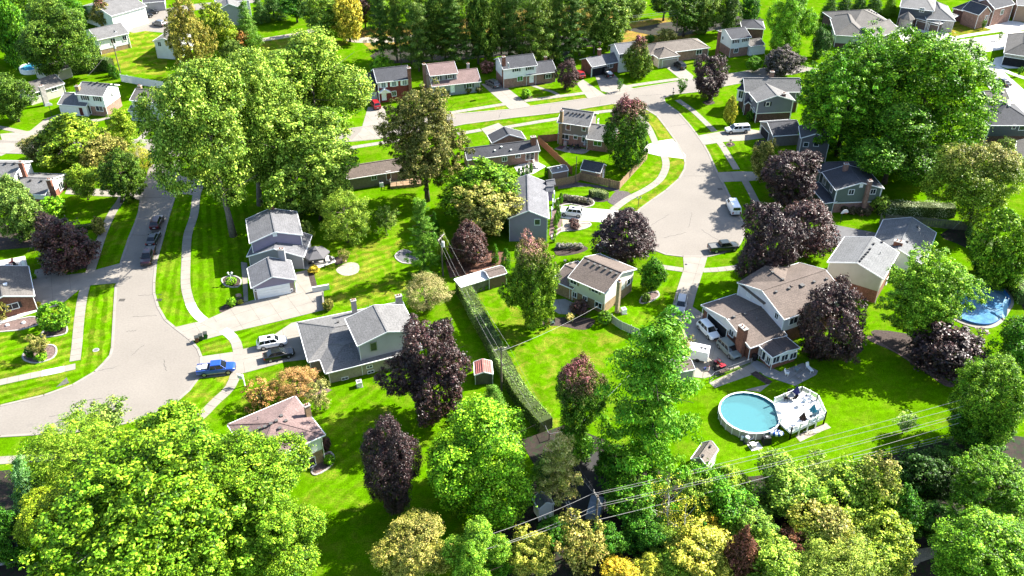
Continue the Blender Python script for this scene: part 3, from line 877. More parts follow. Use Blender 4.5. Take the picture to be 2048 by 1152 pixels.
class Block:
 """a rectangular wing traced by three roof corners (near left, near right, far right) at eave height ze"""
 def __init__(self, H, p0, p1, p2, ze, rise=1.6, ridge='x', roof='gable', wall=WHITE, low=None, split=None, rm=None, over=0.35, z0=0.0, trim=TRIM, openwall=(), gutter=True, caps=None):
  self.H = H
  a, b, c = at(*p0, ze), at(*p1, ze), at(*p2, ze)
  self.O = Vector((a.x, a.y, 0))
  ex = (b - a)
  self.W = ex.length
  ex.normalize()
  self.ex = ex
  self.ey = Vector((-ex.y, ex.x, 0))
  self.D = max(1.5, (c - a).dot(self.ey))
  self.ze, self.rise, self.ridge, self.roof, self.ov, self.z0 = ze, rise, ridge, roof, over, z0
  W, D, ov = self.W, self.D, over
  par = H.o
  # walls
  lo_top = split if split else None
  if low is not None and split:
   mb = MB()
   mb.hexa(*self.boxq(ov + 0.06, ov + 0.06, W - ov - 0.06, D - ov - 0.06, z0, split))
   self.lowwall = mb.build('brick_wall' if 'brick' in low.name else 'lower_wall', low, par)
   zb = split
  else:
   zb = z0
  mb = MB()
  x0, y0, x1, y1 = ov, ov, W - ov, D - ov
  zt = ze - 0.02
  if roof == 'gable':
   if ridge == 'x':
    k = rise * (1 - 2 * ov / D)
    zz = ze + rise - 0.14
    sec = lambda x: [self.w(x, y0, zb), self.w(x, y0, zt), self.w(x, D / 2, zz), self.w(x, y1, zt), self.w(x, y1, zb)]
    mb.loft([sec(x0), sec(x1)])
   else:
    zz = ze + rise - 0.14
    sec = lambda y: [self.w(x0, y, zb), self.w(x0, y, zt), self.w(W / 2, y, zz), self.w(x1, y, zt), self.w(x1, y, zb)]
    mb.loft([sec(y0), sec(y1)])
  else:
   mb.hexa(*self.boxq(x0, y0, x1, y1, zb, zt))
  self.wall = mb.build('wall' if not split else 'upper_wall', wall, par)
  # roof
  mb = MB()
  th = 0.16
  zr = ze + rise
  if roof == 'gable':
   if ridge == 'x':
    sec = lambda x: [self.w(x, 0, ze - th), self.w(x, 0, ze), self.w(x, D / 2, zr), self.w(x, D, ze), self.w(x, D, ze - th), self.w(x, D / 2, zr - th)]
    r = [sec(0), sec(W)]
   else:
    sec = lambda y: [self.w(0, y, ze - th), self.w(0, y, ze), self.w(W / 2, y, zr), self.w(W, y, ze), self.w(W, y, ze - th), self.w(W / 2, y, zr - th)]
    r = [sec(0), sec(D)]
   b0 = len(mb.v)
   mb.v += [p for q in r for p in q]
   for i in range(6):
    j = (i + 1) % 6
    mb.f.append((i, j, 6 + j, 6 + i))
   for o in (0, 6):
    mb.f += [(o, o + 1, o + 2, o + 5), (o + 5, o + 2, o + 3, o + 4)]
  elif roof == 'hip':
   c4 = [(0, 0), (W, 0), (W, D), (0, D)]
   bot = [self.w(x, y, ze - th) for x, y in c4]
   top = [self.w(x, y, ze) for x, y in c4]
   h = min(W, D) / 2
   if ridge == 'x':
    hh = min(h, W / 2 - 0.2)
    r0, r1 = self.w(hh, D / 2, zr), self.w(W - hh, D / 2, zr)
    fs = [(4, 5, 9, 8), (5, 6, 9), (6, 7, 8, 9), (7, 4, 8)]
   else:
    hh = min(h, D / 2 - 0.2)
    r0, r1 = self.w(W / 2, hh, zr), self.w(W / 2, D - hh, zr)
    fs = [(4, 5, 8), (5, 6, 9, 8), (6, 7, 9), (7, 4, 8, 9)]
   self.hh = hh
   mb.add(bot + top + [r0, r1], [(3, 2, 1, 0), (0, 1, 5, 4), (1, 2, 6, 5), (2, 3, 7, 6), (3, 0, 4, 7)] + fs)
  elif roof == 'shed':     # low along y=0, high along y=D
   mb.hexa([self.w(0, 0, ze - th), self.w(W, 0, ze - th), self.w(W, D, zr - th), self.w(0, D, zr - th)],
     [self.w(0, 0, ze), self.w(W, 0, ze), self.w(W, D, zr), self.w(0, D, zr)])
  self.roofob = mb.build('roof', rm, par)
  # ridge cap
  mb = MB()
  if roof == 'gable':
   a_, b_ = (self.w(0, D / 2, zr + 0.02), self.w(W, D / 2, zr + 0.02)) if ridge == 'x' else (self.w(W / 2, 0, zr + 0.02), self.w(W / 2, D, zr + 0.02))
   mb.beam(a_, b_, 0.28, 0.06)
   mb.build('ridge_cap', rm, par)
  elif roof == 'hip':
   for q, e in ((0, r0 if ridge == 'x' else r0), (1, r1 if ridge == 'x' else r0), (2, r1), (3, r0 if ridge == 'x' else r1)):
    mb.beam(top[q] + Vector((0, 0, 0.02)), e + Vector((0, 0, 0.02)), 0.25, 0.05)
   mb.beam(r0 + Vector((0, 0, 0.02)), r1 + Vector((0, 0, 0.02)), 0.28, 0.06)
   mb.build('ridge_cap', rm, par)
  # gutters and rake boards
  if gutter:
   e = 0.06
   def bar(nm, p, q, w=0.11, h=0.15):
    m_ = MB()
    m_.beam(p, q, w, h)
    m_.build(nm, trim, par)
   if roof == 'gable' and ridge == 'x':
    bar('gutter', self.w(0, -e, ze - 0.09), self.w(W, -e, ze - 0.09))
    bar('gutter', self.w(0, D + e, ze - 0.09), self.w(W, D + e, ze - 0.09))
    for x in (-0.03, W + 0.03):
     bar('rake_board', self.w(x, 0, ze - 0.06), self.w(x, D / 2, zr - 0.06), 0.06, 0.2)
     bar('rake_board', self.w(x, D, ze - 0.06), self.w(x, D / 2, zr - 0.06), 0.06, 0.2)
   elif roof == 'gable':
    bar('gutter', self.w(-e, 0, ze - 0.09), self.w(-e, D, ze - 0.09))
    bar('gutter', self.w(W + e, 0, ze - 0.09), self.w(W + e, D, ze - 0.09))
    for y in (-0.03, D + 0.03):
     bar('rake_board', self.w(0, y, ze - 0.06), self.w(W / 2, y, zr - 0.06), 0.06, 0.2)
     bar('rake_board', self.w(W, y, ze - 0.06), self.w(W / 2, y, zr - 0.06), 0.06, 0.2)
   else:
    zf = zr if roof == 'shed' else ze
    bar('gutter', self.w(0, -e, ze - 0.09), self.w(W, -e, ze - 0.09))
    bar('gutter', self.w(-e, 0, ze - 0.09), self.w(-e, D, zf - 0.09))
    bar('gutter', self.w(W + e, 0, ze - 0.09), self.w(W + e, D, zf - 0.09))
    bar('gutter', self.w(0, D + e, zf - 0.09), self.w(W, D + e, zf - 0.09))
   # downspouts at the near corners
   for x in (ov - 0.08, W - ov + 0.08):
    m_ = MB()
    m_.beam(self.w(x, ov - 0.06, z0 + 0.05), self.w(x, ov - 0.06, ze - 0.15), 0.09, 0.09)
    m_.build('downspout', trim, par)

 def w(self, x, y, z):
  q = self.O + self.ex * x + self.ey * y
  return Vector((q.x, q.y, z))

 def boxq(self, x0, y0, x1, y1, z0, z1):
  c = [(x0, y0), (x1, y0), (x1, y1), (x0, y1)]
  return [self.w(x, y, z0) for x, y in c], [self.w(x, y, z1) for x, y in c]

 def roof_z(self, x, y):
  W, D = self.W, self.D
  if self.roof == 'gable':
   t = 1 - abs(2 * y / D - 1) if self.ridge == 'x' else 1 - abs(2 * x / W - 1)
  elif self.roof == 'hip':
   t = min(min(x, W - x) / self.hh, min(y, D - y) / (D / 2)) if self.ridge == 'x' else min(min(x, W - x) / (W / 2), min(y, D - y) / self.hh)
   t = min(t, 1)
  else:
   t = y / D
  return self.ze + self.rise * t

 def on_roof(self, px, py):
  d = ray(px, py)
  for k in range(400):
   z = self.ze + self.rise - self.rise * k / 399.0
   p = CAM_POS + d * ((z - CAM_H) / d.z)
   q = p - self.O
   x, y = q.dot(self.ex), q.dot(self.ey)
   if -0.5 <= x <= self.W + .5 and -.5 <= y <= self.D + .5 and self.roof_z(x, y) >= z - 0.02:
    return x, y, z
  p = at(px, py, self.ze + self.rise * 0.5)
  q = p - self.O
  x, y = q.dot(self.ex), q.dot(self.ey)
  return x, y, self.roof_z(x, y)

 def vents(self, *pts, m=None, s=0.32):
  for px, py in pts:
   x, y, z = self.on_roof(px, py)
   mb = MB()
   mb.box(-s / 2, -s / 2, -0.05, s / 2, s / 2, 0.22)
   mb.box(-s / 2 - .06, -s / 2 - .06, 0.22, s / 2 + .06, s / 2 + .06, 0.27)
   p = self.w(x, y, z)
   ob = mb.build('roof_vent', m or mat('vent_grey', (0.12, 0.115, 0.11), 0.6), None)
   ob.parent = self.H.o
   ob.location = p - self.H.o.location
   ob.rotation_euler = (0, 0, math.atan2(self.ex.y, self.ex.x))

 def pipes(self, *pts):
  for px, py in pts:
   x, y, z = self.on_roof(px, py)
   mb = MB()
   mb.tube([self.w(x, y, z - .1), self.w(x, y, z + 0.5)], 0.06, 6)
   mb.build('vent_pipe', METAL, self.H.o)

 def face(self, f):
  W, D, ov = self.W, self.D, self.ov
  if f == 'F':
   return self.w(ov, ov, 0), self.ex, -self.ey
  if f == 'R':
   return self.w(W - ov, ov, 0), self.ey, self.ex
  if f == 'B':
   return self.w(W - ov, D - ov, 0), -self.ex, self.ey
  return self.w(ov, D - ov, 0), -self.ey, -self.ex

 def on_face(self, f, px, py):
  o, u, n = self.face(f)
  d = ray(px, py)
  t = (o - CAM_POS).dot(n) / d.dot(n)
  p = CAM_POS + d * t
  return (p - o).dot(u), p.z

 def win(self, f, px, py, w=1.0, h=1.2, shutters=None, frame=TRIM, panes=2, glassm=None, door=False, name=None, low=False, z=None):
  """window (or door) centred where the photo shows it on that wall"""
  s, zc = self.on_face(f, px, py)
  if z is not None:
   zc = z
  o, u, n = self.face(f)
  zc = max(self.z0 + h / 2 + 0.05, zc)
  c = o + u * s + Vector((0, 0, zc))

  def q(a, b, k0, k1, mb):
   # slab on the wall: a,b = (u,z) ranges, k = outwards range
   pts0 = [c + u * a[0] + Vector((0, 0, b[0])), c + u * a[1] + Vector((0, 0, b[0])), c + u * a[1] + Vector((0, 0, b[1])), c + u * a[0] + Vector((0, 0, b[1]))]
   mb.hexa([p + n * k0 for p in pts0], [p + n * k1 for p in pts0])
  par = self.H.o
  mb = MB()
  t = 0.1
  q((-w / 2 - t, w / 2 + t), (h / 2, h / 2 + t), -0.02, 0.09, mb)
  q((-w / 2 - t, w / 2 + t), (-h / 2 - t, -h / 2), -0.02, 0.11, mb)
  q((-w / 2 - t, -w / 2), (-h / 2, h / 2), -0.02, 0.09, mb)
  q((w / 2, w / 2 + t), (-h / 2, h / 2), -0.02, 0.09, mb)
  if not door:
   for k in range(1, panes):
    x = -w / 2 + w * k / panes
    q((x - 0.03, x + 0.03), (-h / 2, h / 2), -0.02, 0.07, mb)
  fr = mb.build(name or ('door' if door else 'window'), frame, par)
  n_ = 1 if door else panes
  for k in range(n_):
   mb = MB()
   x0, x1 = -w / 2 + w * k / n_ + (0.03 if k else 0), -w / 2 + w * (k + 1) / n_ - (0.03 if k < n_ - 1 else 0)
   q((x0, x1), (-h / 2, h / 2), -0.02, 0.03, mb)
   mb.build('door_leaf' if door else 'pane', glassm or WINGLASS, fr)
  if door:
   mb = MB()
   q((w / 2 - 0.16, w / 2 - 0.1), (-0.1, 0.05), 0.03, 0.09, mb)
   mb.build('handle', DARKM, fr)
  if shutters is not None:
   for sg in (-1, 1):
    mb = MB()
    a0 = sg * (w / 2 + t + 0.02)
    a1 = sg * (w / 2 + t + 0.42)
    q((min(a0, a1), max(a0, a1)), (-h / 2 - 0.05, h / 2 + 0.05), 0.0, 0.06, mb)
    mb.build('shutter', shutters, par)
  return fr

 def garage(self, f, px, py, w=4.8, h=2.1, m=WHITE, open_=False):
  s, zc = self.on_face(f, px, py)
  o, u, n = self.face(f)
  c = o + u * s + Vector((0, 0, self.z0))
  par = self.H.o

  def q(a, b, k0, k1, mb):
   pts0 = [c + u * a[0] + Vector((0, 0, b[0])), c + u * a[1] + Vector((0, 0, b[0])), c + u * a[1] + Vector((0, 0, b[1])), c + u * a[0] + Vector((0, 0, b[1]))]
   mb.hexa([p + n * k0 for p in pts0], [p + n * k1 for p in pts0])
  fr = MB()
  q((-w / 2 - .12, -w / 2), (0, h + .12), -.02, .09, fr)
  q((w / 2, w / 2 + .12), (0, h + .12), -.02, .09, fr)
  q((-w / 2, w / 2), (h, h + .12), -.02, .09, fr)
  fo = fr.build('garage_door', TRIM, par)
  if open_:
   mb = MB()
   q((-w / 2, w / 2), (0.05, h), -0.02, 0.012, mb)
   mb.build('doorway_shade_panel', mat('garage_shade', (0.015, 0.016, 0.02), 0.95, amt=0.4), fo)  # dark slab on the wall stands in for the unlit garage inside
   return
  for k in range(4):
   mb = MB()
   q((-w / 2, w / 2), (h * k / 4 + .015, h * (k + 1) / 4 - .015), -0.02, 0.05, mb)
   for j in range(4):
    x0 = -w / 2 + w * j / 4
    q((x0 + .12, x0 + w / 4 - .12), (h * k / 4 + .12, h * (k + 1) / 4 - .12), 0.045, 0.065, mb)
   mb.build('door_section', m, fo)

 def chimney(self, px, py, ztop, w=0.9, d=0.7, m=BRICK, zb=0.0):
  p = at(px, py, ztop)
  par = self.H.o
  def corners(hw, hd):
   return [p + self.ex * a * hw + self.ey * b * hd for a, b in ((-1, -1), (1, -1), (1, 1), (-1, 1))]
  def rect(hw, hd, z0, z1, mb):
   c = corners(hw, hd)
   mb.hexa([(q.x, q.y, z0) for q in c], [(q.x, q.y, z1) for q in c])
  mb = MB()
  rect(w / 2, d / 2, zb, ztop - .12, mb)
  ch = mb.build('chimney', m, par)
  mb = MB()
  rect(w / 2 + .07, d / 2 + .07, ztop - .12, ztop, mb)
  mb.build('cap', STONE, ch)
  for k in (-.2, .2):
   mb = MB()
   c = p + self.ex * w * k
   mb.cyl((c.x, c.y, ztop), 0.11, 0.28, 8)
   mb.build('flue', mat('clay_flue', (0.3, 0.13, 0.08)), ch)

 def corner_trim(self, m=TRIM, zb=None):
  mb = MB()
  W, D, ov = self.W, self.D, self.ov
  for x, y in ((ov, ov), (W - ov, ov), (W - ov, D - ov), (ov, D - ov)):
   mb.hexa(*[[self.w(x + a * .09, y + b * .09, z) for a, b in ((-1, -1), (1, -1), (1, 1), (-1, 1))] for z in (zb if zb is not None else self.z0, self.ze - .05)])
  mb.build('corner_trim', m, self.H.o)

 def band(self, z, m=TRIM):
  """trim board between the storeys"""
  mb = MB()
  W, D, ov = self.W, self.D, self.ov
  k = .05
  for a, b in (((ov, ov), (W - ov, ov)), ((W - ov, ov), (W - ov, D - ov)), ((W - ov, D - ov), (ov, D - ov)), ((ov, D - ov), (ov, ov))):
   mb.beam(self.w(*a, z), self.w(*b, z), 0.14, 0.16)
  mb.build('trim_board', m, self.H.o)

# roof and wall finishes
R_GREY = shingle('light_grey_shingles', (0.159, 0.159, 0.17))
R_MID = shingle('grey_shingles', (0.175, 0.171, 0.168))
R_DARK = shingle('charcoal_shingles', (0.063, 0.065, 0.074))
R_PINK = shingle('pinkish_shingles', (0.215, 0.148, 0.137))
R_BROWN = shingle('brown_shingles', (0.150, 0.118, 0.1))
R_DBROWN = shingle('dark_brown_shingles', (0.1, 0.078, 0.07))
R_TAN = shingle('tan_shingles', (0.178, 0.152, 0.13))
R_TAUPE = shingle('taupe_shingles', (0.141, 0.13, 0.118))
R_RED = mat('red_metal_roof', (0.42, 0.15, 0.125), 0.6, amt=0.25, scale=2)
S_WHITE = siding('white_siding', (0.74, 0.75, 0.74))
S_CREAM = siding('cream_siding', (0.56, 0.53, 0.43))
S_BLUEG = siding('blue_grey_siding', (0.31, 0.265, 0.36))
S_GREY = siding('grey_siding', (0.34, 0.34, 0.36))
S_TAUPE = siding('taupe_siding', (0.25, 0.215, 0.19))
S_GREEN = siding('sage_green_siding', (0.15, 0.19, 0.165))
S_SLATE = siding('slate_siding', (0.21, 0.205, 0.28))
S_TAN = siding('tan_siding', (0.36, 0.24, 0.165))
S_NAVY = siding('navy_siding', (0.085, 0.095, 0.115))
S_LGREEN = siding('pale_green_siding', (0.52, 0.53, 0.46))
SHUT = mat('black_shutter', (0.02, 0.02, 0.025), 0.5)
GREENGL = mat('painted_reflection_glass', (0.06, 0.20, 0.03), 0.15, amt=0.5, scale=2)  # green reflection painted into the pane colour

# --- grey house with the wide garage, left of centre
H = House('house', (550, 560), 'light grey house with white garage door facing a wide driveway, beside the gazebo')
b = H.block((502.7, 576), (592.3, 559.4), (586, 520), 2.8, 1.5, 'y', wall=S_BLUEG, low=mat('taupe_stone', (0.36, 0.30, 0.26), 0.8, amt=0.15), split=2.1, rm=R_GREY)
b.garage('F', 549, 590, 5.4, 2.05)
for x in (511, 583):
 b.win('F', x, 580, .22, .35, panes=1, name='wall_lamp')
b2 = H.block((493.5, 513), (606.9, 514), (603.5, 470), 2.8, 1.7, 'y', wall=S_GREY, rm=R_GREY)
b = H.block((499.6, 486.5), (604.8, 469.8), (593.3, 422.9), 5.4, 1.5, 'y', wall=S_BLUEG, rm=R_GREY)
b.win('F', 549.5, 468.5, .55, .6, panes=1, name='gable_vent', glassm=WHITE)
b.chimney(543, 410, 7.6, .7, .6)
b2.chimney(562, 498, 5.6, 1.1, .6, m=S_GREY)

# --- hip roofed grey house with the upper gable, centre
H = House('house', (705, 715), 'grey hip-roofed house with a pale upper gable, beside the big purple tree and two cars')
a = H.block((616.3, 724), (838, 676), (814, 600), 2.7, 1.5, 'x', 'hip', wall=mat('pale_yellow_brick', (0.42, 0.37, 0.26), 0.85, amt=0.1, fine=0.15, fscale=6), rm=R_MID)
c = H.block((650.7, 746.7), (846, 698), (822, 640), 2.7, 1.35, 'x', 'hip', wall=mat('pale_yellow_brick', (0.42, 0.37, 0.26)), rm=R_MID, over=.7)
c.win('F', 690, 758, .9, .4, panes=2)
c.win('F', 742, 747, .9, .4, panes=2)
c.win('F', 739, 733, .8, .4, panes=2)
b = H.block((715.6, 692.2), (836, 662), (809, 609), 6.0, 1.3, 'y', wall=siding('pale_grey_siding', (0.50, 0.47, 0.51)), rm=R_MID)
b.win('F', 747, 693, .85, 1.4, panes=1, frame=METAL)
a.chimney(706.5, 600, 5.6, .8, .6, m=STONE)
a.chimney(797, 591, 5.9, 1.0, .7, m=STONE)
a.pipes((734, 611), (739.5, 608))
c.pipes((699, 694))
a.vents((676, 645))

# --- pink roofed house, lower left
H = House('house', (590, 880), 'two-storey house with a pink hip roof and brick base, half hidden behind the bright maple')
b = H.block((510, 932), (650, 869), (585.5, 794), 5.2, 1.35, 'x', 'hip', wall=S_WHITE, low=BRICKT, split=2.4, rm=R_PINK, over=.5)
b.win('F', 607, 899, 1.5, 1.0, panes=2)
b.win('F', 619, 926, 1.6, 1.5, panes=1)
b.chimney(613.5, 810, 7.2, .75, .6, m=BRICKT)
b.vents((563, 833), (553, 843), (542, 849), (530, 855), (519, 858), (500, 864), (560, 858), (572, 843))
b.pipes((516, 839))

# --- brown roofed split level, centre right
H = House('house', (1205, 570), 'split-level with brown ridge roof and cream siding over tan brick, above the round clipped bush')
b = H.block((1136, 554.3), (1211.4, 587), (1283, 541.5), 4.6, 1.7, 'x', wall=siding('cream_white_siding', (0.60, 0.60, 0.50)), low=BRICKT, split=2.0, rm=R_BROWN)
b.win('F', 1147, 563, 1.3, .9, panes=2, shutters=mat('tan_shutter', (0.3, 0.26, 0.2)))
b.win('F', 1190, 580, 1.3, .9, panes=2, shutters=mat('tan_shutter', (0.3, 0.26, 0.2)))
b.win('F', 1149, 589, .9, 1.0, panes=2)
b.win('F', 1197, 610, 1.3, 1.0, panes=2)
b.win('F', 1170, 596, .8, .7, panes=2)
b.win('R', 1257, 563, 1.0, 1.2, panes=1, shutters=mat('tan_shutter', (0.3, 0.26, 0.2)))
b.vents((1177, 525), (1189, 530), (1200, 534), (1211, 539), (1222, 544), (1233, 549))
b.pipes((1193, 537))
b.chimney(1239, 562, 6.4, .6, .6, m=mat('tan_stone', (0.34, 0.27, 0.17), 0.9, amt=.2))
c = H.block((1104, 560), (1146, 578), (1182, 533), 2.7, 1.2, 'x', wall=BRICKT, rm=R_BROWN)
c.vents((1130, 524), (1141, 528))

# --- big white house with the open garage, right
H = House('house', (1530, 640), 'large white house with brown roofs, open garage and glazed sunroom, three cars outside')
b = H.block((1474.5, 565), (1568, 639), (1708, 603), 5.4, 2.0, 'y', wall=siding('cool_white_siding', (0.66, 0.63, 0.67)), low=BRICK, split=2.6, rm=R_BROWN, over=.3)
b.win('F', 1498, 588, .7, 1.0, panes=2)
b.win('F', 1553.5, 632, .7, 1.0, panes=2)
b.win('R', 1587, 641, 1.6, 1.2, panes=2)
b.vents((1552, 585), (1578, 578), (1628, 565), (1653, 559))
b.vents((1604, 572), s=.6)
b.pipes((1645, 574))
b.corner_trim(zb=2.6)
n_ = H.block((1474.5, 564.9), (1528, 608), (1640, 579), 5.42, 1.75, 'x', wall=siding('cool_white_siding', (0.66, 0.63, 0.67)), rm=R_BROWN, over=.3, gutter=False)
n_.vents((1545, 546), (1565, 560))
g_ = H.block((1402, 610), (1500.3, 695.7), (1580, 675), 2.8, 1.5, 'y', wall=siding('cool_white_siding', (0.66, 0.63, 0.67)), low=BRICK, split=2.1, rm=R_BROWN)
g_.garage('F', 1434, 650, 5.0, 2.15, open_=True)
g_.win('F', 1463, 666, 1.0, 1.1, panes=2)
g_.win('F', 1457, 641, .5, .5, panes=1, name='gable_vent', glassm=WHITE)
g_.vents((1468, 635), (1490, 629))
g_.pipes((1513, 640))
g_.chimney(1487, 654, 5.6, 1.5, .8)
s_ = H.block((1518.4, 691), (1546, 715), (1604.4, 699.5), 2.7, .35, 'x', 'gable', wall=WHITE, low=BRICK, split=.9, rm=R_DBROWN, over=.25)
for x, y in ((1522, 704), (1527.5, 711), (1537, 721)):
 s_.win('F', x, y, .75, 1.3 if x != 1527.5 else 1.5, panes=2 if x != 1527.5 else 1)
for x, y in ((1552, 719), (1569, 715), (1586, 711)):
 s_.win('R', x, y, 1.25, 1.15, panes=2)

# --- long pale grey roofs, far right
H = House('house', (1730, 560), 'pale grey roofed house with a tall cream gable, next to the lime tree')
b = H.block((1655, 524), (1767, 558), (1815, 509.5), 5.4, 1.6, 'y', wall=siding('warm_cream_siding', (0.52, 0.48, 0.39)), low=BRICK, split=2.5, rm=shingle('silver_grey_shingles', (0.174, 0.178, 0.181)))
b.vents((1720, 523), (1724, 518), (1728, 514), (1732, 509), (1736, 505), (1740, 499), (1747, 489), (1764, 485), m=DARKM, s=.25)
b.pipes((1760, 508))
c = H.block((1737, 502), (1848, 531), (1891, 469.6), 2.9, 1.9, 'y', wall=WHITE, rm=shingle('silver_grey_shingles', (0.174, 0.178, 0.181)))
c.chimney(1798, 482, 5.4, 1.5, .8)
c.vents((1815, 484), (1835, 455))
b.win('R', 1772, 566, .9, 1.1, panes=1)

# --- sage green house
H = House('house', (1720, 390), 'sage green house with a brick chimney up its gable, between purple trees and hedge')
b = H.block((1672, 380.4), (1768.5, 377), (1741, 341), 5.3, 1.5, 'y', wall=S_GREEN, low=BRICKP, split=2.2, rm=R_DARK)
b.win('F', 1702.5, 384, 1.0, 1.0, panes=2)
b.win('F', 1746, 383, 1.0, 1.0, panes=2)
b.win('F', 1722.5, 371, .5, .6, panes=1, name='gable_vent', glassm=WHITE)
b.win('L', 1650, 363, 1.0, 1.2, panes=2)
b.win('L', 1663, 378, 1.0, 1.2, panes=2)
b.band(2.2)
b.corner_trim(zb=2.2)
b.chimney(1740.5, 361, 7.3, .75, .7, m=BRICKP)
p_ = H.block((1650, 406), (1674, 403), (1648, 368), 2.6, .6, 'y', 'shed', wall=S_GREEN, rm=R_DARK)
k_ = H.block((1640, 344), (1742, 342), (1735, 330), 5.3, 1.5, 'x', 'hip', wall=S_GREEN, rm=R_DARK)
k_.chimney(1693, 327, 8.0, .9, .7, m=BRICKP)

# --- slate blue house with a long back roof
H = House('house', (1545, 200), 'slate blue house with light grey roof, bay window and brick chimney on its front gable')
b = H.block((1489.5, 183.8), (1603, 183.8), (1588, 164), 5.4, 2.3, 'x', wall=S_SLATE, low=BRICKD, split=2.5, rm=R_MID)
b.chimney(1545, 143, 9.0, .9, .7, m=BRICKP)
b.win('F', 1596, 189, .9, 1.2, panes=2)
f_ = H.block((1514.7, 204.7), (1590.2, 201.2), (1570, 176), 5.3, 1.5, 'y', wall=S_SLATE, low=BRICKD, split=2.3, rm=R_MID)
f_.win('F', 1535.5, 208, .8, .9, panes=1, shutters=SHUT)
f_.win('L', 1504, 197, .8, 1.1, panes=2)
f_.win('L', 1507.5, 220, .8, 1.1, panes=2)
f_.band(2.3)
f_.corner_trim()
f_.chimney(1568, 186.5, 6.9, .8, .7, m=BRICKD)
y_ = H.block((1474.5, 178), (1488, 181), (1486.5, 172), 5.0, .9, 'x', 'hip', wall=WHITE, rm=R_DARK, z0=2.0, over=.2)
y_.win('F', 1482, 189, 1.1, 1.8, panes=2)
q_ = H.block((1489, 209), (1503, 210), (1502, 202), 2.8, .8, 'y', wall=BRICKD, rm=R_DARK, over=.2)

# --- dark grey house with garage facing left
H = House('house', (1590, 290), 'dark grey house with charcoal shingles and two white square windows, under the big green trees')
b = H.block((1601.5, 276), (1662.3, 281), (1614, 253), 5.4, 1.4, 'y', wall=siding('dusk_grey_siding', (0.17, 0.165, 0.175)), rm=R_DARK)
b.win('F', 1612, 289, .95, .95, panes=1)
b.win('F', 1632.5, 288, .95, .95, panes=1)
b.win('L', 1563, 265, .8, 1.1, panes=2)
b.win('L', 1570, 270, .8, 1.1, panes=2)
g_ = H.block((1519, 242.5), (1546, 272), (1600, 262), 2.8, 1.6, 'y', wall=mat('grey_stone', (0.2, 0.18, 0.17)), rm=R_DARK)
g_.garage('F', 1530, 263, 4.4, 2.1, m=mat('grey_door', (0.3, 0.3, 0.3)), open_=True)

# --- grey two-storey among the fences (centre top)
H = House('house', (1165, 270), 'two-storey house with taupe upper floor over pink brick, beside the red-topped maple')
b = H.block((1114, 244.2), (1178.6, 253.5), (1205, 228), 5.4, 1.9, 'x', wall=S_TAUPE, low=BRICKP, split=2.6, rm=R_MID)
S_ = mat('cream_frame', (0.62, 0.52, 0.44))
b.win('F', 1136.5, 254, .95, 1.3, panes=1, frame=TRIM)
b.win('F', 1168, 257, .8, 1.1, panes=1, frame=TRIM)
b.win('F', 1130, 273, 1.7, 1.1, panes=2, glassm=WINGLASS)
b.win('F', 1151, 274, .8, .9, panes=1)
b.win('F', 1168.5, 278, .9, 1.4, door=True, glassm=WINGLASS)
b.win('R', 1196, 243, .9, 1.0, panes=2)
b.band(2.6)
b.vents((1137, 226), (1146, 227), (1153, 228), (1160, 229), (1168, 230), (1180, 232), m=DARKM)
b.pipes((1159, 245))
b.chimney(1123.5, 221, 8.2, .7, .6, m=BRICKT)
c = H.block((1171.7, 277.5), (1228, 285), (1248, 255), 2.8, 1.9, 'x', wall=BRICKP, rm=R_MID)
c.win('F', 1195, 287, 1.7, 1.0, panes=2, glassm=GREENGL)
c.vents((1201, 253))

# --- dark grey ranch
H = House('house', (1010, 310), 'long low brick ranch with a dark grey roof, its cream patio full of furniture')
a = H.block((934, 320), (1080, 301.7), (1066, 283), 2.8, 1.6, 'x', wall=BRICKP, rm=R_DARK)
a.win('F', 1009, 318, 1.0, .9, panes=2)
a.win('F', 1036, 311, 1.0, .9, panes=2)
a.win('F', 1060, 311, 1.8, 1.9, panes=2)
a.chimney(1066.5, 273, 5.6, 1.1, .8, m=BRICK)
a.vents((990, 302), (1003, 295), (1022, 301), m=WHITE, s=.25)
c = H.block((984, 286), (1052, 278), (1046, 262), 2.8, 1.6, 'y', wall=BRICKP, rm=R_DARK)

# --- brown ranch behind the golden tree
H = House('house', (760, 350), 'low ranch with a brown roof and wooden deck, behind the tall golden-brown tree')
a = H.block((694, 358.5), (836, 336), (822, 313), 2.8, 1.5, 'x', wall=mat('taupe_brick', (0.25, 0.20, 0.15), .9, amt=.2, fine=.2), rm=R_BROWN)
a.win('F', 748, 355, 1.0, .9, panes=2)
a.win('F', 777, 351, .9, 1.9, door=True, glassm=mat('brown_door', (0.2, 0.1, 0.06)))
mb = MB()
P_ = [at(781, 378), at(845, 372), at(838, 356), at(783, 362)]
mb.prism([(p.x, p.y) for p in P_], 0.0, 0.6)
dk = mb.build('deck', PLANK, H.o)
for i in range(4):
 pa, pb = P_[i], P_[(i + 1) % 4]
 if i == 2:
  continue
 n = 5
 mb = MB()
 for k in range(n + 1):
  p = pa.lerp(pb, k / n)
  mb.beam((p.x, p.y, .6), (p.x + .001, p.y, 1.6), .1, .1)
 mb.beam((pa.x, pa.y, 1.6), (pb.x, pb.y, 1.6), .1, .08)
 mb.beam((pa.x, pa.y, 1.1), (pb.x, pb.y, 1.1), .05, .05)
 mb.build('railing', PLANKG, dk)

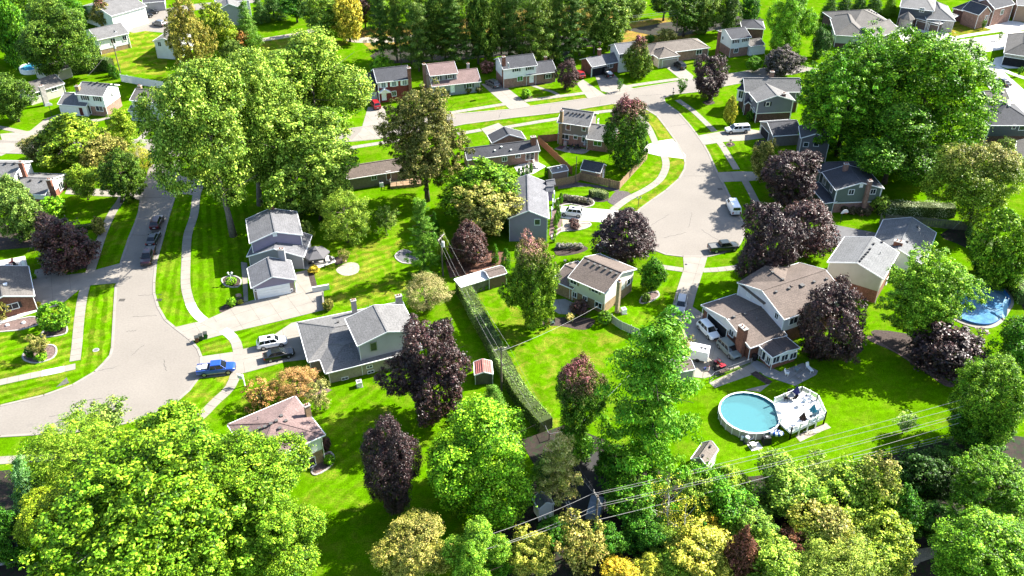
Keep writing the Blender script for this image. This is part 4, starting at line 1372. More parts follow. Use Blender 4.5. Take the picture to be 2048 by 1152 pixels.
# --- tall grey house end-on
H = House('house', (1068, 440), 'tall grey house seen end-on with light ridge roof and one white window')
b = H.block((1016, 437), (1097.8, 437), (1111.8, 364), 5.2, 1.7, 'y', wall=S_BLUEG, rm=R_GREY)
b.win('F', 1074.7, 444, .95, 1.15, panes=1)
for y in (392, 408, 424):
 b.win('R', 1108 - (y - 392) * .16, y, .9, 1.2, panes=1)
w_ = H.block((1036, 368), (1062, 372), (1066, 358), 5.1, .9, 'x', wall=S_BLUEG, rm=R_GREY, gutter=False, z0=3.0)
w_ = H.block((1094, 372), (1112, 369), (1111, 361), 5.22, .8, 'x', wall=S_BLUEG, rm=R_GREY, gutter=False, z0=3.0)
w_ = H.block((1092, 384), (1109, 383), (1110, 375), 5.22, .8, 'x', wall=S_BLUEG, rm=R_GREY, gutter=False, z0=3.0)

# --- white house with two chimneys, left edge
H = House('house', (70, 370), 'white house in two grey-roofed steps with two tall red brick chimneys, at the left edge')
b = H.block((-60, 356), (27, 357.7), (81.3, 322), 5.3, 1.5, 'x', wall=S_WHITE, rm=R_MID)
b.vents((11.5, 328), (29, 328), m=DARKM)
b.chimney(40.5, 324, 7.6, .8, .6)
b.win('R', 36, 356, .6, 1.0, panes=1)
c = H.block((18, 387), (90.3, 389.3), (131.5, 348), 2.9, 1.4, 'x', wall=S_WHITE, low=BRICK, split=1.6, rm=R_MID)
c.vents((61, 362), (83, 363), (80, 348), m=DARKM)
c.chimney(97, 358.5, 5.6, .9, .6)
c.win('F', 62, 395, 1.0, 1.4, panes=2)
c.win('R', 121, 372, 1.4, 1.6, panes=2)

# --- brick house bottom left
H = House('house', (30, 610), 'brick ranch with taupe gable roof at the left edge by the clipped lime bush')
b = H.block((-48, 622), (68.7, 592), (57, 532), 2.9, 1.5, 'y', wall=BRICK, rm=R_TAUPE)
b.win('F', 24, 613, 1.9, 1.0, panes=2, shutters=SHUT)
b.vents((11, 570), m=WHITE, s=.5)
b.garage('R', 64, 575, 2.6, 2.0)

# --- white house with garage, upper left
H = House('house', (205, 210), 'white two-storey house with black shutters, side garage and pink brick base, upper left')
b = H.block((149.8, 188), (205.7, 192.6), (252, 170.5), 5.4, 1.7, 'x', wall=S_WHITE, low=BRICKP, split=2.4, rm=R_MID)
b.win('F', 170, 195.5, 1.0, 1.1, panes=2, shutters=SHUT)
b.win('F', 194.5, 197.5, 1.0, 1.1, panes=2, shutters=SHUT)
b.win('F', 199, 217, 1.8, 1.2, panes=2)
b.win('F', 178, 219, .9, 2.0, door=True, glassm=DARKM)
b.win('R', 223, 190, .8, 1.0, panes=2)
b.vents((183, 166), (190, 168), (195, 166), (203, 168.5), (211, 169.5), (219, 170), (227, 170.5), m=DARKM)
c = H.block((114.6, 208), (171.7, 212.6), (190, 188), 2.8, 1.5, 'x', wall=S_WHITE, rm=R_MID)
c.garage('F', 137, 223, 4.0, 2.0)
c.win('F', 163, 223, 1.0, 2.0, door=True, glassm=mat('red_door', (0.12, 0.02, 0.02)))
b.chimney(154, 171.5, 7.0, 1.0, .8, m=BRICKT)

# --- cream ranch with a dish, far upper left
H = House('house', (85, 190), 'cream ranch with broad stone chimney, shaded by the dark oak near the small pool')
b = H.block((56, 189), (129, 166.7), (108, 149), 3.0, 1.4, 'x', wall=siding('ivory_siding', (0.6, 0.56, 0.46)), rm=R_TAUPE)
b.chimney(82, 172, 5.0, 1.2, .8, m=STONE)
b.win('F', 76, 188, 1.0, 1.0, panes=2)
b.win('F', 108, 178, 1.3, .9, panes=2)
H = House('shed', (116, 140), 'white garden garage with a grey roof, beside the small pool', 'shed', 'sheds')
b = H.block((88, 149), (143, 134), (124, 119), 2.8, 1.3, 'x', wall=S_CREAM, rm=R_TAUPE)
b.win('F', 105, 151, .9, 1.9, door=True, glassm=mat('grey_door', (.3, .3, .3)))
H = House('house', (290, 205), 'taupe roofed house with white walls, peeping out left of the large light green trees')
b = H.block((259, 200), (330, 207), (350, 184), 5.0, 1.6, 'x', wall=S_WHITE, rm=R_TAUPE)
b.chimney(279, 171, 7.0, .8, .6, m=BRICKT)
b.win('F', 273, 206, .9, 1.1, panes=1)
c = H.block((256, 222), (290, 224), (294, 212), 2.6, .7, 'x', wall=S_WHITE, rm=R_MID)
H = House('house', (228, 90), 'white house with a light grey roof and brick base, left of the sloping field')
b = H.block((194, 80), (258, 66), (234, 47), 4.4, 1.6, 'x', wall=S_WHITE, low=BRICKT, split=1.3, rm=R_MID)
b.win('F', 226, 82, 1.2, 1.4, panes=2)
b.win('F', 249, 76, 1.0, 1.4, panes=2)
c = H.block((222, 76), (246, 71), (238, 60), 3.6, 1.6, 'y', wall=S_WHITE, rm=R_MID)
H = House('house', (225, 35), 'large white house with grey roof and brick wing, top left behind the reddish tree')
b = H.block((163, 12), (222, 32), (282, 8), 5.2, 1.8, 'y', wall=S_WHITE, rm=R_MID)
c = H.block((222, 32), (276, 6), (262, -6), 3.2, 1.0, 'x', wall=BRICKP, rm=R_MID)
c.win('F', 240, 34, 1.2, 1.3, panes=2)
c.win('F', 258, 24, 1.2, 1.3, panes=2)
H = House('house', (322, 95), 'white-walled house with a plain grey roof, half hidden by the tall golden tree')
b = H.block((305, 82), (350, 85), (348, 53), 5.0, 1.0, 'y', wall=S_WHITE, rm=R_TAUPE)
b.win('F', 319, 88, .9, 1.2, panes=2)
H = House('house', (462, 30), 'pale house with white gable and grey roof, at the top edge above the light conifer')
b = H.block((432, 22), (486, 17), (476, -6), 5.0, 1.8, 'y', wall=S_GREY, rm=R_MID)
b = H.block((432, 8), (500, 0), (492, -14), 5.6, 1.8, 'x', wall=S_WHITE, rm=R_MID)
H = House('house', (305, 2), 'dark-roofed house at the top edge beyond the turning court')
b = H.block((285, 6), (330, 2), (320, -14), 3.0, 1.4, 'x', wall=S_GREY, rm=R_DARK)

# --- red brick colonial
H = House('house', (780, 190), 'dark red brick colonial with charcoal roof, white portico and red car outside')
b = H.block((753.5, 165.4), (822.5, 157.6), (812, 134), 5.5, 2.0, 'x', wall=mat('deep_red_brick', (0.20, 0.035, 0.03), .85, amt=.15, fine=.2, fscale=6), rm=R_DARK)
for x, y in ((767, 170), (788, 167.5), (809, 165)):
 b.win('F', x, y, 1.0, 1.2, panes=2, shutters=WHITE, glassm=mat('pale_glass', (0.22, 0.25, 0.27), .1))
b.win('F', 788, 187, 1.0, 1.2, panes=2)
b.win('F', 768, 192, 1.0, 2.0, door=True, glassm=WHITE)
b.corner_trim()
b.chimney(817.5, 135.5, 8.3, .8, .8)
c = H.block((720, 172), (753, 168), (744, 147), 4.4, 1.6, 'x', wall=mat('deep_red_brick', (0.20, 0.035, 0.03)), rm=R_DARK)
c.garage('F', 744, 198, 2.6, 2.1)
c.win('F', 741, 172, .7, .9, panes=1)
d = H.block((758.5, 187), (781, 184.5), (777, 178), 2.9, .9, 'y', wall=WHITE, rm=WHITE, over=.15, z0=2.7)
for x in (760.5, 779.5):
 p = at(x, 203 if x < 770 else 201)
 mb = MB(); mb.cyl((p.x, p.y, 0), .14, 2.8, 8); mb.build('column', WHITE, H.o)

# --- pinkish roofed grey house
H = House('house', (910, 170), 'grey house with pinkish roofs in two steps, next to the red brick colonial')
b = H.block((860, 152), (916, 146), (900, 125), 5.3, 1.7, 'x', wall=S_GREY, rm=R_PINK)
b.win('F', 874.5, 156, 1.1, 1.0, panes=2, shutters=SHUT)
b.win('F', 899.5, 153, 1.1, 1.0, panes=2, shutters=SHUT)
b.chimney(848, 128, 7.8, .7, .8, m=mat('brown_stone', (0.22, 0.13, 0.11)))
c = H.block((864, 173.5), (962, 163), (944, 140), 2.9, 2.0, 'x', wall=S_GREY, rm=R_PINK)
c.win('F', 938, 171, 1.4, 1.1, panes=2, shutters=SHUT)
c.win('F', 905, 177, .9, 1.9, door=True, glassm=WHITE)
c.chimney(936, 127, 6.0, .6, .6, m=STONE)

# --- white over brick, dark roof
H = House('house', (1060, 150), 'white-over-brick house with a dark grey roof and black shutters, left of the purple street tree')
b = H.block((1006, 139), (1075, 130.5), (1060, 110), 5.3, 1.8, 'x', wall=S_WHITE, low=BRICKP, split=2.5, rm=R_DARK)
b.win('F', 1033, 138.5, 1.1, 1.1, panes=2, shutters=SHUT)
b.win('F', 1059.5, 135.5, 1.1, 1.1, panes=2, shutters=SHUT)
b.win('F', 1040, 157, 1.4, 1.2, panes=2, glassm=GREENGL)
b.win('L', 1017, 130, .7, 1.0, panes=1)
b.chimney(1007.5, 113, 8.2, .8, .7)
c = H.block((1052, 151), (1114, 143), (1098, 123), 2.9, 1.8, 'x', wall=BRICKP, rm=R_DARK)
c.win('F', 1096.5, 152.5, 1.4, 1.0, panes=2, shutters=SHUT)
c.win('F', 1063, 157, 1.0, 2.0, door=True, glassm=WHITE)
c.chimney(1091, 113, 5.5, .6, .6)

# --- white over brick with carport
H = House('house', (1225, 130), 'low brick house with a white upper storey and open carport, behind the green-red tree')
b = H.block((1238, 108), (1282, 103), (1258, 86), 5.3, 1.6, 'x', wall=S_WHITE, rm=R_GREY)
b.win('F', 1247, 112, .9, 1.0, panes=2, shutters=SHUT)
c = H.block((1184, 134), (1264, 118), (1238, 103.5), 2.9, 1.4, 'x', wall=BRICK, rm=R_GREY)
c.garage('F', 1199, 141, 5.0, 2.2, open_=True)
c.win('F', 1222, 131, 1.0, 1.1, panes=2, shutters=SHUT)
c.chimney(1199, 98, 6.0, .8, .7)

# --- tan ranch
H = House('house', (1350, 110), 'tan hip-roofed ranch with a beige double garage and a black car outside')
b = H.block((1318, 117), (1360, 111), (1338, 96), 2.9, 1.7, 'y', 'hip', wall=siding('beige_siding', (0.46, 0.40, 0.31)), rm=R_TAN)
b.garage('F', 1340, 123, 4.6, 2.1, m=mat('beige_door', (0.42, 0.37, 0.30)))
b.vents((1313, 99), (1319, 98), (1325, 98.5), m=DARKM, s=.25)
c = H.block((1300, 110), (1420, 95), (1394, 77), 2.9, 1.7, 'x', 'hip', wall=BRICKP, rm=R_TAN)
c.win('F', 1398, 104, 1.6, 1.2, panes=2)

# --- white with navy roof, top right of the crescent
H = House('house', (1480, 85), 'white two-storey with charcoal roof and small garage, at the far end of the street')
b = H.block((1463, 79), (1503, 74), (1479, 55), 5.3, 1.6, 'x', wall=S_WHITE, low=BRICKP, split=2.5, rm=R_DARK)
b.win('F', 1472, 82, 1.0, 1.1, panes=2, shutters=SHUT)
b.win('F', 1491, 79, 1.0, 1.1, panes=2, shutters=SHUT)
b.win('F', 1472, 101, 1.2, 1.2, panes=2)
b.win('L', 1446, 76, .7, .9, panes=1)
b.chimney(1440, 62, 7.8, .7, .7)
c = H.block((1462, 94), (1494, 91), (1490, 86), 2.7, .6, 'x', 'shed', wall=S_WHITE, rm=R_DARK, z0=2.2)
for x, y in ((1466, 112), (1478, 111), (1492, 109)):
 p = at(x, y)
 mb = MB(); mb.beam((p.x, p.y, 0), (p.x + .001, p.y, 2.6), .14, .14); mb.build('porch_post', WHITE, H.o)
d = H.block((1500, 93), (1530, 89), (1520, 76), 2.8, 1.0, 'x', wall=S_WHITE, rm=R_TAUPE)
d.garage('F', 1516, 101, 4.2, 2.0)
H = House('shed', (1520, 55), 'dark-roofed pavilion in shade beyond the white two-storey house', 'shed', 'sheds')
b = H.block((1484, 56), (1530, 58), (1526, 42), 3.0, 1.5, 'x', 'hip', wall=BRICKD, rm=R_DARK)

# --- newer houses, top right
H = House('house', (1740, 80), 'wide taupe-roofed newer house with many hips and a small round turret, top right')
b = H.block((1671, 70), (1737, 74), (1712, 35), 3.6, 2.4, 'y', 'hip', wall=S_LGREEN, low=BRICKD, split=1.2, rm=R_TAUPE)
c = H.block((1700, 62), (1800, 56), (1782, 16), 3.8, 3.0, 'x', 'hip', wall=BRICKD, rm=R_TAUPE)
d = H.block((1752, 76), (1800, 60), (1778, 36), 3.6, 2.0, 'x', 'gable', wall=mat('taupe_stone2', (0.25, 0.2, 0.17), .9, amt=.2), rm=R_TAUPE)
d.garage('F', 1766, 79, 3.6, 2.2, open_=True)
d.garage('F', 1788, 71, 2.4, 2.1, m=mat('brown_door2', (0.16, 0.11, 0.09)))
c.vents((1738, 21), (1743, 24), (1748, 26), (1753, 28), (1756, 38), (1761, 40), (1766, 42), m=DARKM)
p = at(1808, 58)
mb = MB(); mb.cyl((p.x, p.y, 0), 2.0, 3.4, 8); mb.build('turret', STONE, H.o)
mb = MB(); mb.cyl((p.x, p.y, 3.4), 2.5, 1.8, 8, 0.05); mb.build('turret_roof', R_TAUPE, H.o)
H = House('house', (1855, 40), 'dark slate newer house with a light hipped roof and triple garage, top right')
b = H.block((1800, 14), (1868, 22), (1880, -16), 5.6, 2.6, 'x', 'hip', wall=S_NAVY, low=BRICKD, split=2.5, rm=R_MID)
c = H.block((1853, 38), (1911, 42), (1905, 12), 3.6, 2.2, 'y', 'hip', wall=STONE, rm=R_MID)
d = H.block((1832, 36), (1880, 48), (1884, 22), 3.0, 1.2, 'x', 'hip', wall=mat('dark_stone', (.12, .09, .08)), rm=R_MID)
d.garage('F', 1845, 47, 3.6, 2.2, m=mat('brown_door2', (0.16, 0.11, 0.09)))
d.garage('F', 1868, 53, 2.6, 2.2, m=mat('brown_door2', (0.16, 0.11, 0.09)))
b.win('F', 1844, 20, 1.2, 1.1, panes=2)
H = House('house', (1970, 40), 'red brick newer house with charcoal hips and two front gables, top right corner')
b = H.block((1905, 16), (1964, 31), (1982, -6), 3.6, 3.2, 'y', 'hip', wall=BRICKD, rm=R_DARK)
c = H.block((1958, 30), (1984, 24), (1990, 4), 4.4, 2.2, 'y', wall=BRICKP, rm=R_DARK)
d = H.block((1990, 18), (2030, 8), (2026, -14), 5.4, 2.0, 'x', wall=BRICKP, rm=R_DARK)
c.win('F', 1972, 36, 1.0, 1.4, panes=1)
d.win('F', 2004, 24, 1.2, 1.4, panes=2)
H = House('house', (2046, 20), 'tan house with a grey roof at the extreme top right')
b = H.block((2034, 10), (2080, 14), (2090, -12), 5.0, 2.0, 'x', wall=S_TAN, rm=R_MID)
H = House('house', (2046, 110), 'tan garage house with taupe hip roof at the right edge, doors open')
b = H.block((2008, 106), (2075, 116), (2085, 78), 3.4, 2.4, 'y', 'hip', wall=STONE, rm=R_TAUPE)
b.garage('F', 2030, 117, 5.5, 2.3, open_=True)
H = House('house', (2020, 260), 'dark slate house with a big charcoal hip roof and brick base, at the right edge')
b = H.block((1980, 250.5), (2078, 250.5), (2042, 209), 5.6, 2.6, 'y', 'hip', wall=S_NAVY, low=BRICKD, split=2.8, rm=R_DARK)
b.win('F', 2028, 253, .7, 1.0, panes=1)
b.win('F', 2044, 255, 1.2, 1.2, panes=1)
b.win('L', 1971, 250, 1.0, 1.4, panes=1, glassm=GREENGL)
b.vents((2003, 202), (2006, 205), (2009, 207), m=DARKM)
b.vents((2018, 212), m=WHITE, s=.4)
c = H.block((1976, 203), (2020, 199), (2012, 182), 5.0, 1.6, 'x', wall=S_NAVY, rm=R_TAUPE)
c.vents((1990, 184), (2006, 186), m=WHITE, s=.3)
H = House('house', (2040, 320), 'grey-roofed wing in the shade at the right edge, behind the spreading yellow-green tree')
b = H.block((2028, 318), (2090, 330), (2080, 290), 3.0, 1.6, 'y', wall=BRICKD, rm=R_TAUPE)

# --- sheds
H = House('shed', (1185, 345), 'tan garden shed with a charcoal roof, behind the plank fence', 'shed', 'sheds')
b = H.block((1160.6, 338), (1201, 346), (1214.5, 331), 2.5, 1.3, 'x', wall=S_TAN, rm=R_DARK, over=.15)
b.win('R', 1206, 348, .8, 1.7, door=True, glassm=WHITE)
H = House('shed', (1122, 345), 'low grey-roofed shed squeezed between plank fences', 'shed', 'sheds')
b = H.block((1104, 346), (1137, 340), (1128, 329), 2.3, .5, 'x', wall=S_TAN, rm=R_MID, over=.15)
b.vents((1116, 337), (1123, 335), m=WHITE, s=.25)
H = House('shed', (1128, 103), 'small blue-grey shed in the far lawn near the transformer pole', 'shed', 'sheds')
b = H.block((1114, 102), (1137, 104), (1140, 97), 2.3, 1.2, 'y', wall=S_SLATE, rm=R_GREY, over=.12)
H = House('shed', (1412, 930), 'tan-roofed cream shed with two roof vents, at the edge of the pool lawn', 'shed', 'sheds')
b = H.block((1382, 918), (1413.5, 932), (1439.5, 900), 2.3, 1.0, 'y', wall=siding('cream_shed_siding', (0.56, 0.50, 0.42)), rm=R_TAN, over=.15)
b.vents((1420, 894), (1405, 913), m=DARKM, s=.25)
b.win('R', 1425, 925, 1.4, 1.7, door=True, glassm=WHITE)
H = House('shed', (968, 755), 'small shed with a faded red ribbed roof, between the purple tree and the long hedge', 'shed', 'sheds')
b = H.block((950, 750), (985.5, 748), (981, 722), 2.0, .5, 'y', wall=PLANKG, rm=R_RED, over=.1)
mb = MB()
for k in range(1, 9):
 x = b.W * k / 9
 t = 1 - abs(2 * x / b.W - 1)
 z = b.ze + b.rise * t + .03
 mb.beam(b.w(x, 0, z), b.w(x, b.D, z), .08, .06)
mb.build('roof_rib', R_RED, H.o)
H = House('shed', (963, 560), 'long narrow grey plank lean-to with a pale roof, beside the purple bush', 'shed', 'sheds')
b = H.block((922, 574), (980, 556), (966, 542), 2.2, .15, 'x', 'shed', wall=PLANKG, rm=mat('pale_panel_roof', (0.62, 0.60, 0.57), .6, amt=.06), over=.1)
c = H.block((978, 556), (1014, 546), (1003, 530), 2.5, .5, 'x', wall=mat('brown_shed_wall', (0.18, 0.10, 0.07)), rm=R_BROWN, over=.15)
H = House('shed', (1378, 745), 'low brown-roofed shed beside the parked trailer, partly behind the tall pine', 'shed', 'sheds')
b = H.block((1338, 748), (1390, 738), (1380, 712), 2.3, .6, 'x', wall=STONE, rm=R_BROWN, over=.12)
H = House('shed', (1098, 1015), 'small white shed in deep shade below the bright green tree', 'shed', 'sheds')
b = H.block((1078, 1018), (1108, 1008), (1100, 985), 2.4, .8, 'y', wall=S_WHITE, rm=R_GREY, over=.12)
H = House('house', (10, 1130), 'dark grey roof corner in deep shade at the lower left edge')
b = H.block((-60, 1112), (34, 1094), (28, 1058), 3.0, 1.2, 'x', wall=S_GREY, rm=R_DARK)
# ------------------------------------------------------------ trees, hedges, shrubs
RNG = np.random.default_rng(11)

def leaf_mesh(name, C, Nrm, size, tint, aspect=0.62, rng=RNG, bend=0.25):
 """one four-cornered leaf per row of C (centres), lying across Nrm"""
 n = len(C)
 Nrm = Nrm / np.maximum(1e-6, np.linalg.norm(Nrm, axis=1, keepdims=True))
 r = rng.normal(size=(n, 3))
 T = np.cross(Nrm, r)
 T /= np.maximum(1e-6, np.linalg.norm(T, axis=1, keepdims=True))
 B = np.cross(Nrm, T)
 s = (size * rng.uniform(0.65, 1.35, n))[:, None] if np.isscalar(size) else (size * rng.uniform(0.7, 1.3, n))[:, None]
 V = np.empty((n, 4, 3), np.float32)
 V[:, 0] = C - T * s * 0.5
 V[:, 1] = C - B * s * 0.5 * aspect + Nrm * s * bend * .3
 V[:, 2] = C + T * s * 0.5
 V[:, 3] = C + B * s * 0.5 * aspect + Nrm * s * bend * .3
 me = bpy.data.meshes.new(name)
 me.vertices.add(4 * n)
 me.vertices.foreach_set('co', V.reshape(-1))
 me.loops.add(4 * n)
 me.loops.foreach_set('vertex_index', np.arange(4 * n, dtype=np.int32))
 me.polygons.add(n)
 me.polygons.foreach_set('loop_start', np.arange(0, 4 * n, 4, dtype=np.int32))
 me.polygons.foreach_set('loop_total', np.full(n, 4, np.int32))
 a = me.color_attributes.new('tint', 'FLOAT_COLOR', 'POINT')
 col = np.ones((n, 4, 4), np.float32)
 col[:, :, :3] = tint[:, None, :]
 a.data.foreach_set('color', col.reshape(-1))
 me.update(calc_edges=True)
 return me

def sph(n, rng):
 v = rng.normal(size=(n, 3))
 return v / np.linalg.norm(v, axis=1, keepdims=True)

def crown(name, clumps, per, leaf, seed, kind='round', cr=0.2, inner=0.55, lump=0.16, aspect=0.62, up=0.5, droop=0.0):
 """unit crown: clumps of leaves spread over a lumpy ellipsoid, cone or tiered volume (x, y, z within -1..1)"""
 rng = np.random.default_rng(seed)
 d = sph(clumps, rng)
 ph = rng.uniform(0, 6.28, 12)
 lum = 1 + lump * (np.sin(3 * d[:, 0] + 2.1 * d[:, 2] * 2 + ph[0]) + np.sin(4 * d[:, 1] + ph[1] + 3 * d[:, 2]) + .7 * np.sin(6 * d[:, 0] - 5 * d[:, 1] + ph[2])) * .6
 rad = inner + (1 - inner) * rng.uniform(0, 1, clumps) ** 0.55
 c = d * (lum * rad)[:, None]
 if kind == 'oval':            # narrower towards the top
  w = np.sqrt(np.clip(1.08 - 0.55 * (c[:, 2] + .2), .25, 1.25))
  c[:, :2] *= w[:, None]
 elif kind == 'lobed':         # main limbs carry rounded masses with gaps between them
  nl = 11
  lc = sph(nl, rng)
  lc = lc * rng.uniform(.46, .66, (nl, 1))
  lc[:, 2] = lc[:, 2] * .9 + .05
  lc[0] = (0, 0, .5)
  lr_ = rng.uniform(.30, .46, nl)
  li = rng.integers(0, nl, clumps * 3)
  p_ = lc[li] + sph(clumps * 3, rng) * (lr_[li] * rng.uniform(.55, 1.0, clumps * 3) ** .5)[:, None]
  dist = np.linalg.norm(p_[:, None, :] - lc[None], axis=2) / lr_[None]
  keep = np.sort(dist, axis=1)[:, 0] > .55
  c = p_[keep][:clumps]
  clumps = len(c)
 elif kind == 'bough':         # tall pine: flat boughs in open whorls, pointed top
  c = []
  nb = max(20, clumps // 11)
  for i in range(nb):
   zz = -.98 + 1.9 * (i / nb)
   a = i * 2.4 + rng.uniform(-.3, .3)
   R = (1.0 - .86 * ((zz + 1) / 2) ** 1.25) * rng.uniform(.62, 1.1)
   for k in range(11):
    t = (k + 1) / 11
    j = rng.normal(size=3) * (.03 + .07 * t)
    c.append((math.cos(a) * R * t + j[0], math.sin(a) * R * t + j[1], zz + .10 * t ** 2 + j[2] * .25))
  c = np.array(c)
  clumps = len(c)
 elif kind == 'cone':
  z = 1 - 2 * rng.uniform(0, 1, clumps) ** 0.62
  z = np.sort(z)[::-1]
  R = (1 - z) / 2 * .95 + .05
  tier = .75 + .25 * np.cos(z * 30)
  a = rng.uniform(0, 6.28, clumps)
  rr = R * tier * rng.uniform(.55, 1.0, clumps)
  c = np.stack([rr * np.cos(a), rr * np.sin(a), z - .25 * rr], 1)
 elif kind == 'column':
  z = rng.uniform(-1, 1, clumps)
  R = np.clip(1.0 - np.maximum(z - .2, 0) ** 1.6 * 1.2, .05, 1)
  a = rng.uniform(0, 6.28, clumps)
  rr = R * rng.uniform(.6, .95, clumps)
  c = np.stack([rr * np.cos(a), rr * np.sin(a), z], 1)
 elif kind == 'pine':          # long limbs reaching out in open layers
  nb = max(8, clumps // 7)
  zb = np.linspace(-.95, .92, nb)
  c = []
  for i in range(nb):
   a = i * 2.4 + rng.uniform(-.4, .4)
   R = (0.98 - 0.72 * max(0, (zb[i] + .35) / 1.35) ** 1.3) * rng.uniform(.7, 1.08)
   for k in range(7):
    t = (k + .6) / 7
    j = rng.normal(size=3) * .06
    c.append((math.cos(a) * R * t + j[0], math.sin(a) * R * t + j[1], zb[i] + .10 * t + j[2] * .6))
  c = np.array(c)
  clumps = len(c)
  d = c / np.maximum(.05, np.linalg.norm(c, axis=1, keepdims=True))
 elif kind == 'spread':        # wide and flat-topped, open below
  c[:, 2] = np.abs(c[:, 2]) * 1.3 - .55 + rng.normal(size=clumps) * .1
 elif kind == 'vase':
  w = np.clip(.62 + .5 * (c[:, 2] + .3), .3, 1.1)
  c[:, :2] *= w[:, None]
 csz = cr * rng.uniform(.65, 1.3, clumps)
 idx = np.repeat(np.arange(clumps), per)
 ld = sph(clumps * per, rng)
 ld[:, 2] = np.where(rng.uniform(size=len(ld)) < .6, np.abs(ld[:, 2]), ld[:, 2])
 lr = rng.uniform(.35, 1, len(ld)) ** .6 * np.where(rng.uniform(size=len(ld)) < .16, 1.5, 1)
 off = ld * (lr * csz[idx])[:, None]
 flat = np.array([1, 1, .32 if kind == 'bough' else .45 if kind in ('pine', 'cone') else .75])
 off *= flat
 C = c[idx] + off
 if droop:
  C[:, 2] -= droop * (off[:, 0] ** 2 + off[:, 1] ** 2) / .03
 out = C / np.maximum(.05, np.linalg.norm(C, axis=1, keepdims=True))
 Nn = ld * .75 + out * .45 + np.array([0, 0, up]) + rng.normal(size=C.shape) * .62
 ct = rng.uniform(0, 1, (clumps, 3))
 lt = rng.uniform(0, 1, (len(C), 3))
 tint = .36 * ct[idx] + .64 * lt
 tint[:, 2] = np.clip(.5 + (tint[:, 2] - .5) * 1.45, 0, 1)
 e = np.percentile(np.hypot(C[:, 0], C[:, 1]), 98)
 C[:, :2] /= e
 z0, z1 = np.percentile(C[:, 2], 1), np.percentile(C[:, 2], 99)
 C[:, 2] = (C[:, 2] - (z0 + z1) / 2) / ((z1 - z0) / 2)
 return leaf_mesh(name, C.astype(np.float32), Nn, leaf, tint.astype(np.float32), aspect, rng)

CROWNS = {
 'round': [crown('broadleaf_crown', 520, 52, .066, 1, 'round', cr=.14, lump=.2), crown('broadleaf_crown', 500, 54, .066, 2, 'round', cr=.13, lump=.3), crown('broadleaf_crown', 520, 52, .066, 3, 'lobed', cr=.13), crown('broadleaf_crown', 520, 52, .066, 31, 'oval', cr=.13, lump=.26)],
 'oval': [crown('oval_crown', 480, 52, .068, 4, 'oval', cr=.13), crown('oval_crown', 480, 52, .068, 5, 'oval', lump=.25, cr=.13)],
 'big': [crown('large_crown', 1300, 62, .036, 6, 'lobed', cr=.085), crown('large_crown', 1250, 64, .036, 7, 'round', cr=.085, inner=.5, lump=.34), crown('large_crown', 1300, 62, .036, 8, 'lobed', cr=.08)],
 'dense': [crown('dense_crown', 820, 52, .05, 9, 'oval', cr=.11, inner=.64, lump=.18), crown('dense_crown', 820, 52, .05, 10, 'round', cr=.11, inner=.64, lump=.22)],
 'cone': [crown('conifer_crown', 240, 60, .085, 12, 'cone', cr=.16, aspect=.3, droop=.03), crown('conifer_crown', 260, 60, .085, 13, 'cone', cr=.15, aspect=.3, droop=.03)],
 'pine': [crown('pine_crown', 300, 55, .08, 14, 'pine', cr=.14, aspect=.35), crown('pine_crown', 260, 60, .085, 15, 'pine', cr=.16, aspect=.35)],
 'bigpine': [crown('tall_pine_crown', 500, 75, .048, 16, 'bough', cr=.10, aspect=.4, up=.8)],
 'column': [crown('column_crown', 120, 50, .14, 17, 'column', cr=.28, aspect=.4)],
 'spread': [crown('spreading_crown', 240, 75, .08, 18, 'spread', cr=.17)],
 'sparse': [crown('thin_crown', 120, 45, .075, 19, 'round', cr=.16, inner=.4, lump=.25), crown('thin_crown', 150, 55, .08, 20, 'vase', cr=.16, inner=.4, lump=.25)],
 'feather': [crown('feathery_crown', 300, 80, .06, 21, 'round', cr=.16, aspect=.22, lump=.22)],
 'shrub': [crown('shrub_crown', 110, 55, .14, 22, 'round', cr=.26, inner=.6, lump=.14), crown('shrub_crown', 120, 50, .14, 23, 'round', cr=.24, inner=.6, lump=.2)],
 'clipped': [crown('clipped_crown', 200, 50, .10, 24, 'round', cr=.14, inner=.88, lump=.02)],
 'bare': [crown('nearly_bare_crown', 60, 18, .06, 25, 'vase', cr=.16, inner=.3, lump=.25)],
}
L_GREEN = foliage('green_leaves')
L_RED = foliage('red_topped_leaves', (0.24, 0.085, 0.06), .45, 1.0)
L_PINK = foliage('pink_topped_leaves', (0.30, 0.15, 0.08), .45, 1.0)
L_GOLD = foliage('gold_topped_leaves', (0.24, 0.22, 0.035), .35, 1.05)
L_NEEDLE = foliage('needles', spread=.45, trans=.15)
L_PURPLE = foliage('purple_leaves', spread=.8, trans=.10, hue=.04, spec=.38, young=(1.2, 1.0, 1.1), shade_tone=(.7, .7, .75))

# leaf colours (albedo)
C_MAPLE = (0.098, 0.148, 0.018)
C_LIGHT = (0.145, 0.178, 0.024)
C_LIME = (0.12, 0.20, 0.018)
C_MID = (0.060, 0.125, 0.013)
C_DEEP = (0.035, 0.085, 0.012)
C_OAK = (0.055, 0.085, 0.02)
C_PALE = (0.12, 0.155, 0.035)
C_GREYG = (0.10, 0.125, 0.045)
C_OLIVE = (0.135, 0.125, 0.03)
C_GOLD = (0.27, 0.205, 0.02)
C_YELL = (0.20, 0.20, 0.02)
C_BRONZE = (0.088, 0.086, 0.022)
C_ORANGE = (0.24, 0.115, 0.032)
C_PURP = (0.025, 0.013, 0.018)
C_PURP2 = (0.040, 0.019, 0.022)
C_SPRUCE = (0.045, 0.08, 0.035)
C_BLUE = (0.10, 0.17, 0.13)
C_PINE = (0.045, 0.075, 0.025)
C_WEEP = (0.055, 0.11, 0.02)
C_RUST = (0.13, 0.05, 0.03)

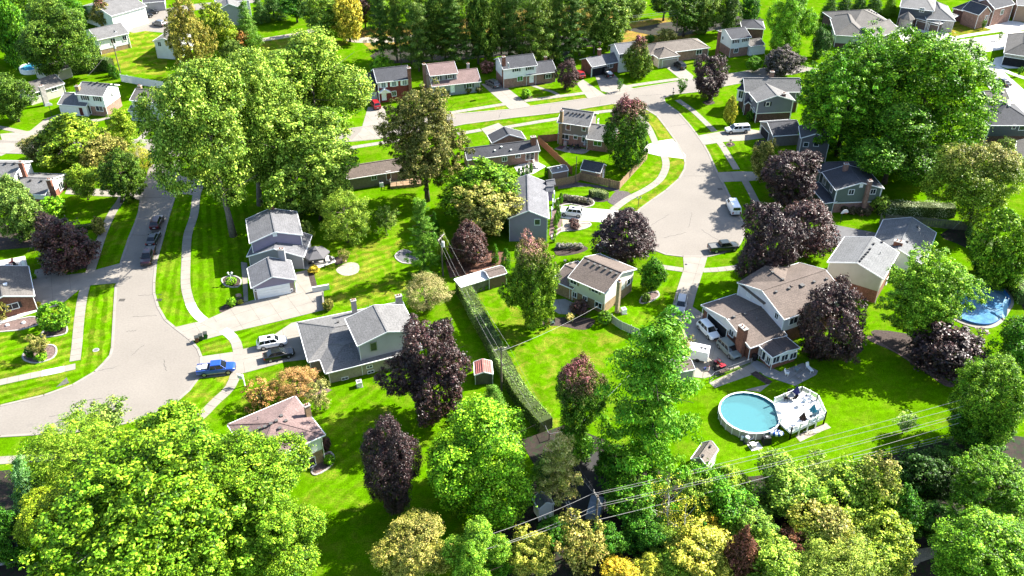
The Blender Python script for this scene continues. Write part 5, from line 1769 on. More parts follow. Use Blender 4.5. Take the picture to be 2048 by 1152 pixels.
TREES = []
LEAF = 1.8
def limb_mesh(H, zc, rv, rh, r0, seed, kind):
 rng = random.Random(seed)
 mb = MB()
 topz = zc + rv * (.75 if kind in ('cone', 'pine', 'bigpine', 'column') else .35)
 pts, rad = [], []
 lean = Vector((rng.uniform(-.3, .3), rng.uniform(-.3, .3), 0))
 for k in range(6):
  t = k / 5
  pts.append(Vector((lean.x * t * t + rng.uniform(-.06, .06) * k, lean.y * t * t, topz * t)))
  rad.append(r0 * (1.25 if k == 0 else 1) * (1 - .78 * t))
 mb.tube(pts, rad, 7)
 lm = MB()
 if kind not in ('cone', 'column', 'clipped', 'shrub'):
  n = 9
  for i in range(n):
   t = .35 + .6 * i / n
   z = max(topz * t, zc - rv * .9)
   a = i * 2.4 + rng.uniform(-.4, .4)
   R = rh * rng.uniform(.55, .85) * (1 if kind != 'bigpine' else .9)
   e = Vector((math.cos(a) * R, math.sin(a) * R, z + rv * rng.uniform(.2, .55) * (0.25 if 'pine' in kind else 1)))
   s = Vector((lean.x * t * t, lean.y * t * t, z))
   m = s.lerp(e, .5) + Vector((0, 0, -.04 * R))
   lm.tube([s, m, e], [r0 * .42 * (1 - t * .5), r0 * .26 * (1 - t * .5), .02], 5, cap=False)
 return mb, lm

def tree(cx, cy, hw, hh, kind, col, label, name=None, lm=None, clear=2.2, base=None, cat='tree', group=None, bark=None, trunk=None, tall=None):
 """a tree whose crown fills the ellipse (cx, cy, hw, hh) of the photo; clear = bare trunk below the crown in metres"""
 z = clear + 3
 for _ in range(8):
  p = at(cx, cy, z)
  s = scale_at(p)
  rh = hw / s
  dist = p - CAM_POS
  phi = math.atan2(-dist.z, math.hypot(dist.x, dist.y))
  v = (hh / s) ** 2 - (rh * math.sin(phi)) ** 2
  rv = math.sqrt(max(v, 0)) / math.cos(phi)
  rv = min(max(rv, .62 * rh), 2.6 * rh if kind in ('cone', 'pine', 'bigpine', 'column') else 1.7 * rh)
  if tall:
   rv = tall
  z = clear + rv * .97
  if base is not None:
   q = ray(cx, cy)
   b_ = at(*base)
   z = max(rv * .9, CAM_H + q.z * math.hypot(b_.x, b_.y) / math.hypot(q.x, q.y))
 p = at(cx, cy, z)
 gx = Vector((p.x, p.y, 0))
 i = len(TREES)
 variants = CROWNS[kind]
 me = variants[i % len(variants)]
 nm = name or {'cone': 'conifer', 'pine': 'pine_tree', 'bigpine': 'pine_tree', 'column': 'arborvitae', 'shrub': 'shrub', 'clipped': 'clipped_bush'}.get(kind, 'tree')
 root = empty(nm, gx, label, cat, group)
 cr = bpy.data.objects.new('crown' if cat == 'tree' else 'foliage', me)
 COL.objects.link(cr)
 cr.parent = root
 cr.location = (0, 0, z)
 cr.scale = (rh, rh, rv)
 cr.rotation_euler = (0, 0, (i * 2.399) % 6.283)
 if not me.materials:
  me.materials.append(L_GREEN)
 cr.material_slots[0].link = 'OBJECT'
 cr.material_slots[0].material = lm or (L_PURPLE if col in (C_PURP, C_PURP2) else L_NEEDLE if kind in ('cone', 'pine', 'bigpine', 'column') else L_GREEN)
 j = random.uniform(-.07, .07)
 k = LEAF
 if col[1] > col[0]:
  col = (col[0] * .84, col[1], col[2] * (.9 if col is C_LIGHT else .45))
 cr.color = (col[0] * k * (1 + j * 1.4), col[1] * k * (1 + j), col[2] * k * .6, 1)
 r0 = trunk or max(.07, min(.55, rh * .062 if kind != 'bigpine' else .3))
 if base is not None:
  b = at(*base)
  off = b - gx
 else:
  off = Vector((0, 0, 0))
 tb, lb = limb_mesh(z + rv, z, rv, rh, r0, i, kind)
 tb.v = [(x + off.x * max(0, 1 - zz / max(z, .1)), y + off.y * max(0, 1 - zz / max(z, .1)), zz) for x, y, zz in tb.v]
 t = tb.build('trunk' if cat == 'tree' else 'stem', bark or BARK, root, org=(0, 0, 0), smooth=True)
 t.location = (0, 0, 0)
 if lb.v:
  l_ = lb.build('limbs', bark or BARK, t, org=(0, 0, 0), smooth=True)
  l_.location = (0, 0, 0)
  l_['kind'] = 'stuff'
 TREES.append(root)
 return root

# --- upper left
tree(110, 68, 88, 66, 'big', C_OAK, 'large dark oak leaning over the small garage and round pool, upper left', clear=5, base=(122, 158), trunk=.5)
tree(50, 76, 48, 40, 'round', C_DEEP, 'dark tree in the shade left of the large oak', clear=1)
tree(18, 60, 40, 70, 'round', C_MID, 'green tree on the left edge behind the dark oak', clear=1)
tree(20, 192, 44, 44, 'dense', C_OAK, 'dense round tree at the left edge in front of the cream ranch', clear=1.5)
tree(60, 12, 50, 30, 'round', C_MAPLE, 'bright green tree at the top edge above the large oak', clear=2)
tree(140, 18, 30, 24, 'round', C_MID, 'green tree at the top edge left of the large white house', clear=2)
tree(203, 24, 24, 27, 'oval', C_OLIVE, 'small reddish-green tree before the large white house at the top', lm=L_RED, clear=.8)
tree(375, 78, 48, 82, 'big', (.15, .135, .025), 'tall olive-gold tree standing alone by the sloping field', clear=1)
tree(432, 58, 36, 46, 'round', (.14, .15, .025), 'yellow-green tree tucked behind the tall olive-gold one', clear=1.5)
tree(492, 48, 27, 42, 'cone', (.11, .165, .05), 'light green conifer beside the house at the top edge', clear=.3)
tree(478, 78, 20, 18, 'shrub', C_ORANGE, 'orange shrub at the foot of the light conifer', cat='shrub', clear=.1)
tree(462, 88, 12, 14, 'shrub', C_DEEP, 'dark green shrub beside the orange one', cat='shrub', clear=.1)
tree(465, 112, 24, 30, 'round', C_GREYG, 'grey-green small tree behind the big light maples', clear=.8)
tree(490, 128, 18, 32, 'cone', (.08, .095, .06), 'greyish spruce tip between the maples and the orange shrub', clear=.2)
# the great light maples
tree(418, 272, 118, 138, 'big', C_LIGHT, 'huge light green maple with a thick pale trunk beside the left street', clear=4.5, base=(467, 472), bark=BARKG, trunk=.62)
tree(622, 172, 122, 102, 'big', C_LIGHT, 'huge light green maple behind, left of the red brick colonial', clear=4, base=(650, 318), bark=BARKG)
tree(602, 312, 130, 112, 'big', C_LIGHT, 'huge light green maple with a forked grey trunk above the pale tent', clear=4, base=(577, 418), bark=BARKG, trunk=.5)
tree(508, 225, 95, 112, 'big', C_LIGHT, 'tall light green maple in the middle of the maple group', clear=5, base=(520, 410), bark=BARKG)
tree(650, 385, 48, 45, 'round', C_LIGHT, 'smaller maple with drooping leaves behind the silvery tree', clear=3, base=(640, 440))
tree(690, 430, 56, 56, 'feather', C_PALE, 'silvery pale tree with fine leaves right of the gazebo', clear=.8)
tree(770, 440, 28, 28, 'sparse', C_GREYG, 'thin grey-green sapling in the shade between lawns', clear=.8)
tree(612, 462, 15, 20, 'shrub', C_GREYG, 'grey-leaved bush at the back corner of the garage house', cat='shrub', clear=.1)
tree(845, 275, 88, 98, 'big', C_BRONZE, 'tall bronze-gold tree with a dark trunk in the middle of the block', clear=5, base=(855, 402), trunk=.5)
tree(962, 372, 84, 52, 'round', C_MAPLE, 'bright green rounded tree right of the bronze-gold tree', clear=2)
tree(972, 418, 72, 52, 'round', (.16, .15, .035), 'olive-yellow tree left of the tall grey end-on house', clear=1.5)
tree(845, 478, 40, 74, 'bigpine', (.075, .13, .03), 'tall narrow spruce beside the transformer pole', clear=.3)
tree(938, 490, 40, 44, 'dense', C_PURP2, 'round purple bush-like tree by the plank lean-to', clear=.4)
tree(885, 492, 13, 30, 'column', (.11, .13, .02), 'yellowish slim evergreen left of the purple round tree', clear=.1)
tree(1012, 520, 10, 22, 'column', C_MID, 'slim green evergreen right of the purple round tree', clear=.1)
tree(870, 450, 12, 26, 'cone', C_DEEP, 'dark pointed evergreen behind the narrow spruce', clear=.1)
tree(990, 508, 8, 18, 'column', C_MID, 'short slim evergreen by the rust mulch', clear=.1)
tree(852, 582, 50, 40, 'feather', (.17, .155, .06), 'pale yellow-green small tree tinged pink by the top of the long hedge', clear=.8)
tree(688, 510, 14, 14, 'sparse', C_OLIVE, 'small round ornamental bush by the gazebo patio', cat='shrub', clear=.5)
tree(628, 538, 11, 7, 'shrub', C_GOLD, 'golden mound shrub on the corner of the gazebo patio', cat='shrub', clear=.05)
tree(656, 610, 11, 11, 'shrub', C_OLIVE, 'brownish shrub behind the driveway end post', cat='shrub', clear=.05)
# front yards, left street
tree(150, 280, 78, 42, 'round', (.125, .15, .022), 'broad yellow-green tree along the upper left street', clear=1.5)
tree(245, 262, 38, 42, 'pine', (.19, .21, .03), 'yellow-green layered tree in front of the upper white house', clear=1)
tree(82, 292, 42, 30, 'round', (.10, .10, .03), 'dull olive tree on the far left street corner', clear=1)
tree(212, 308, 48, 36, 'round', C_OLIVE, 'olive tree in the middle of the left corner group', clear=1.2)
tree(283, 318, 26, 26, 'feather', C_YELL, 'yellow-green light tree at the left street corner', clear=.8)
tree(165, 362, 33, 32, 'round', (.16, .19, .03), 'small lime-yellow tree by the two-chimney white house', clear=1.2)
tree(243, 352, 44, 46, 'dense', (.055, .085, .02), 'dark green round street tree with visible trunk beside the left pavement', clear=2.2, base=(243, 405))
tree(28, 418, 50, 62, 'dense', (.09, .12, .05), 'big grey-green tree at the left edge below the two-chimney house', clear=1)
tree(105, 412, 24, 20, 'shrub', C_LIME, 'bright green bush between the grey-green tree and the street', cat='shrub', clear=.2)
tree(122, 372, 8, 8, 'clipped', C_DEEP, 'dark round bush against the white wall', cat='shrub', clear=.05)
tree(125, 482, 60, 52, 'spread', C_PURP2, 'wide dark purple tree shading the lower left driveway', clear=.8, trunk=.18)
tree(95, 455, 26, 28, 'round', C_PURP, 'small purple tree behind the wide dark purple one', clear=.8)
tree(196, 452, 13, 18, 'shrub', C_OLIVE, 'dull olive clipped shrub at the pavement edge', cat='shrub', clear=.05)
tree(107, 632, 32, 28, 'clipped', (.075, .14, .014), 'round clipped weeping bush in the stone-edged bed', lm=None, cat='shrub', clear=.15)
tree(77, 690, 22, 22, 'sparse', C_OLIVE, 'small twisted ornamental tree in the lower stone-edged bed', clear=.6)
tree(58, 704, 10, 12, 'shrub', C_DEEP, 'dark shrub left of the twisted ornamental tree', cat='shrub', clear=.02)
tree(82, 713, 12, 7, 'shrub', C_LIME, 'low lime shrub in the lower stone-edged bed', cat='shrub', clear=.02)
tree(2, 622, 16, 18, 'sparse', C_OLIVE, 'brownish small tree in front of the brick ranch window', clear=.3)
tree(462, 562, 11, 8, 'clipped', C_LIME, 'flat lime bush under the garden lamp', cat='shrub', clear=.02)
tree(463, 604, 10, 9, 'shrub', C_LIME, 'lime shrub beside the garage house driveway', cat='shrub', clear=.02)
tree(480, 604, 6, 5, 'shrub', C_YELL, 'small yellowish shrub beside the garage house driveway', cat='shrub', clear=.02)
tree(68, 553, 5, 5, 'shrub', C_LIME, 'tiny lime shrub by the driveway of the brick ranch', cat='shrub', clear=.02)
tree(77, 608, 5, 5, 'shrub', C_YELL, 'tiny yellow shrub at the front corner of the brick ranch', cat='shrub', clear=.02)
# centre and bottom left
tree(858, 735, 93, 105, 'big', C_PURP, 'largest purple maple, beside the hip-roofed grey house', lm=L_PURPLE, clear=1.2)
tree(783, 935, 66, 112, 'big', C_PURP, 'tall purple maple on the shaded lawn right of the pink roof', lm=L_PURPLE, clear=1.0)
tree(964, 908, 130, 120, 'big', C_LIME, 'broad bright lime-green tree between the purple maple and the hedge', clear=1.5)
tree(985, 800, 34, 36, 'cone', (.11, .17, .05), 'light green spruce by the red-roofed shed', clear=.2)
tree(520, 790, 40, 33, 'sparse', (.17, .10, .035), 'orange-brown small tree above the pink roof, on the left', clear=.4)
tree(590, 768, 50, 36, 'feather', (.22, .13, .045), 'orange feathery tree beside the hip-roofed house entrance', clear=.4)
tree(636, 790, 28, 34, 'sparse', (.2, .19, .06), 'pale yellow-green bush right of the orange tree', cat='shrub', clear=.2)
tree(652, 888, 10, 14, 'shrub', C_PURP2, 'purple shrub against the pink-roofed house corner', cat='shrub', clear=.05)
tree(658, 920, 12, 10, 'shrub', C_LIME, 'round lime shrub in the bed below the pink-roofed house', cat='shrub', clear=.05)
tree(300, 1015, 218, 148, 'big', C_MAPLE, 'enormous bright green maple filling the lower left corner', clear=4, bark=BARKG, trunk=.6)
tree(500, 972, 122, 104, 'big', C_MAPLE, 'bright green maple crown overlapping the pink roof', clear=4, bark=BARKG)
tree(560, 1085, 92, 85, 'big', C_MAPLE, 'bright green maple at the bottom edge left of the shaded lawn', clear=4, bark=BARKG)
tree(380, 1110, 120, 80, 'big', C_MAPLE, 'bright green maple at the bottom edge, left of centre', clear=4)
tree(340, 862, 82, 52, 'round', C_MAPLE, 'bright green maple reaching over the bend of the street', clear=4)
tree(150, 905, 110, 52, 'feather', (.135, .18, .028), 'feathery yellow-green tree beside the street bend', clear=2.5)
tree(200, 840, 60, 34, 'sparse', C_GREYG, 'thin grey-green tree at the kerb of the street bend', clear=2)
tree(130, 1040, 90, 75, 'big', (.15, .17, .02), 'yellowing maple above the dark corner, lower left', clear=3)
tree(58, 980, 48, 68, 'cone', C_BLUE, 'blue-green spruce at the lower left edge', clear=.3)
tree(20, 1080, 40, 60, 'round', C_DEEP, 'dark tree in the deep shade of the lower left edge', clear=.3)
tree(838, 1098, 86, 74, 'big', (.20, .185, .035), 'golden-yellow maple at the bottom edge', lm=L_GOLD, clear=3)
tree(955, 1105, 66, 70, 'big', (.12, .185, .03), 'pale green maple at the bottom edge beside the golden one', clear=3)
# centre right
tree(1065, 562, 60, 98, 'big', (.095, .135, .02), 'green maple with pink top in front of the split-level house', lm=L_PINK, clear=1.2)
tree(1252, 470, 61, 52, 'dense', C_PURP, 'round purple maple at the rim of the turning circle', clear=2.2, base=(1250, 524))
tree(1307, 546, 28, 32, 'oval', C_MID, 'small green tree at the corner of the split-level house', clear=.8)
tree(1292, 596, 9, 10, 'shrub', C_GREYG, 'grey-green bush in the round stone-edged bed', cat='shrub', clear=.02)
tree(1210, 635, 15, 14, 'clipped', (.075, .13, .02), 'ball-clipped bush by the split-level house wall', cat='shrub', clear=.05)
tree(1140, 635, 9, 8, 'shrub', (.3, .25, .08), 'pale flowering shrub on the lawn edge behind the split-level house', cat='shrub', clear=.02)
tree(1160, 615, 20, 16, 'shrub', C_PURP2, 'dark red shrub in the shade of the split-level wall', cat='shrub', clear=.02)
tree(1152, 805, 58, 90, 'big', (.05, .095, .016), 'dark green maple with red top on the open lawn by the hedge', lm=L_RED, clear=1.5, base=(1140, 905))
tree(1305, 800, 138, 172, 'bigpine', (.075, .15, .02), 'tall airy pine with a bare dark lower trunk by the pool lawn', clear=6.5, base=(1298, 962), trunk=.32)
tree(1352, 692, 34, 32, 'sparse', C_OLIVE, 'olive bush between the tall pine and the trailer', clear=.3)
tree(1120, 932, 46, 62, 'pine', (.22, .20, .065), 'olive-yellow pine at the lower end of the hedge', clear=1.5, base=(1122, 1030))
tree(1253, 265, 49, 68, 'dense', (.04, .08, .014), 'dense dark maple with red top inside the crescent', lm=L_RED, clear=.6)
tree(1419, 155, 37, 40, 'dense', C_PURP, 'purple street tree on the island near the far corner', clear=1.6, base=(1419, 200))
tree(1276, 116, 29, 40, 'oval', (.075, .10, .02), 'green tree with reddish tips before the low brick house', lm=L_RED, clear=1.0, base=(1276, 152))
tree(1134, 148, 23, 26, 'dense', C_PURP2, 'small purple street tree in front of the white-over-brick house', clear=1.2, base=(1131, 178))
tree(1462, 218, 15, 27, 'oval', (.22, .22, .02), 'small golden-green tree beside the white pickup', clear=1.2, base=(1460, 250))
tree(1364, 172, 11, 14, 'sparse', C_MID, 'slender young tree at the kerb of the far junction', clear=.6)
tree(1240, 168, 7, 12, 'sparse', C_MID, 'young thin tree beside the dark jeep', clear=.5)
tree(1052, 187, 11, 9, 'shrub', C_LIME, 'small round lawn shrub before the white-over-brick house', cat='shrub', clear=.02)
tree(974, 134, 14, 12, 'shrub', (.2, .09, .07), 'reddish-pink shrub behind the pinkish-roofed house', cat='shrub', clear=.2)
tree(1098, 106, 18, 13, 'shrub', (.17, .15, .11), 'bare greyish bush by the transformer pole', cat='shrub', clear=.1)
tree(1120, 120, 11, 10, 'shrub', C_DEEP, 'dark bush behind the white-over-brick house', cat='shrub', clear=.1)
tree(1043, 100, 13, 11, 'shrub', C_MAPLE, 'bright green bush near the far wire pole', cat='shrub', clear=.1)
tree(765, 126, 24, 13, 'spread', C_LIME, 'low bright green tree behind the red brick colonial', clear=.6)
tree(1580, 352, 58, 54, 'dense', C_PURP, 'big purple maple between the dark grey and sage green houses', clear=1.2)
tree(1527, 322, 26, 38, 'round', (.15, .14, .03), 'golden-olive tree left of the big purple maple', clear=1)
tree(1540, 490, 64, 80, 'dense', C_PURP, 'purple maple nearest the dark pickup', clear=1.2)
tree(1612, 455, 64, 56, 'dense', C_PURP2, 'brownish purple maple behind the one near the dark pickup', clear=1.2)
tree(1665, 652, 68, 82, 'dense', C_PURP, 'purple maple in front of the large white house sunroom', clear=2.0, base=(1646, 712))
tree(1900, 690, 74, 44, 'spread', C_PURP, 'low spreading purple tree below the blue in-ground pool', clear=1.5)
tree(1700, 195, 112, 112, 'big', (.075, .145, .014), 'great green tree behind the slate blue house', clear=2)
tree(1850, 195, 136, 120, 'big', (.085, .15, .014), 'greatest green tree of the upper right, next to the new street', clear=3)
tree(1790, 285, 120, 80, 'big', (.06, .115, .014), 'dark green tree at the foot of the upper right group', clear=2)
tree(1760, 128, 60, 45, 'round', (.10, .155, .016), 'bright green tree below the wide taupe-roofed house', clear=3)
tree(1955, 368, 92, 80, 'big', (.115, .145, .028), 'spreading tree with yellow tips and a pale trunk at the right edge', lm=L_GOLD, clear=3.5, base=(1938, 462), trunk=.35)
tree(1762, 408, 20, 18, 'shrub', C_PALE, 'pale green shrub at the corner of the sage green house', cat='shrub', clear=.1)
tree(1862, 588, 92, 88, 'big', (.135, .20, .028), 'lime green fine-leaved tree between the cream gable and the blue pool', clear=2.2, base=(1826, 685), trunk=.22)
tree(2005, 500, 62, 78, 'round', C_MAPLE, 'bright green bushy tree at the right edge above the blue pool', clear=.3)
tree(1985, 528, 34, 28, 'round', C_DEEP, 'dark bush in the shade above the blue pool', cat='shrub', clear=.1)
tree(2030, 700, 60, 60, 'round', C_MID, 'green tree at the right edge below the blue pool', clear=1)
tree(1985, 800, 82, 85, 'big', (.10, .155, .016), 'large green tree with yellow clumps at the lower right edge', clear=2)
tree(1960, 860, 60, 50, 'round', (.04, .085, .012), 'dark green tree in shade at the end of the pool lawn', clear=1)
tree(1995, 985, 100, 85, 'big', (.075, .13, .016), 'large green tree at the right edge above the gravel track', clear=2)
tree(1985, 1110, 115, 62, 'big', (.105, .175, .02), 'bright pale green tree in the lower right corner', clear=3)
tree(1812, 845, 22, 22, 'sparse', (.22, .25, .18), 'small silvery tree alone on the pool lawn under the wires', clear=.6)
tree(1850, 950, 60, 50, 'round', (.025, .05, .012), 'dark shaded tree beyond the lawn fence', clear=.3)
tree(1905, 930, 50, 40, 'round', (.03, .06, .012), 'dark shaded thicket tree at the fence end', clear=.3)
# wood along the bottom
WOOD = 'trees of the bottom thicket'
for a in ((1560, 975, 68, 58, 'round', C_PALE, 'pale grey-green tree at the lawn edge, front of the thicket', L_GREEN),
    (1640, 945, 36, 32, 'sparse', C_GREYG, 'thin grey shrub-like tree at the thicket edge right of the pale tree', None),
    (1700, 1000, 74, 58, 'round', (.12, .155, .03), 'yellow-green tree in the middle of the lower right thicket', None),
    (1745, 985, 55, 60, 'round', C_LIGHT, 'light tree with golden tips at the right of the thicket', L_GOLD),
    (1660, 1060, 70, 55, 'round', C_YELL, 'yellow and orange tree in the lower thicket', L_GOLD),
    (1760, 1075, 70, 62, 'round', (.15, .16, .03), 'yellowish tree beside the dark gap in the thicket', None),
    (1590, 1085, 45, 38, 'sparse', C_RUST, 'rusty thin tree deep in the thicket', None),
    (1555, 1125, 60, 40, 'round', C_PALE, 'pale tree at the bottom edge of the thicket', None),
    (1440, 1010, 58, 52, 'round', C_MID, 'mid-green tree left of the pale grey-green tree', None),
    (1485, 1108, 32, 44, 'oval', (.07, .03, .02), 'dark rust-red bush-like tree near the bottom edge', None),
    (1400, 1105, 62, 44, 'round', (.21, .20, .03), 'golden-yellow tree at the bottom edge, middle', None),
    (1415, 1060, 26, 26, 'round', C_GOLD, 'small golden tree left of the rust-red one', None),
    (1340, 1010, 46, 60, 'bare', C_YELL, 'nearly bare tree with white branches and a few yellow leaves', None),
    (1372, 1045, 36, 58, 'bare', C_YELL, 'second nearly bare white-branched tree', None),
    (1265, 1000, 52, 40, 'round', C_MID, 'green tree right of the service pole at the bottom', None),
    (1290, 1060, 50, 42, 'round', C_DEEP, 'dark green tree below the wires, right of the pole', None),
    (1330, 1085, 40, 30, 'round', C_PALE, 'pale green bush-like tree left of the golden tree', None),
    (1165, 1095, 48, 56, 'sparse', C_OLIVE, 'olive tree in front of the service pole', None),
    (1060, 1110, 44, 44, 'round', (.19, .19, .028), 'yellow-green tree left of the service pole', None),
    (1000, 1120, 34, 30, 'round', C_MID, 'green tree squeezed under the wires at the bottom', None),
    (1240, 1140, 34, 26, 'round', C_GOLD, 'low golden tree at the bottom edge below the pole', None),
    (1300, 1135, 34, 28, 'round', C_YELL, 'low yellow tree at the bottom edge, left of the golden one', None),
    (1680, 1120, 80, 40, 'feather', (.17, .18, .05), 'feathery yellowish tree at the bottom edge of the thicket', None),
    (1500, 1050, 50, 44, 'round', (.10, .14, .03), 'green tree above the rust-red one', None),
    (1620, 1015, 50, 44, 'round', C_MID, 'green tree behind the yellow and orange tree', None),
    (1800, 1020, 44, 50, 'round', C_DEEP, 'dark green tree edging the gap in the thicket', None),
    (1232, 925, 40, 32, 'round', C_DEEP, 'dark undergrowth tree at the foot of the tall pine', None),
    (1092, 950, 26, 40, 'feather', C_SPRUCE, 'dark narrow tree between the lime-green tree and the shaded drive', None),
    (1150, 890, 34, 20, 'spread', C_MID, 'low green brush at the lower end of the hedge', None),
    (1458, 965, 42, 34, 'round', C_LIGHT, 'light green tree at the lawn edge right of the cream shed', None),
    (1612, 985, 46, 40, 'round', (.12, .16, .03), 'light green tree behind the thin grey shrub-like tree', None),
    (1385, 990, 40, 44, 'sparse', C_PALE, 'pale airy tree below the cream shed', None),
    (1470, 1060, 36, 32, 'round', C_PALE, 'pale green tree just above the rust-red one, left side', None),
    (1345, 1120, 40, 34, 'round', (.12, .16, .03), 'light green tree at the bottom edge beside the low yellow tree', None),
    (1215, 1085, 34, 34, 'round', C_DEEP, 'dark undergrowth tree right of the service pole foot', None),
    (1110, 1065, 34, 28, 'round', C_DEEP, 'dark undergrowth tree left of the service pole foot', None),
    (1730, 1120, 60, 40, 'round', (.14, .16, .03), 'yellow-green tree at the bottom edge beside the gravel track', None),
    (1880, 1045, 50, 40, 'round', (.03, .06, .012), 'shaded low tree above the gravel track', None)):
 x, y, hw, hh, k, c, lab, lmm = a
 hw, hh = hw * 1.12, hh * 1.1
 c = tuple(v * 1.12 for v in c)
 t = tree(x, y, hw, hh, k, c, lab, lm=lmm, clear=1.0 if k != 'bare' else 2, group=WOOD, bark=mat('white_bark', (.5, .47, .42), .9, amt=.2) if k == 'bare' else None, trunk=.16 if k == 'bare' else None)
# --- top row: woods behind the far houses
PIN = 'tall pines behind the far row of houses'
pines = [(766, 60, 22, 52), (790, 52, 22, 56), (815, 45, 24, 62), (838, 58, 22, 56), (860, 44, 26, 64), (884, 40, 26, 66), (905, 50, 26, 62), (930, 40, 24, 66), (950, 50, 22, 60),
   (972, 40, 24, 66), (1000, 32, 24, 68), (1022, 42, 24, 66), (1046, 38, 24, 66), (1068, 48, 22, 60), (1090, 36, 24, 64), (1115, 46, 24, 58), (1140, 36, 24, 60), (1165, 46, 24, 54), (1190, 40, 24, 50), (1215, 30, 26, 48)]
plab = ['leftmost pine of the row, next to the yellow tree', 'pine above the red brick colonial roof', 'pine with pale top over the first wire pole', 'low dark pine right of the first wire pole', 'tall pine before the park drive', 'tallest pine over the pinkish roof',
  'dark pine behind the pinkish-roofed house', 'pine left of the reddish-pink shrub', 'dark pine above the reddish-pink shrub', 'pine between the two white-over-brick chimneys', 'pine straight above the white-over-brick house', 'dense pine left of the transformer pole',
  'pine touching the wires by the transformer pole', 'pine right behind the transformer pole', 'pine above the small blue-grey shed', 'pine right of the small blue-grey shed', 'pine in the right half of the row with a pale crown', 'pine left of the light sapling', 'pine near the right end of the row', 'last pine at the right end of the row']
for i, (x, y, hw, hh) in enumerate(pines):
 tree(x + (i * 37 % 11 - 5), y + (i * 53 % 23 - 12), hw * (1.45 + .06 * (i * 29 % 7)), hh, ('pine', 'bigpine', 'feather', 'pine', 'round')[i % 5], ((.10, .13, .035) if i % 5 == 4 else (C_PINE, (.07, .095, .035), (.05, .08, .022), (.085, .105, .03))[i * 7 % 4]), plab[i], clear=3.0, group=PIN, bark=BARKG, trunk=.24)
tree(645, 25, 48, 38, 'round', C_LIGHT, 'light green tree left of the yellow tree at the top', clear=2)
tree(695, 30, 34, 42, 'round', (.21, .185, .02), 'yellow autumn tree at the top edge, left of the pines', clear=2)
tree(728, 20, 26, 26, 'round', C_PURP2, 'purple tree at the top edge behind the yellow one', clear=2)
tree(755, 18, 32, 30, 'round', C_MAPLE, 'bright green tree at the top edge beside the purple one', clear=2)
tree(590, 10, 34, 24, 'round', C_DEEP, 'dark tree at the top edge above the park lawn', clear=2)
tree(545, 10, 34, 24, 'cone', C_SPRUCE, 'dark spruce at the top edge above the park lawn', clear=.5)
tree(518, 18, 20, 26, 'cone', C_SPRUCE, 'small dark spruce right of the house at the top edge', clear=.5)
tree(1222, 68, 20, 24, 'round', C_PALE, 'light grey-green sapling at the end of the far lawn', clear=.6)
tree(1334, 72, 20, 11, 'shrub', (.19, .17, .05), 'wide sandy-coloured bush behind the tan ranch', cat='shrub', clear=.1)
tree(1300, 78, 9, 8, 'shrub', C_DEEP, 'dark bush beside the sandy-coloured one', cat='shrub', clear=.1)
tree(1260, 14, 34, 28, 'round', C_PALE, 'pale tree at the top edge right of the pines', clear=3)
tree(1330, 2, 34, 20, 'round', C_OAK, 'dark tree at the top edge above the dry meadow', clear=3)
tree(1372, 22, 36, 36, 'round', C_OAK, 'dark oak-like tree right of the dry meadow', clear=2.5)
tree(1415, 18, 34, 34, 'round', C_GREYG, 'grey-green tree right of the dark oak-like tree', clear=2.5)
tree(1462, 22, 26, 36, 'round', (.045, .065, .025), 'dark tree behind the far white house', clear=1.5)
tree(1500, 16, 24, 26, 'round', C_DEEP, 'dark tree left of the bright top tree', clear=1.5)
tree(1400, 56, 18, 12, 'shrub', C_GREYG, 'grey shrub in the shade behind the tan ranch', cat='shrub', clear=.1)
tree(1585, 45, 50, 60, 'big', (.10, .175, .02), 'bright green tall tree near the top, right of the pavilion', clear=1)
tree(1640, 88, 22, 28, 'round', C_SPRUCE, 'dark round tree between the bright tall tree and the taupe roofs', clear=.4)
tree(1568, 120, 42, 28, 'round', (.065, .055, .05), 'dusky greyish-purple tree behind the slate blue house', clear=.8)
tree(1508, 128, 16, 14, 'round', C_MID, 'small green tree left of the dusky purple tree', clear=.6)
CONI = 'dark conifers screening the newer houses'
for i, (x, y, hw, hh, lab) in enumerate(((1660, 14, 20, 26, 'dark conifer left of the taupe roofs'), (1690, 8, 20, 24, 'dark conifer behind the taupe roofs, left'), (1720, 6, 20, 22, 'dark conifer behind the taupe roofs, middle'), (1750, 4, 20, 22, 'dark conifer behind the taupe roofs, right'), (1782, 8, 16, 22, 'lighter conifer left of the slate newer house'))):
 tree(x, y, hw, hh, 'cone', C_SPRUCE if i < 4 else C_MAPLE, lab, clear=.3, group=CONI)
for i, (x, y, lab) in enumerate(((1868, 36, 'young conifer beside the slate newer house'), (1932, 32, 'young slim tree before the red brick newer house'), (2002, 70, 'thin sapling on the verge of the new street'), (1942, 84, 'thin sapling on the near verge of the new street'), (1988, 152, 'thin sapling by the parked dark car on the new street'), (2040, 142, 'thin sapling near the right edge verge'), (1878, 74, 'low sapling at the new street corner'), (1968, 48, 'small sapling on the brick house lawn'))):
 tree(x, y, 5, 9, 'sparse', C_MID, lab, clear=.4, group='saplings along the new street')
tree(2012, 290, 18, 18, 'sparse', C_GREYG, 'grey-green small tree before the dark slate house', clear=.4)
tree(2010, 330, 40, 40, 'round', (.14, .15, .03), 'yellow-green tree against the right edge by the shaded wing', clear=1)

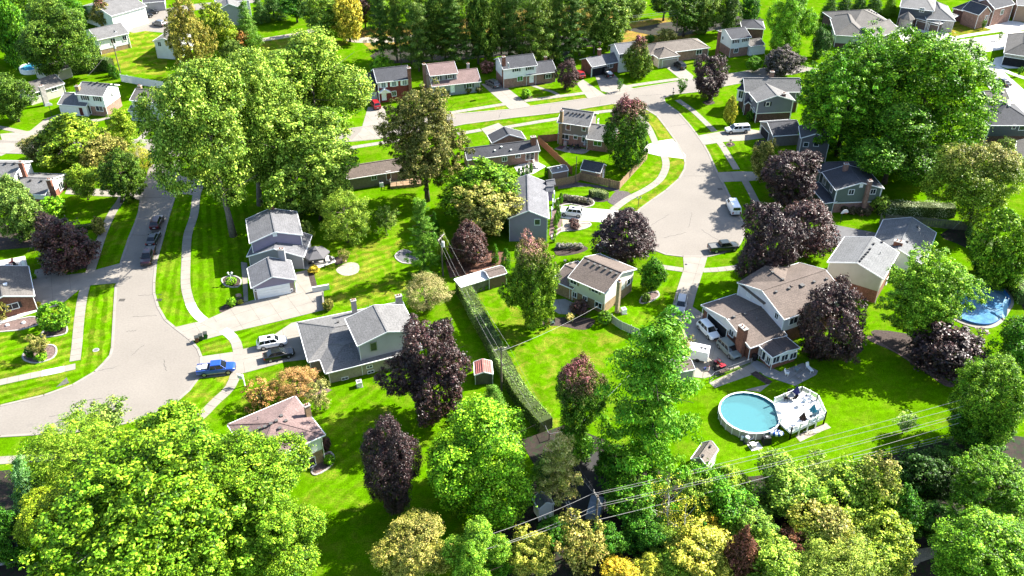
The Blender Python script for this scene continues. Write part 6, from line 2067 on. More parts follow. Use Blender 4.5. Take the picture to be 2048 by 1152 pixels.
# slim evergreens set in rows
def row(a, b, n, hpx, hw, kind, col, what, cat='shrub', group=None, labs=None):
 for i in range(n):
  t = i / max(1, n - 1)
  x, y = a[0] + (b[0] - a[0]) * t, a[1] + (b[1] - a[1]) * t
  tree(x, y, hw, hpx, kind, col, what if n == 1 else what + ', ' + (('left one', 'right one')[i] if n == 2 else ('first', 'second', 'third', 'fourth', 'fifth', 'sixth')[i if a[0] <= b[0] else n - 1 - i] + ' from left'), cat=cat, clear=.05, group=group)
row((1038, 345), (1062, 336), 4, 11, 4, 'column', C_MID, 'slim evergreen above the tall grey house, left of its ridge', group='evergreens above the tall grey house')
row((1092, 344), (1108, 348), 5, 13, 4, 'column', C_MID, 'slim evergreen above the tall grey house, right of its ridge', group='evergreens beside the low shed')
row((1111, 440), (1117, 426), 3, 17, 5, 'column', C_MID, 'slim evergreen along the front wall of the tall grey house', group='evergreens along the grey house')
row((1114, 408), (1122, 396), 2, 10, 5, 'column', C_MID, 'short evergreen above the white car', group='evergreens above the white car')
row((1112, 455), (1108, 480), 4, 4, 4, 'shrub', C_LIME, 'small lime shrub in the strip before the tall grey house', group='shrubs before the grey house')
row((1130, 394), (1178, 402), 6, 6, 7, 'shrub', (.12, .11, .085), 'greyish perennial clump in the kidney-shaped bed', group='perennials in the kidney bed')
row((1118, 492), (1160, 492), 6, 6, 7, 'shrub', (.17, .16, .14), 'silvery perennial clump in the bed by the low rail fence', group='silvery perennials')
row((1148, 444), (1150, 452), 2, 6, 10, 'shrub', C_PURP2, 'low dark red shrub in the gravel circle', group='red shrubs in the gravel circle')
row((960, 548), (1003, 530), 6, 5, 4, 'clipped', (.09, .11, .02), 'little cone shrub lined up on the rust mulch', group='cone shrubs on the mulch')
row((1640, 55), (1668, 62), 6, 9, 4, 'column', C_MID, 'slim evergreen beside the taupe-roofed house', group='evergreens by the taupe roofs')
row((875, 188), (895, 182), 2, 7, 8, 'shrub', C_OLIVE, 'rounded olive shrub before the pinkish-roofed house', group='shrubs before the pinkish-roofed house')
row((937, 180), (957, 178), 2, 6, 7, 'shrub', C_BRONZE, 'bronze mound shrub before the pinkish-roofed house', group='bronze mounds before the pinkish-roofed house')
row((1150, 90), (1230, 84), 5, 10, 4, 'column', C_MID, 'slim cypress along the edge of the far lawn', group='cypresses along the far lawn')
row((1540, 130), (1545, 138), 1, 8, 8, 'shrub', C_DEEP, 'dark shrub behind the slate blue house')
row((1500, 232), (1512, 226), 2, 10, 8, 'shrub', C_DEEP, 'dark shrub in the angle of the slate blue house', group='dark shrubs at the slate blue house')
row((1690, 420), (1735, 424), 4, 8, 8, 'shrub', (.06, .05, .03), 'dark low shrub under the sage green gable', group='dark shrubs under the sage green gable')
row((230, 145), (222, 140), 2, 12, 8, 'column', C_DEEP, 'dark evergreen at the field corner by the pole', group='evergreens at the field corner')
row((1010, 545), (1030, 552), 2, 7, 9, 'shrub', C_LIME, 'low green shrub along the lean-to wall', group='green shrubs along the lean-to')
row((920, 585), (985, 570), 6, 5, 6, 'shrub', C_LIME, 'low green plant in the strip below the lean-to', group='plants below the lean-to')

# hedges: leaf-covered banks
def hedge(px, width, h, col, label, leaf=.19, dens=34, lm=None):
 pts = catmull(wpts(px), 6)
 o = pts[0].copy()
 C, Nn = [], []
 rng = np.random.default_rng(len(px) * 17 + int(h * 10))
 core = MB()
 ring = []
 for i, p in enumerate(pts):
  d = (pts[min(i + 1, len(pts) - 1)] - pts[max(i - 1, 0)]).normalized()
  a = Vector((-d.y, d.x, 0)) * (width / 2 * .95)
  ring.append([p - a, p + a, p + a * .97 + Vector((0, 0, h * .95)), p - a * .97 + Vector((0, 0, h * .95))])
 core.loft(ring)
 for p, q in zip(pts, pts[1:]):
  L = (q - p).length
  d = (q - p).normalized()
  s = Vector((-d.y, d.x, 0))
  n = int(L * (width + 2 * h) * dens)
  t = rng.uniform(0, L, n)
  u = rng.uniform(-h, width + h, n)
  wob = rng.normal(0, .07, (n, 3))
  for k in range(n):
   bump = .2 * math.sin(t[k] * 2.3 + p.x) + .18 * math.sin(p.y * 1.7 + t[k] * 1.1) + .1 * math.sin(u[k] * 4 + t[k] * 3)
   if u[k] < 0:
    lp = (-(width / 2), h + u[k], -s)
   elif u[k] > width:
    lp = (width / 2, h - (u[k] - width), s)
   else:
    lp = (u[k] - width / 2, h + bump, Vector((0, 0, 1)))
   c = p + d * t[k] + s * lp[0] + Vector((0, 0, lp[1])) + Vector(wob[k])
   C.append(c - o)
   Nn.append(lp[2] + Vector((0, 0, .4)) + Vector(rng.normal(0, .5, 3)))
 C = np.array(C, np.float32)
 tint = rng.uniform(0, 1, (len(C), 3)) * .6 + .4 * (np.sin(C[:, :1] * 1.3 + C[:, 1:2] * .9) * .5 + .5)
 me = leaf_mesh('hedge_leaves', C, np.array(Nn), leaf, tint.astype(np.float32), .6, rng)
 me.materials.append(lm or L_GREEN)
 root = empty('hedge', o, label, 'hedge')
 ob = bpy.data.objects.new('foliage', me)
 COL.objects.link(ob)
 ob.parent = root
 ob.color = (col[0] * LEAF * 1.15, col[1] * LEAF * 1.15, col[2] * LEAF, 1)
 core.build('stems', mat('hedge_inside', (.045, .07, .012), .95, amt=.4, scale=4), root)
 return root
hedge([(925, 585), (960, 648), (1000, 725), (1040, 800), (1092, 862)], 2.3, 2.2, (.085, .125, .02), 'long clipped hedge running down beside the pole line', dens=42)
hedge([(1180, 393), (1195, 391), (1213, 398)], 1.4, 1.3, (.13, .15, .04), 'short clipped hedge on the lawn by the dark rock bed', dens=60)
hedge([(1752, 425), (1800, 426), (1850, 428), (1905, 430)], 2.4, 2.2, (.15, .16, .07), 'pale flowering hedge along the wall right of the sage green house', dens=40)
hedge([(140, 148), (180, 144), (210, 140), (226, 143)], 2.0, 3.4, (.055, .085, .015), 'tall dark hedge at the foot of the sloping field', dens=26, leaf=.3)
hedge([(1950, 470), (1990, 520), (2030, 570), (2060, 610)], 4.0, 2.5, (.085, .14, .02), 'bright hedge bank descending the right edge', dens=26, leaf=.3)
hedge([(50, 478), (90, 472), (140, 462), (190, 456)], 1.0, .9, (.10, .13, .02), 'low hedge on the lot line left of the street', dens=50)
# ------------------------------------------------------------ vehicles
def paint(name, col):
 return mat('paint_' + name, col, 0.28, amt=0.04, scale=1.5, coat=0.6, spec=0.5)
TYRE = BLACK
RIM = mat('alloy_rim', (0.45, 0.45, 0.46), 0.35, amt=0.1, metal=0.7)
LAMPW = mat('headlight_glass', (0.7, 0.72, 0.74), 0.15, amt=0.05)
LAMPR = mat('tail_light_red', (0.35, 0.015, 0.012), 0.25, amt=0.1)
PLATE = mat('number_plate', (0.6, 0.6, 0.62), 0.5)
CHROME = mat('chrome', (0.6, 0.6, 0.6), 0.2, metal=0.9, amt=0.05)

# x forward from the rear bumper (0..L); body stations: (x, z low, z belt, half width low, half width belt)
KINDS = {
 'sedan': dict(L=4.85, W=1.84, body=[(0, .42, .78, .62, .70), (.12, .30, .98, .84, .80), (.9, .22, 1.02, .91, .85), (2.4, .20, .96, .92, .88), (3.6, .22, .94, .91, .85), (4.55, .26, .82, .84, .76), (4.85, .40, .66, .62, .62)],
      cab=[(.45, 3.55), (1.25, 2.75), .95, 1.44, .80, .60], wheels=(.92, 3.78, .33), roofz=1.44),
 'suv': dict(L=4.75, W=1.90, body=[(0, .48, .95, .70, .76), (.10, .34, 1.06, .90, .86), (.9, .28, 1.10, .95, .90), (2.4, .27, 1.08, .95, .92), (3.6, .28, 1.06, .94, .88), (4.5, .32, .95, .88, .80), (4.75, .46, .78, .70, .68)],
    cab=[(.08, 3.55), (.55, 2.85), 1.06, 1.70, .86, .68], wheels=(.92, 3.72, .37), roofz=1.70),
 'van': dict(L=5.5, W=2.0, body=[(0, .50, 1.20, .88, .92), (.08, .40, 1.25, .97, .95), (.9, .34, 1.25, 1.0, .97), (3.0, .34, 1.25, 1.0, .97), (4.3, .34, 1.22, .98, .94), (5.2, .38, 1.02, .92, .86), (5.5, .50, .88, .78, .76)],
    cab=[(.03, 4.75), (.18, 4.05), 1.22, 2.05, .95, .80], wheels=(1.0, 4.45, .36), roofz=2.05),
 'pickup': dict(L=5.8, W=1.98, body=[(0, .55, 1.10, .88, .90), (.08, .45, 1.18, .95, .93), (1.0, .40, 1.20, .98, .95), (2.4, .38, 1.18, .98, .95), (4.2, .38, 1.16, .98, .94), (5.5, .42, 1.08, .92, .86), (5.8, .55, .92, .76, .76)],
       cab=[(1.95, 4.55), (2.2, 3.75), 1.15, 1.86, .90, .70], wheels=(1.15, 4.75, .41), roofz=1.86),
}

def rounded(o, w):
 m = o.modifiers.new('rounded_edges', 'BEVEL')
 m.width = w
 m.segments = 2
 m.limit_method = 'ANGLE'
 m.angle_limit = math.radians(25)
 o.data.polygons.foreach_set('use_smooth', [True] * len(o.data.polygons))
 m.harden_normals = True

def quad_panel(mb, q, l, r, b, t, off, th=.012):
 """panel on a quad q (bottom-left, bottom-right, top-right, top-left) inset by fractions, lifted along its normal"""
 q = [Vector(v) for v in q]
 n = (q[1] - q[0]).cross(q[3] - q[0]).normalized()
 def P(u, v):
  return (q[0].lerp(q[1], u)).lerp(q[3].lerp(q[2], u), v)
 p = [P(l, b), P(1 - r, b), P(1 - r, 1 - t), P(l, 1 - t)]
 mb.hexa([v + n * (off - th) for v in p], [v + n * off for v in p])

def car(kind, rear, front, col, label, name='parked_car', cat='car', group='cars parked at the houses', roof=None, bed=None, cap=False, sunroof=False, rack=False, stripe=None, flip=False):
 """car standing on the ground between two photo points (rear and front bumper on the ground)"""
 K = KINDS[kind]
 a, b = at(*rear), at(*front)
 d = (b - a).normalized()
 mid = (a + b) / 2
 L, W = K['L'], K['W']
 root = empty(name, (mid.x, mid.y, 0.04), label, cat, group, math.atan2(d.y, d.x))
 x0 = -L / 2
 pm = col
 def B(mb, nm, m, par=root, smooth=False):
  o = mb.build(nm, m, None, smooth)
  o.parent = par
  return o
 # body shell
 rings = []
 for x, zl, zb, hl, hb in K['body']:
  zm = zl + (zb - zl) * .55
  hm = max(hl, hb) + .015
  rings.append([(x0 + x, -hl * .9, zl), (x0 + x, -hm, zl + .10), (x0 + x, -hm, zm), (x0 + x, -hb, zb - .05), (x0 + x, -hb * .88, zb),
       (x0 + x, hb * .88, zb), (x0 + x, hb, zb - .05), (x0 + x, hm, zm), (x0 + x, hm, zl + .10), (x0 + x, hl * .9, zl)])
 mb = MB()
 mb.loft(rings)
 body = B(mb, 'body', pm, smooth=False)
 rounded(body, .05)
 # cabin
 (cx0, cx1), (tx0, tx1), zb, zt, wb, wt = K['cab']
 cx0, cx1, tx0, tx1 = [x0 + v for v in (cx0, cx1, tx0, tx1)]
 zb -= .06
 base = [(cx0, -wb, zb), (cx1, -wb * .96, zb), (cx1, wb * .96, zb), (cx0, wb, zb)]
 top = [(tx0, -wt, zt), (tx1, -wt * .97, zt), (tx1, wt * .97, zt), (tx0, wt, zt)]
 mb = MB()
 mb.hexa(base, top)
 rounded(B(mb, 'cabin', pm), .03)
 mb = MB()
 k = .04
 mid_t = [(tx0 + .06, -wt + .05, zt + k), (tx1 - .06, -wt * .97 + .05, zt + k), (tx1 - .06, wt * .97 - .05, zt + k), (tx0 + .06, wt - .05, zt + k)]
 mb.hexa(top, mid_t)
 rf = B(mb, 'roof', roof or pm)
 rounded(rf, .025)
 if sunroof:
  mb = MB()
  mb.box(tx1 - 1.15, -.36, zt + k, tx1 - .45, .36, zt + k + .012)
  B(mb, 'sunroof', CARGLASS, rf)
 if rack:
  for s in (-1, 1):
   mb = MB()
   mb.beam((tx0 + .1, s * (wt - .1), zt + .09), (tx1 - .2, s * (wt - .1), zt + .09), .05, .05)
   B(mb, 'roof_rail', METAL, rf)
 mb = MB()
 quad_panel(mb, [base[1], base[2], top[2], top[1]], .05, .05, .10, .05, .012)
 B(mb, 'windscreen', CARGLASS)
 mb = MB()
 quad_panel(mb, [base[3], base[0], top[0], top[3]], .08, .08, .22 if kind != 'van' else .3, .10, .012)
 B(mb, 'rear_window', CARGLASS)
 nsplit = {'sedan': (.08, .46, .5, .90), 'suv': (.05, .30, .34, .60, .64, .92), 'van': (.70, .94), 'pickup': (.06, .40, .45, .92)}[kind]
 for s, q in ((-1, [base[0], base[1], top[1], top[0]]), (1, [base[2], base[3], top[3], top[2]])):
  for i in range(0, len(nsplit), 2):
   l, r = nsplit[i], 1 - nsplit[i + 1]
   if s == 1:
    l, r = r, l
   mb = MB()
   quad_panel(mb, q, l, r, .14, .12, .012)
   B(mb, 'side_window', CARGLASS)
 # wheels
 wr0, wr1, R = K['wheels']
 for x in (wr0, wr1):
  for s in (-1, 1):
   hw = W / 2
   mb = MB()
   n = 14
   y0, y1 = s * (hw - .22), s * (hw + .012)
   rg = [[(x0 + x + (R + .07) * math.cos(2 * math.pi * i / n), y, R + (R + .07) * math.sin(2 * math.pi * i / n)) for i in range(n)] for y in (s * (hw - .1), s * (hw + .005))]
   mb.loft(rg)
   B(mb, 'wheel_arch_shade', DARKM)  # black disc stands in for the shaded recess round the wheel
   mb = MB()
   rg = [[(x0 + x + rr * math.cos(2 * math.pi * i / n), y, R + rr * math.sin(2 * math.pi * i / n)) for i in range(n)] for y, rr in ((y0, R * .95), (y0 + s * .04, R), (y1, R), (y1 + s * .025, R * .9))]
   mb.loft(rg)
   wh = B(mb, 'wheel', TYRE)
   mb = MB()
   rg = [[(x0 + x + rr * math.cos(2 * math.pi * i / n), y, R + rr * math.sin(2 * math.pi * i / n)) for i in range(n)] for y, rr in ((y1 + s * .02, R * .66), (y1 + s * .035, R * .60))]
   mb.loft(rg)
   B(mb, 'rim', RIM, wh)
 # lamps, grille, plate, bumpers, mirrors
 zf = K['body'][-2][2]
 for s in (-1, 1):
  mb = MB()
  mb.hexa([(x0 + L - .36, s * .50, zf - .22), (x0 + L - .10, s * .48, zf - .26), (x0 + L - .24, s * .80, zf - .26), (x0 + L - .46, s * .86, zf - .2)][::s],
    [(x0 + L - .42, s * .50, zf - .03), (x0 + L - .22, s * .48, zf - .08), (x0 + L - .34, s * .78, zf - .08), (x0 + L - .52, s * .84, zf - .03)][::s])
  B(mb, 'headlight', LAMPW)
  mb = MB()
  zt_ = K['body'][1][2]
  h = .5 if kind in ('van', 'pickup') else .22
  mb.box(x0 - .01, min(s * .62, s * .86), zt_ - .12 - h, x0 + .16, max(s * .62, s * .86), zt_ - .12)
  B(mb, 'tail_light', LAMPR)
  mb = MB()
  mx = cx1 - .45
  mb.box(mx, min(s * (W / 2 - .08), s * (W / 2 + .14)), zb + .04, mx + .12, max(s * (W / 2 - .08), s * (W / 2 + .14)), zb + .2)
  B(mb, 'mirror', pm)
 mb = MB()
 mb.box(x0 + L - .10, -.45, .42, x0 + L + .01, .45, zf - .22)
 B(mb, 'grille', DARKM)
 mb = MB()
 mb.box(x0 - .03, -.26, .58, x0 + .02, .26, .70)
 B(mb, 'number_plate', PLATE)
 mb = MB()
 mb.box(x0 - .06, -.78, .40, x0 + .1, .78, .55)
 B(mb, 'rear_bumper', CHROME if kind == 'pickup' else pm if kind != 'van' else DARKM)
 if kind == 'pickup':
  if cap:
   mb = MB()
   mb.hexa([(x0 + .06, -.92, 1.16), (x0 + 2.0, -.92, 1.16), (x0 + 2.0, .92, 1.16), (x0 + .06, .92, 1.16)], [(x0 + .22, -.72, 1.84), (x0 + 2.1, -.72, 1.84), (x0 + 2.1, .72, 1.84), (x0 + .22, .72, 1.84)])
   cp = B(mb, 'bed_cap', pm)
   for q in ([(x0 + .06, -.92, 1.16), (x0 + 2.0, -.92, 1.16), (x0 + 2.1, -.72, 1.84), (x0 + .22, -.72, 1.84)], [(x0 + 2.0, .92, 1.16), (x0 + .06, .92, 1.16), (x0 + .22, .72, 1.84), (x0 + 2.1, .72, 1.84)]):
    mb = MB()
    quad_panel(mb, q, .1, .08, .22, .18, .012)
    B(mb, 'side_window', CARGLASS, cp)
  else:
   mb = MB()
   mb.box(x0 + .14, -.80, 1.165, x0 + 1.92, .80, 1.205)
   B(mb, 'bed_cover' if bed != 'load' else 'bed_floor', mat('bed_cover_grey', (.16, .16, .155), .6) if bed == 'cover' else DARKM)
   for s in (-1, 1):
    mb = MB()
    mb.beam((x0 + .06, s * .88, 1.22), (x0 + 1.95, s * .88, 1.22), .12, .06)
    B(mb, 'bed_rail', pm)
   if bed == 'load':
    mb = MB()
    mb.dome((x0 + .5, -.1, 1.2), .55, .6, .42, 10, 4)
    mb.box(x0 + .9, -.6, 1.2, x0 + 1.7, .5, 1.45)
    B(mb, 'load', mat('pale_tarp', (.6, .6, .6), .7, amt=.3, scale=3))
  if stripe:
   for s in (-1, 1):
    mb = MB()
    mb.box(x0 + 1.5, min(s * .98, s * 1.003), .44, x0 + 4.3, max(s * .98, s * 1.003), .62)
    B(mb, 'side_trim', stripe)
 if kind == 'van':
  mb = MB()
  mb.box(x0 - .02, -.012, .62, x0 + .06, .012, 1.95)
  B(mb, 'door_seam', DARKM)
 return root

P_WHITE = paint('white', (0.78, 0.78, 0.77))
P_BLACK = paint('black', (0.010, 0.010, 0.012))
P_BLUE = paint('blue', (0.02, 0.08, 0.42))
P_RED = paint('red', (0.40, 0.015, 0.02))
P_DRED = paint('dark_red', (0.075, 0.006, 0.009))
P_GREEN = paint('dark_green', (0.025, 0.032, 0.024))
P_SILVER = paint('silver', (0.42, 0.43, 0.44))
P_SAGE = paint('grey_green', (0.23, 0.27, 0.25))
P_GREY = paint('grey', (0.12, 0.125, 0.13))
P_MAROON = paint('maroon', (0.03, 0.004, 0.007))

car('suv', (309, 463), (321, 437), P_DRED, 'dark red car, farthest of the three parked along the shaded street', sunroof=False)
car('sedan', (302, 494), (314, 470), P_BLACK, 'black car, middle of the three parked along the shaded street')
car('pickup', (304, 502), (292, 536), P_MAROON, 'dark maroon pickup, nearest of the three parked along the shaded street', name='parked_pickup', cat='pickup', bed='cover')
car('suv', (518, 696), (572, 686), P_WHITE, 'white car with a dark sunroof, beside the black sedan on the driveway', sunroof=True)
car('sedan', (530, 721), (588, 708), P_BLACK, 'black sedan on the driveway in front of the hip-roofed house')
car('pickup', (401, 748), (467, 741), P_BLUE, 'bright blue pickup with a loaded bed, at the mouth of the driveway', name='parked_pickup', cat='pickup', bed='load', stripe=mat('beige_trim', (.4, .36, .3)), roof=P_BLUE)
car('suv', (755, 219), (747, 208), P_RED, 'bright red car before the white garage of the red brick colonial')
car('suv', (994, 177), (976, 167), P_GREY, 'dark grey car on the driveway right of the pinkish-roofed house')
car('sedan', (1014, 163), (1000, 154), P_BLACK, 'black car at the back of the driveway beside the white-over-brick house')
car('suv', (1164, 158), (1152, 148), P_RED, 'red car mostly hidden by the small purple street tree')
car('pickup', (1224, 160), (1200, 140), P_BLACK, 'black pickup backed up to the open carport', name='parked_pickup', cat='pickup', bed='load')
car('suv', (1366, 140), (1351, 130), P_BLACK, 'black car on the driveway of the tan ranch')
car('pickup', (1497, 263), (1450, 266), P_WHITE, 'white pickup with a capped bed by the small golden tree', name='parked_pickup', cat='pickup', cap=True, sunroof=True)
car('suv', (1163, 432), (1122, 428), P_WHITE, 'white car with roof hatches beside the gravel circle', sunroof=True)
car('van', (1472, 434), (1459, 407), P_WHITE, 'white van with a ladder-free roof parked at the rim of the turning circle', name='parked_van', cat='van', group='vans')
car('pickup', (1418, 503), (1474, 497), P_GREEN, 'dark green pickup with a covered bed at the rim of the turning circle', name='parked_pickup', cat='pickup', bed='cover')
car('suv', (1364, 600), (1358, 632), P_SILVER, 'silver car alone on the narrow driveway up from the circle')
car('suv', (1400, 650), (1432, 684), P_WHITE, 'white car right outside the open garage of the large white house', rack=False)
car('suv', (1440, 688), (1474, 722), P_SAGE, 'grey-green car parked against the brick chimney wall', rack=True)
car('suv', (244, 46), (226, 49), P_DRED, 'dark red car beneath the reddish tree at the top left court')
car('suv', (280, 38), (302, 34), P_BLACK, 'nearer black car on the top left court')
car('suv', (294, 31), (312, 27), P_BLACK, 'farther black car on the top left court')
car('suv', (326, 53), (312, 50), P_GREY, 'grey car behind the plain grey roof at the top left')
car('sedan', (2014, 174), (1994, 163), P_BLACK, 'black car parked on the new street at the right')
car('sedan', (1205, 500), (1226, 510), P_GREY, 'dark car half hidden under the round purple maple')
car('suv', (2030, 114), (2040, 112), P_SILVER, 'silver car in the mouth of the tan garage at the right edge')

# utility trailer with a small red quad bike
p = at(1438, 738)
tr = empty('utility_trailer', (p.x, p.y, .04), 'small black utility trailer carrying a red quad bike, beside the low fence', 'trailer', None, math.radians(-62))
def TB(mb, nm, m, par=tr):
 o = mb.build(nm, m, None)
 o.parent = par
 return o
mb = MB(); mb.box(-1.5, -.8, .45, 1.5, .8, .52); TB(mb, 'bed', mat('trailer_deck', (.12, .09, .07), .9))
for s in (-1, 1):
 mb = MB(); mb.beam((-1.5, s * .8, .9), (1.5, s * .8, .9), .06, .06)
 for x in (-1.45, -.5, .5, 1.45):
  mb.beam((x, s * .8, .5), (x + .001, s * .8, .9), .05, .05)
 TB(mb, 'side_rail', DARKM)['kind'] = 'stuff'
 mb = MB(); mb.tube([(-.2, s * .86, .34), (-.2, s * 1.02, .34)], .34, 14); TB(mb, 'wheel', BLACK)
 mb = MB(); mb.tube([(-.2, s * 1.02, .34), (-.2, s * 1.03, .34)], .18, 10); TB(mb, 'rim', RIM)
mb = MB()
for k in range(9):
 mb.beam((1.52, -.78 + k * .195, .55), (1.6, -.78 + k * .195, 1.5), .03, .03)
mb.beam((1.52, -.8, .55), (1.52, .8, .55), .05, .05); mb.beam((1.6, -.8, 1.5), (1.6, .8, 1.5), .05, .05)
TB(mb, 'ramp_gate', DARKM)['kind'] = 'stuff'
mb = MB(); mb.beam((-1.5, 0, .48), (-2.5, 0, .45), .1, .08); TB(mb, 'tow_bar', DARKM)
q = empty('quad_bike', (p.x, p.y, .57), 'red quad bike on the small trailer', 'quad bike', None, math.radians(-62))
def QB(mb, nm, m):
 o = mb.build(nm, m, None); o.parent = q; return o
for x in (-.6, .6):
 for s in (-1, 1):
  mb = MB(); mb.tube([(x, s * .3, .28), (x, s * .55, .28)], .28, 10); QB(mb, 'wheel', BLACK)
mb = MB(); mb.hexa([(-.8, -.25, .45), (.8, -.25, .45), (.8, .25, .45), (-.8, .25, .45)], [(-.7, -.18, .8), (.7, -.18, .75), (.7, .18, .75), (-.7, .18, .8)]); QB(mb, 'body', P_RED)
mb = MB(); mb.box(-.6, -.16, .8, .15, .16, .92); QB(mb, 'seat', BLACK)
mb = MB(); mb.box(-.95, -.5, .62, -.4, .5, .67); mb.box(.4, -.5, .62, .95, .5, .67); QB(mb, 'mudguard', P_RED)['kind'] = 'stuff'
mb = MB(); mb.tube([(.3, -.4, 1.05), (.38, 0, .95), (.3, .4, 1.05)], .025, 6); QB(mb, 'handlebar', DARKM)

# white box trailer behind the pine, covered trailer in the shade below
H = None
p = at(1396, 718)
r = empty('box_trailer', (p.x, p.y, .04), 'white flat-topped camper trailer with two roof hatches, behind the tall pine', 'trailer', None, math.radians(-20))
def XB(mb, nm, m, par=r):
 o = mb.build(nm, m, None); o.parent = par; return o
mb = MB(); mb.box(-1.5, -.95, .5, 1.5, .95, 2.2); XB(mb, 'body', WHITE)
mb = MB(); mb.box(-1.55, -1.0, 2.2, 1.55, 1.0, 2.26); XB(mb, 'roof', mat('white_roof_sheet', (.75, .75, .75), .5))
for x in (.1, .7):
 mb = MB(); mb.box(x, -.2, 2.26, x + .4, .2, 2.34); XB(mb, 'hatch', DARKM)
for s in (-1, 1):
 mb = MB(); mb.tube([(0, s * .8, .36), (0, s * .98, .36)], .36, 12); XB(mb, 'wheel', BLACK)
p = at(1190, 1025)
r = empty('covered_trailer', (p.x, p.y, .04), 'trailer under a blue-grey tarpaulin in the shade by the service pole', 'trailer', None, math.radians(75))
mb = MB(); mb.hexa([(-1.8, -1, .5), (1.8, -1, .5), (1.8, 1, .5), (-1.8, 1, .5)], [(-1.7, -.85, 1.5), (1.6, -.85, 1.35), (1.6, .85, 1.35), (-1.7, .85, 1.5)]); XB(mb, 'tarpaulin', mat('blue_grey_tarp', (.22, .27, .33), .6, amt=.25, scale=2), r)
for s in (-1, 1):
 mb = MB(); mb.tube([(0, s * .85, .32), (0, s * 1.05, .32)], .32, 12); XB(mb, 'wheel', BLACK, r)
mb = MB(); mb.beam((-1.8, 0, .5), (-2.7, 0, .45), .1, .08); XB(mb, 'tow_bar', DARKM, r)
p = at(1142, 1028)
r = empty('rowing_boat', (p.x, p.y, .3), 'dark flat boat with pale planks lying in the shade left of the pole', 'boat', None, math.radians(105))
mb = MB(); mb.loft([[(-2, -.4, .3), (-2, -.3, 0), (-2, .3, 0), (-2, .4, .3)], [(0, -.7, .35), (0, -.5, 0), (0, .5, 0), (0, .7, .35)], [(1.6, -.45, .4), (1.6, -.3, .05), (1.6, .3, .05), (1.6, .45, .4)], [(2.2, -.05, .5), (2.2, -.04, .3), (2.2, .04, .3), (2.2, .05, .5)]]); XB(mb, 'hull', DARKM, r)
for y in (-.2, .15):
 mb = MB(); mb.box(-1.6, y, .4, 1.5, y + .14, .46); XB(mb, 'plank', STONE, r)
# ------------------------------------------------------------ fences, pools, poles and small things
def V2(p, z=0.0):
 return Vector((p.x, p.y, z))

def plank_fence(px, h, m, label, board=.45, post=2.4, group=None):
 """fence of single boards between posts; each run one fence"""
 pts = wpts(px)
 root = empty('plank_fence', pts[0], label, 'fence', group)
 cache = {}
 for a, b in zip(pts, pts[1:]):
  L = (b - a).length
  d = (b - a).normalized()
  ang = math.atan2(d.y, d.x)
  nb = max(1, round(L / board))
  w = L / nb
  if ('b', m.name, round(w, 2), h) not in cache:
   mb = MB(); mb.box(.012, -.015, .03, w - .012, .015, h)
   me = bpy.data.meshes.new('board'); me.from_pydata(mb.v, [], mb.f); me.materials.append(m)
   cache[('b', m.name, round(w, 2), h)] = me
  me = cache[('b', m.name, round(w, 2), h)]
  for k in range(nb):
   o = bpy.data.objects.new('board', me)
   COL.objects.link(o)
   o.parent = root
   q = a + d * (w * k) - pts[0]
   o.location = (q.x, q.y, random.uniform(-.03, .03))
   o.rotation_euler = (0, 0, ang + random.uniform(-.01, .01))
  s = Vector((-d.y, d.x, 0)) * .06
  for z in (.35, h - .3):
   mb = MB(); mb.beam(V2(a + s, z), V2(b + s, z), .06, .09); mb.build('rail', m, root)
  np_ = max(1, round(L / post))
  for k in range(np_ + 1):
   q = a + d * (L * k / np_) + s * 1.4
   mb = MB(); mb.box(q.x - .06, q.y - .06, 0, q.x + .06, q.y + .06, h + .08); mb.build('post', m, root)
 return root

plank_fence([(1075, 285), (1143, 349)], 1.8, PLANKR, 'cedar plank fence running diagonally behind the dark grey ranch')
plank_fence([(1076, 285), (1115, 282)], 1.8, PLANKR, 'short cedar plank fence joining the brick wall of the taupe house')
plank_fence([(1108, 374), (1150, 366), (1160, 360), (1238, 379)], 1.8, PLANK, 'pale tan plank fence behind the two sheds')
plank_fence([(1238, 379), (1294, 318)], 1.8, PLANK, 'pale tan plank fence along the slope above the pavement')
plank_fence([(1758, 445), (1765, 464)], 2.0, PLANKG, 'short dark fence at the corner of the pale grey roof')
plank_fence([(1768, 447), (1840, 452), (1935, 462)], 2.0, PLANKG, 'dark weathered plank fence behind the pale grey roof')
plank_fence([(1222, 645), (1240, 658), (1282, 676)], 1.6, mat('white_fence_board', (.55, .54, .48), .7, amt=.1), 'pale board fence leading from the split-level house towards the tall pine')
plank_fence([(243, 163), (285, 171), (328, 178)], 2.0, mat('white_vinyl', (.7, .71, .72), .5, amt=.05), 'long white board fence below the sloping field')

def chain_fence(px, h, label, post=3.0, m=METAL, rails=(1.0,)):
 pts = wpts(px)
 root = empty('rail_fence', pts[0], label, 'fence')
 for a, b in zip(pts, pts[1:]):
  L = (b - a).length
  n = max(1, round(L / post))
  for k in range(n + 1):
   q = a.lerp(b, k / n)
   mb = MB(); mb.box(q.x - .05, q.y - .05, 0, q.x + .05, q.y + .05, h + .04); mb.build('post', m, root)
  for f in rails:
   mb = MB(); mb.beam(V2(a, h * f - .03), V2(b, h * f - .03), .045, .045); mb.build('rail', m, root)
 return root
chain_fence([(1704, 925), (1765, 912), (1835, 895), (1905, 878)], 1.2, 'low metal fence along the far edge of the pool lawn', m=METAL, rails=(1.0, .5, .1))
chain_fence([(1418, 766), (1428, 756), (1502, 728)], 1.2, 'low pale metal fence between trailer and lawn', m=METAL, rails=(1.0, .12))
chain_fence([(1110, 512), (1140, 506), (1166, 497)], .9, 'low brown rail fence by the silvery perennials', m=mat('brown_rail', (.12, .08, .06), .9), rails=(1.0, .6, .25))
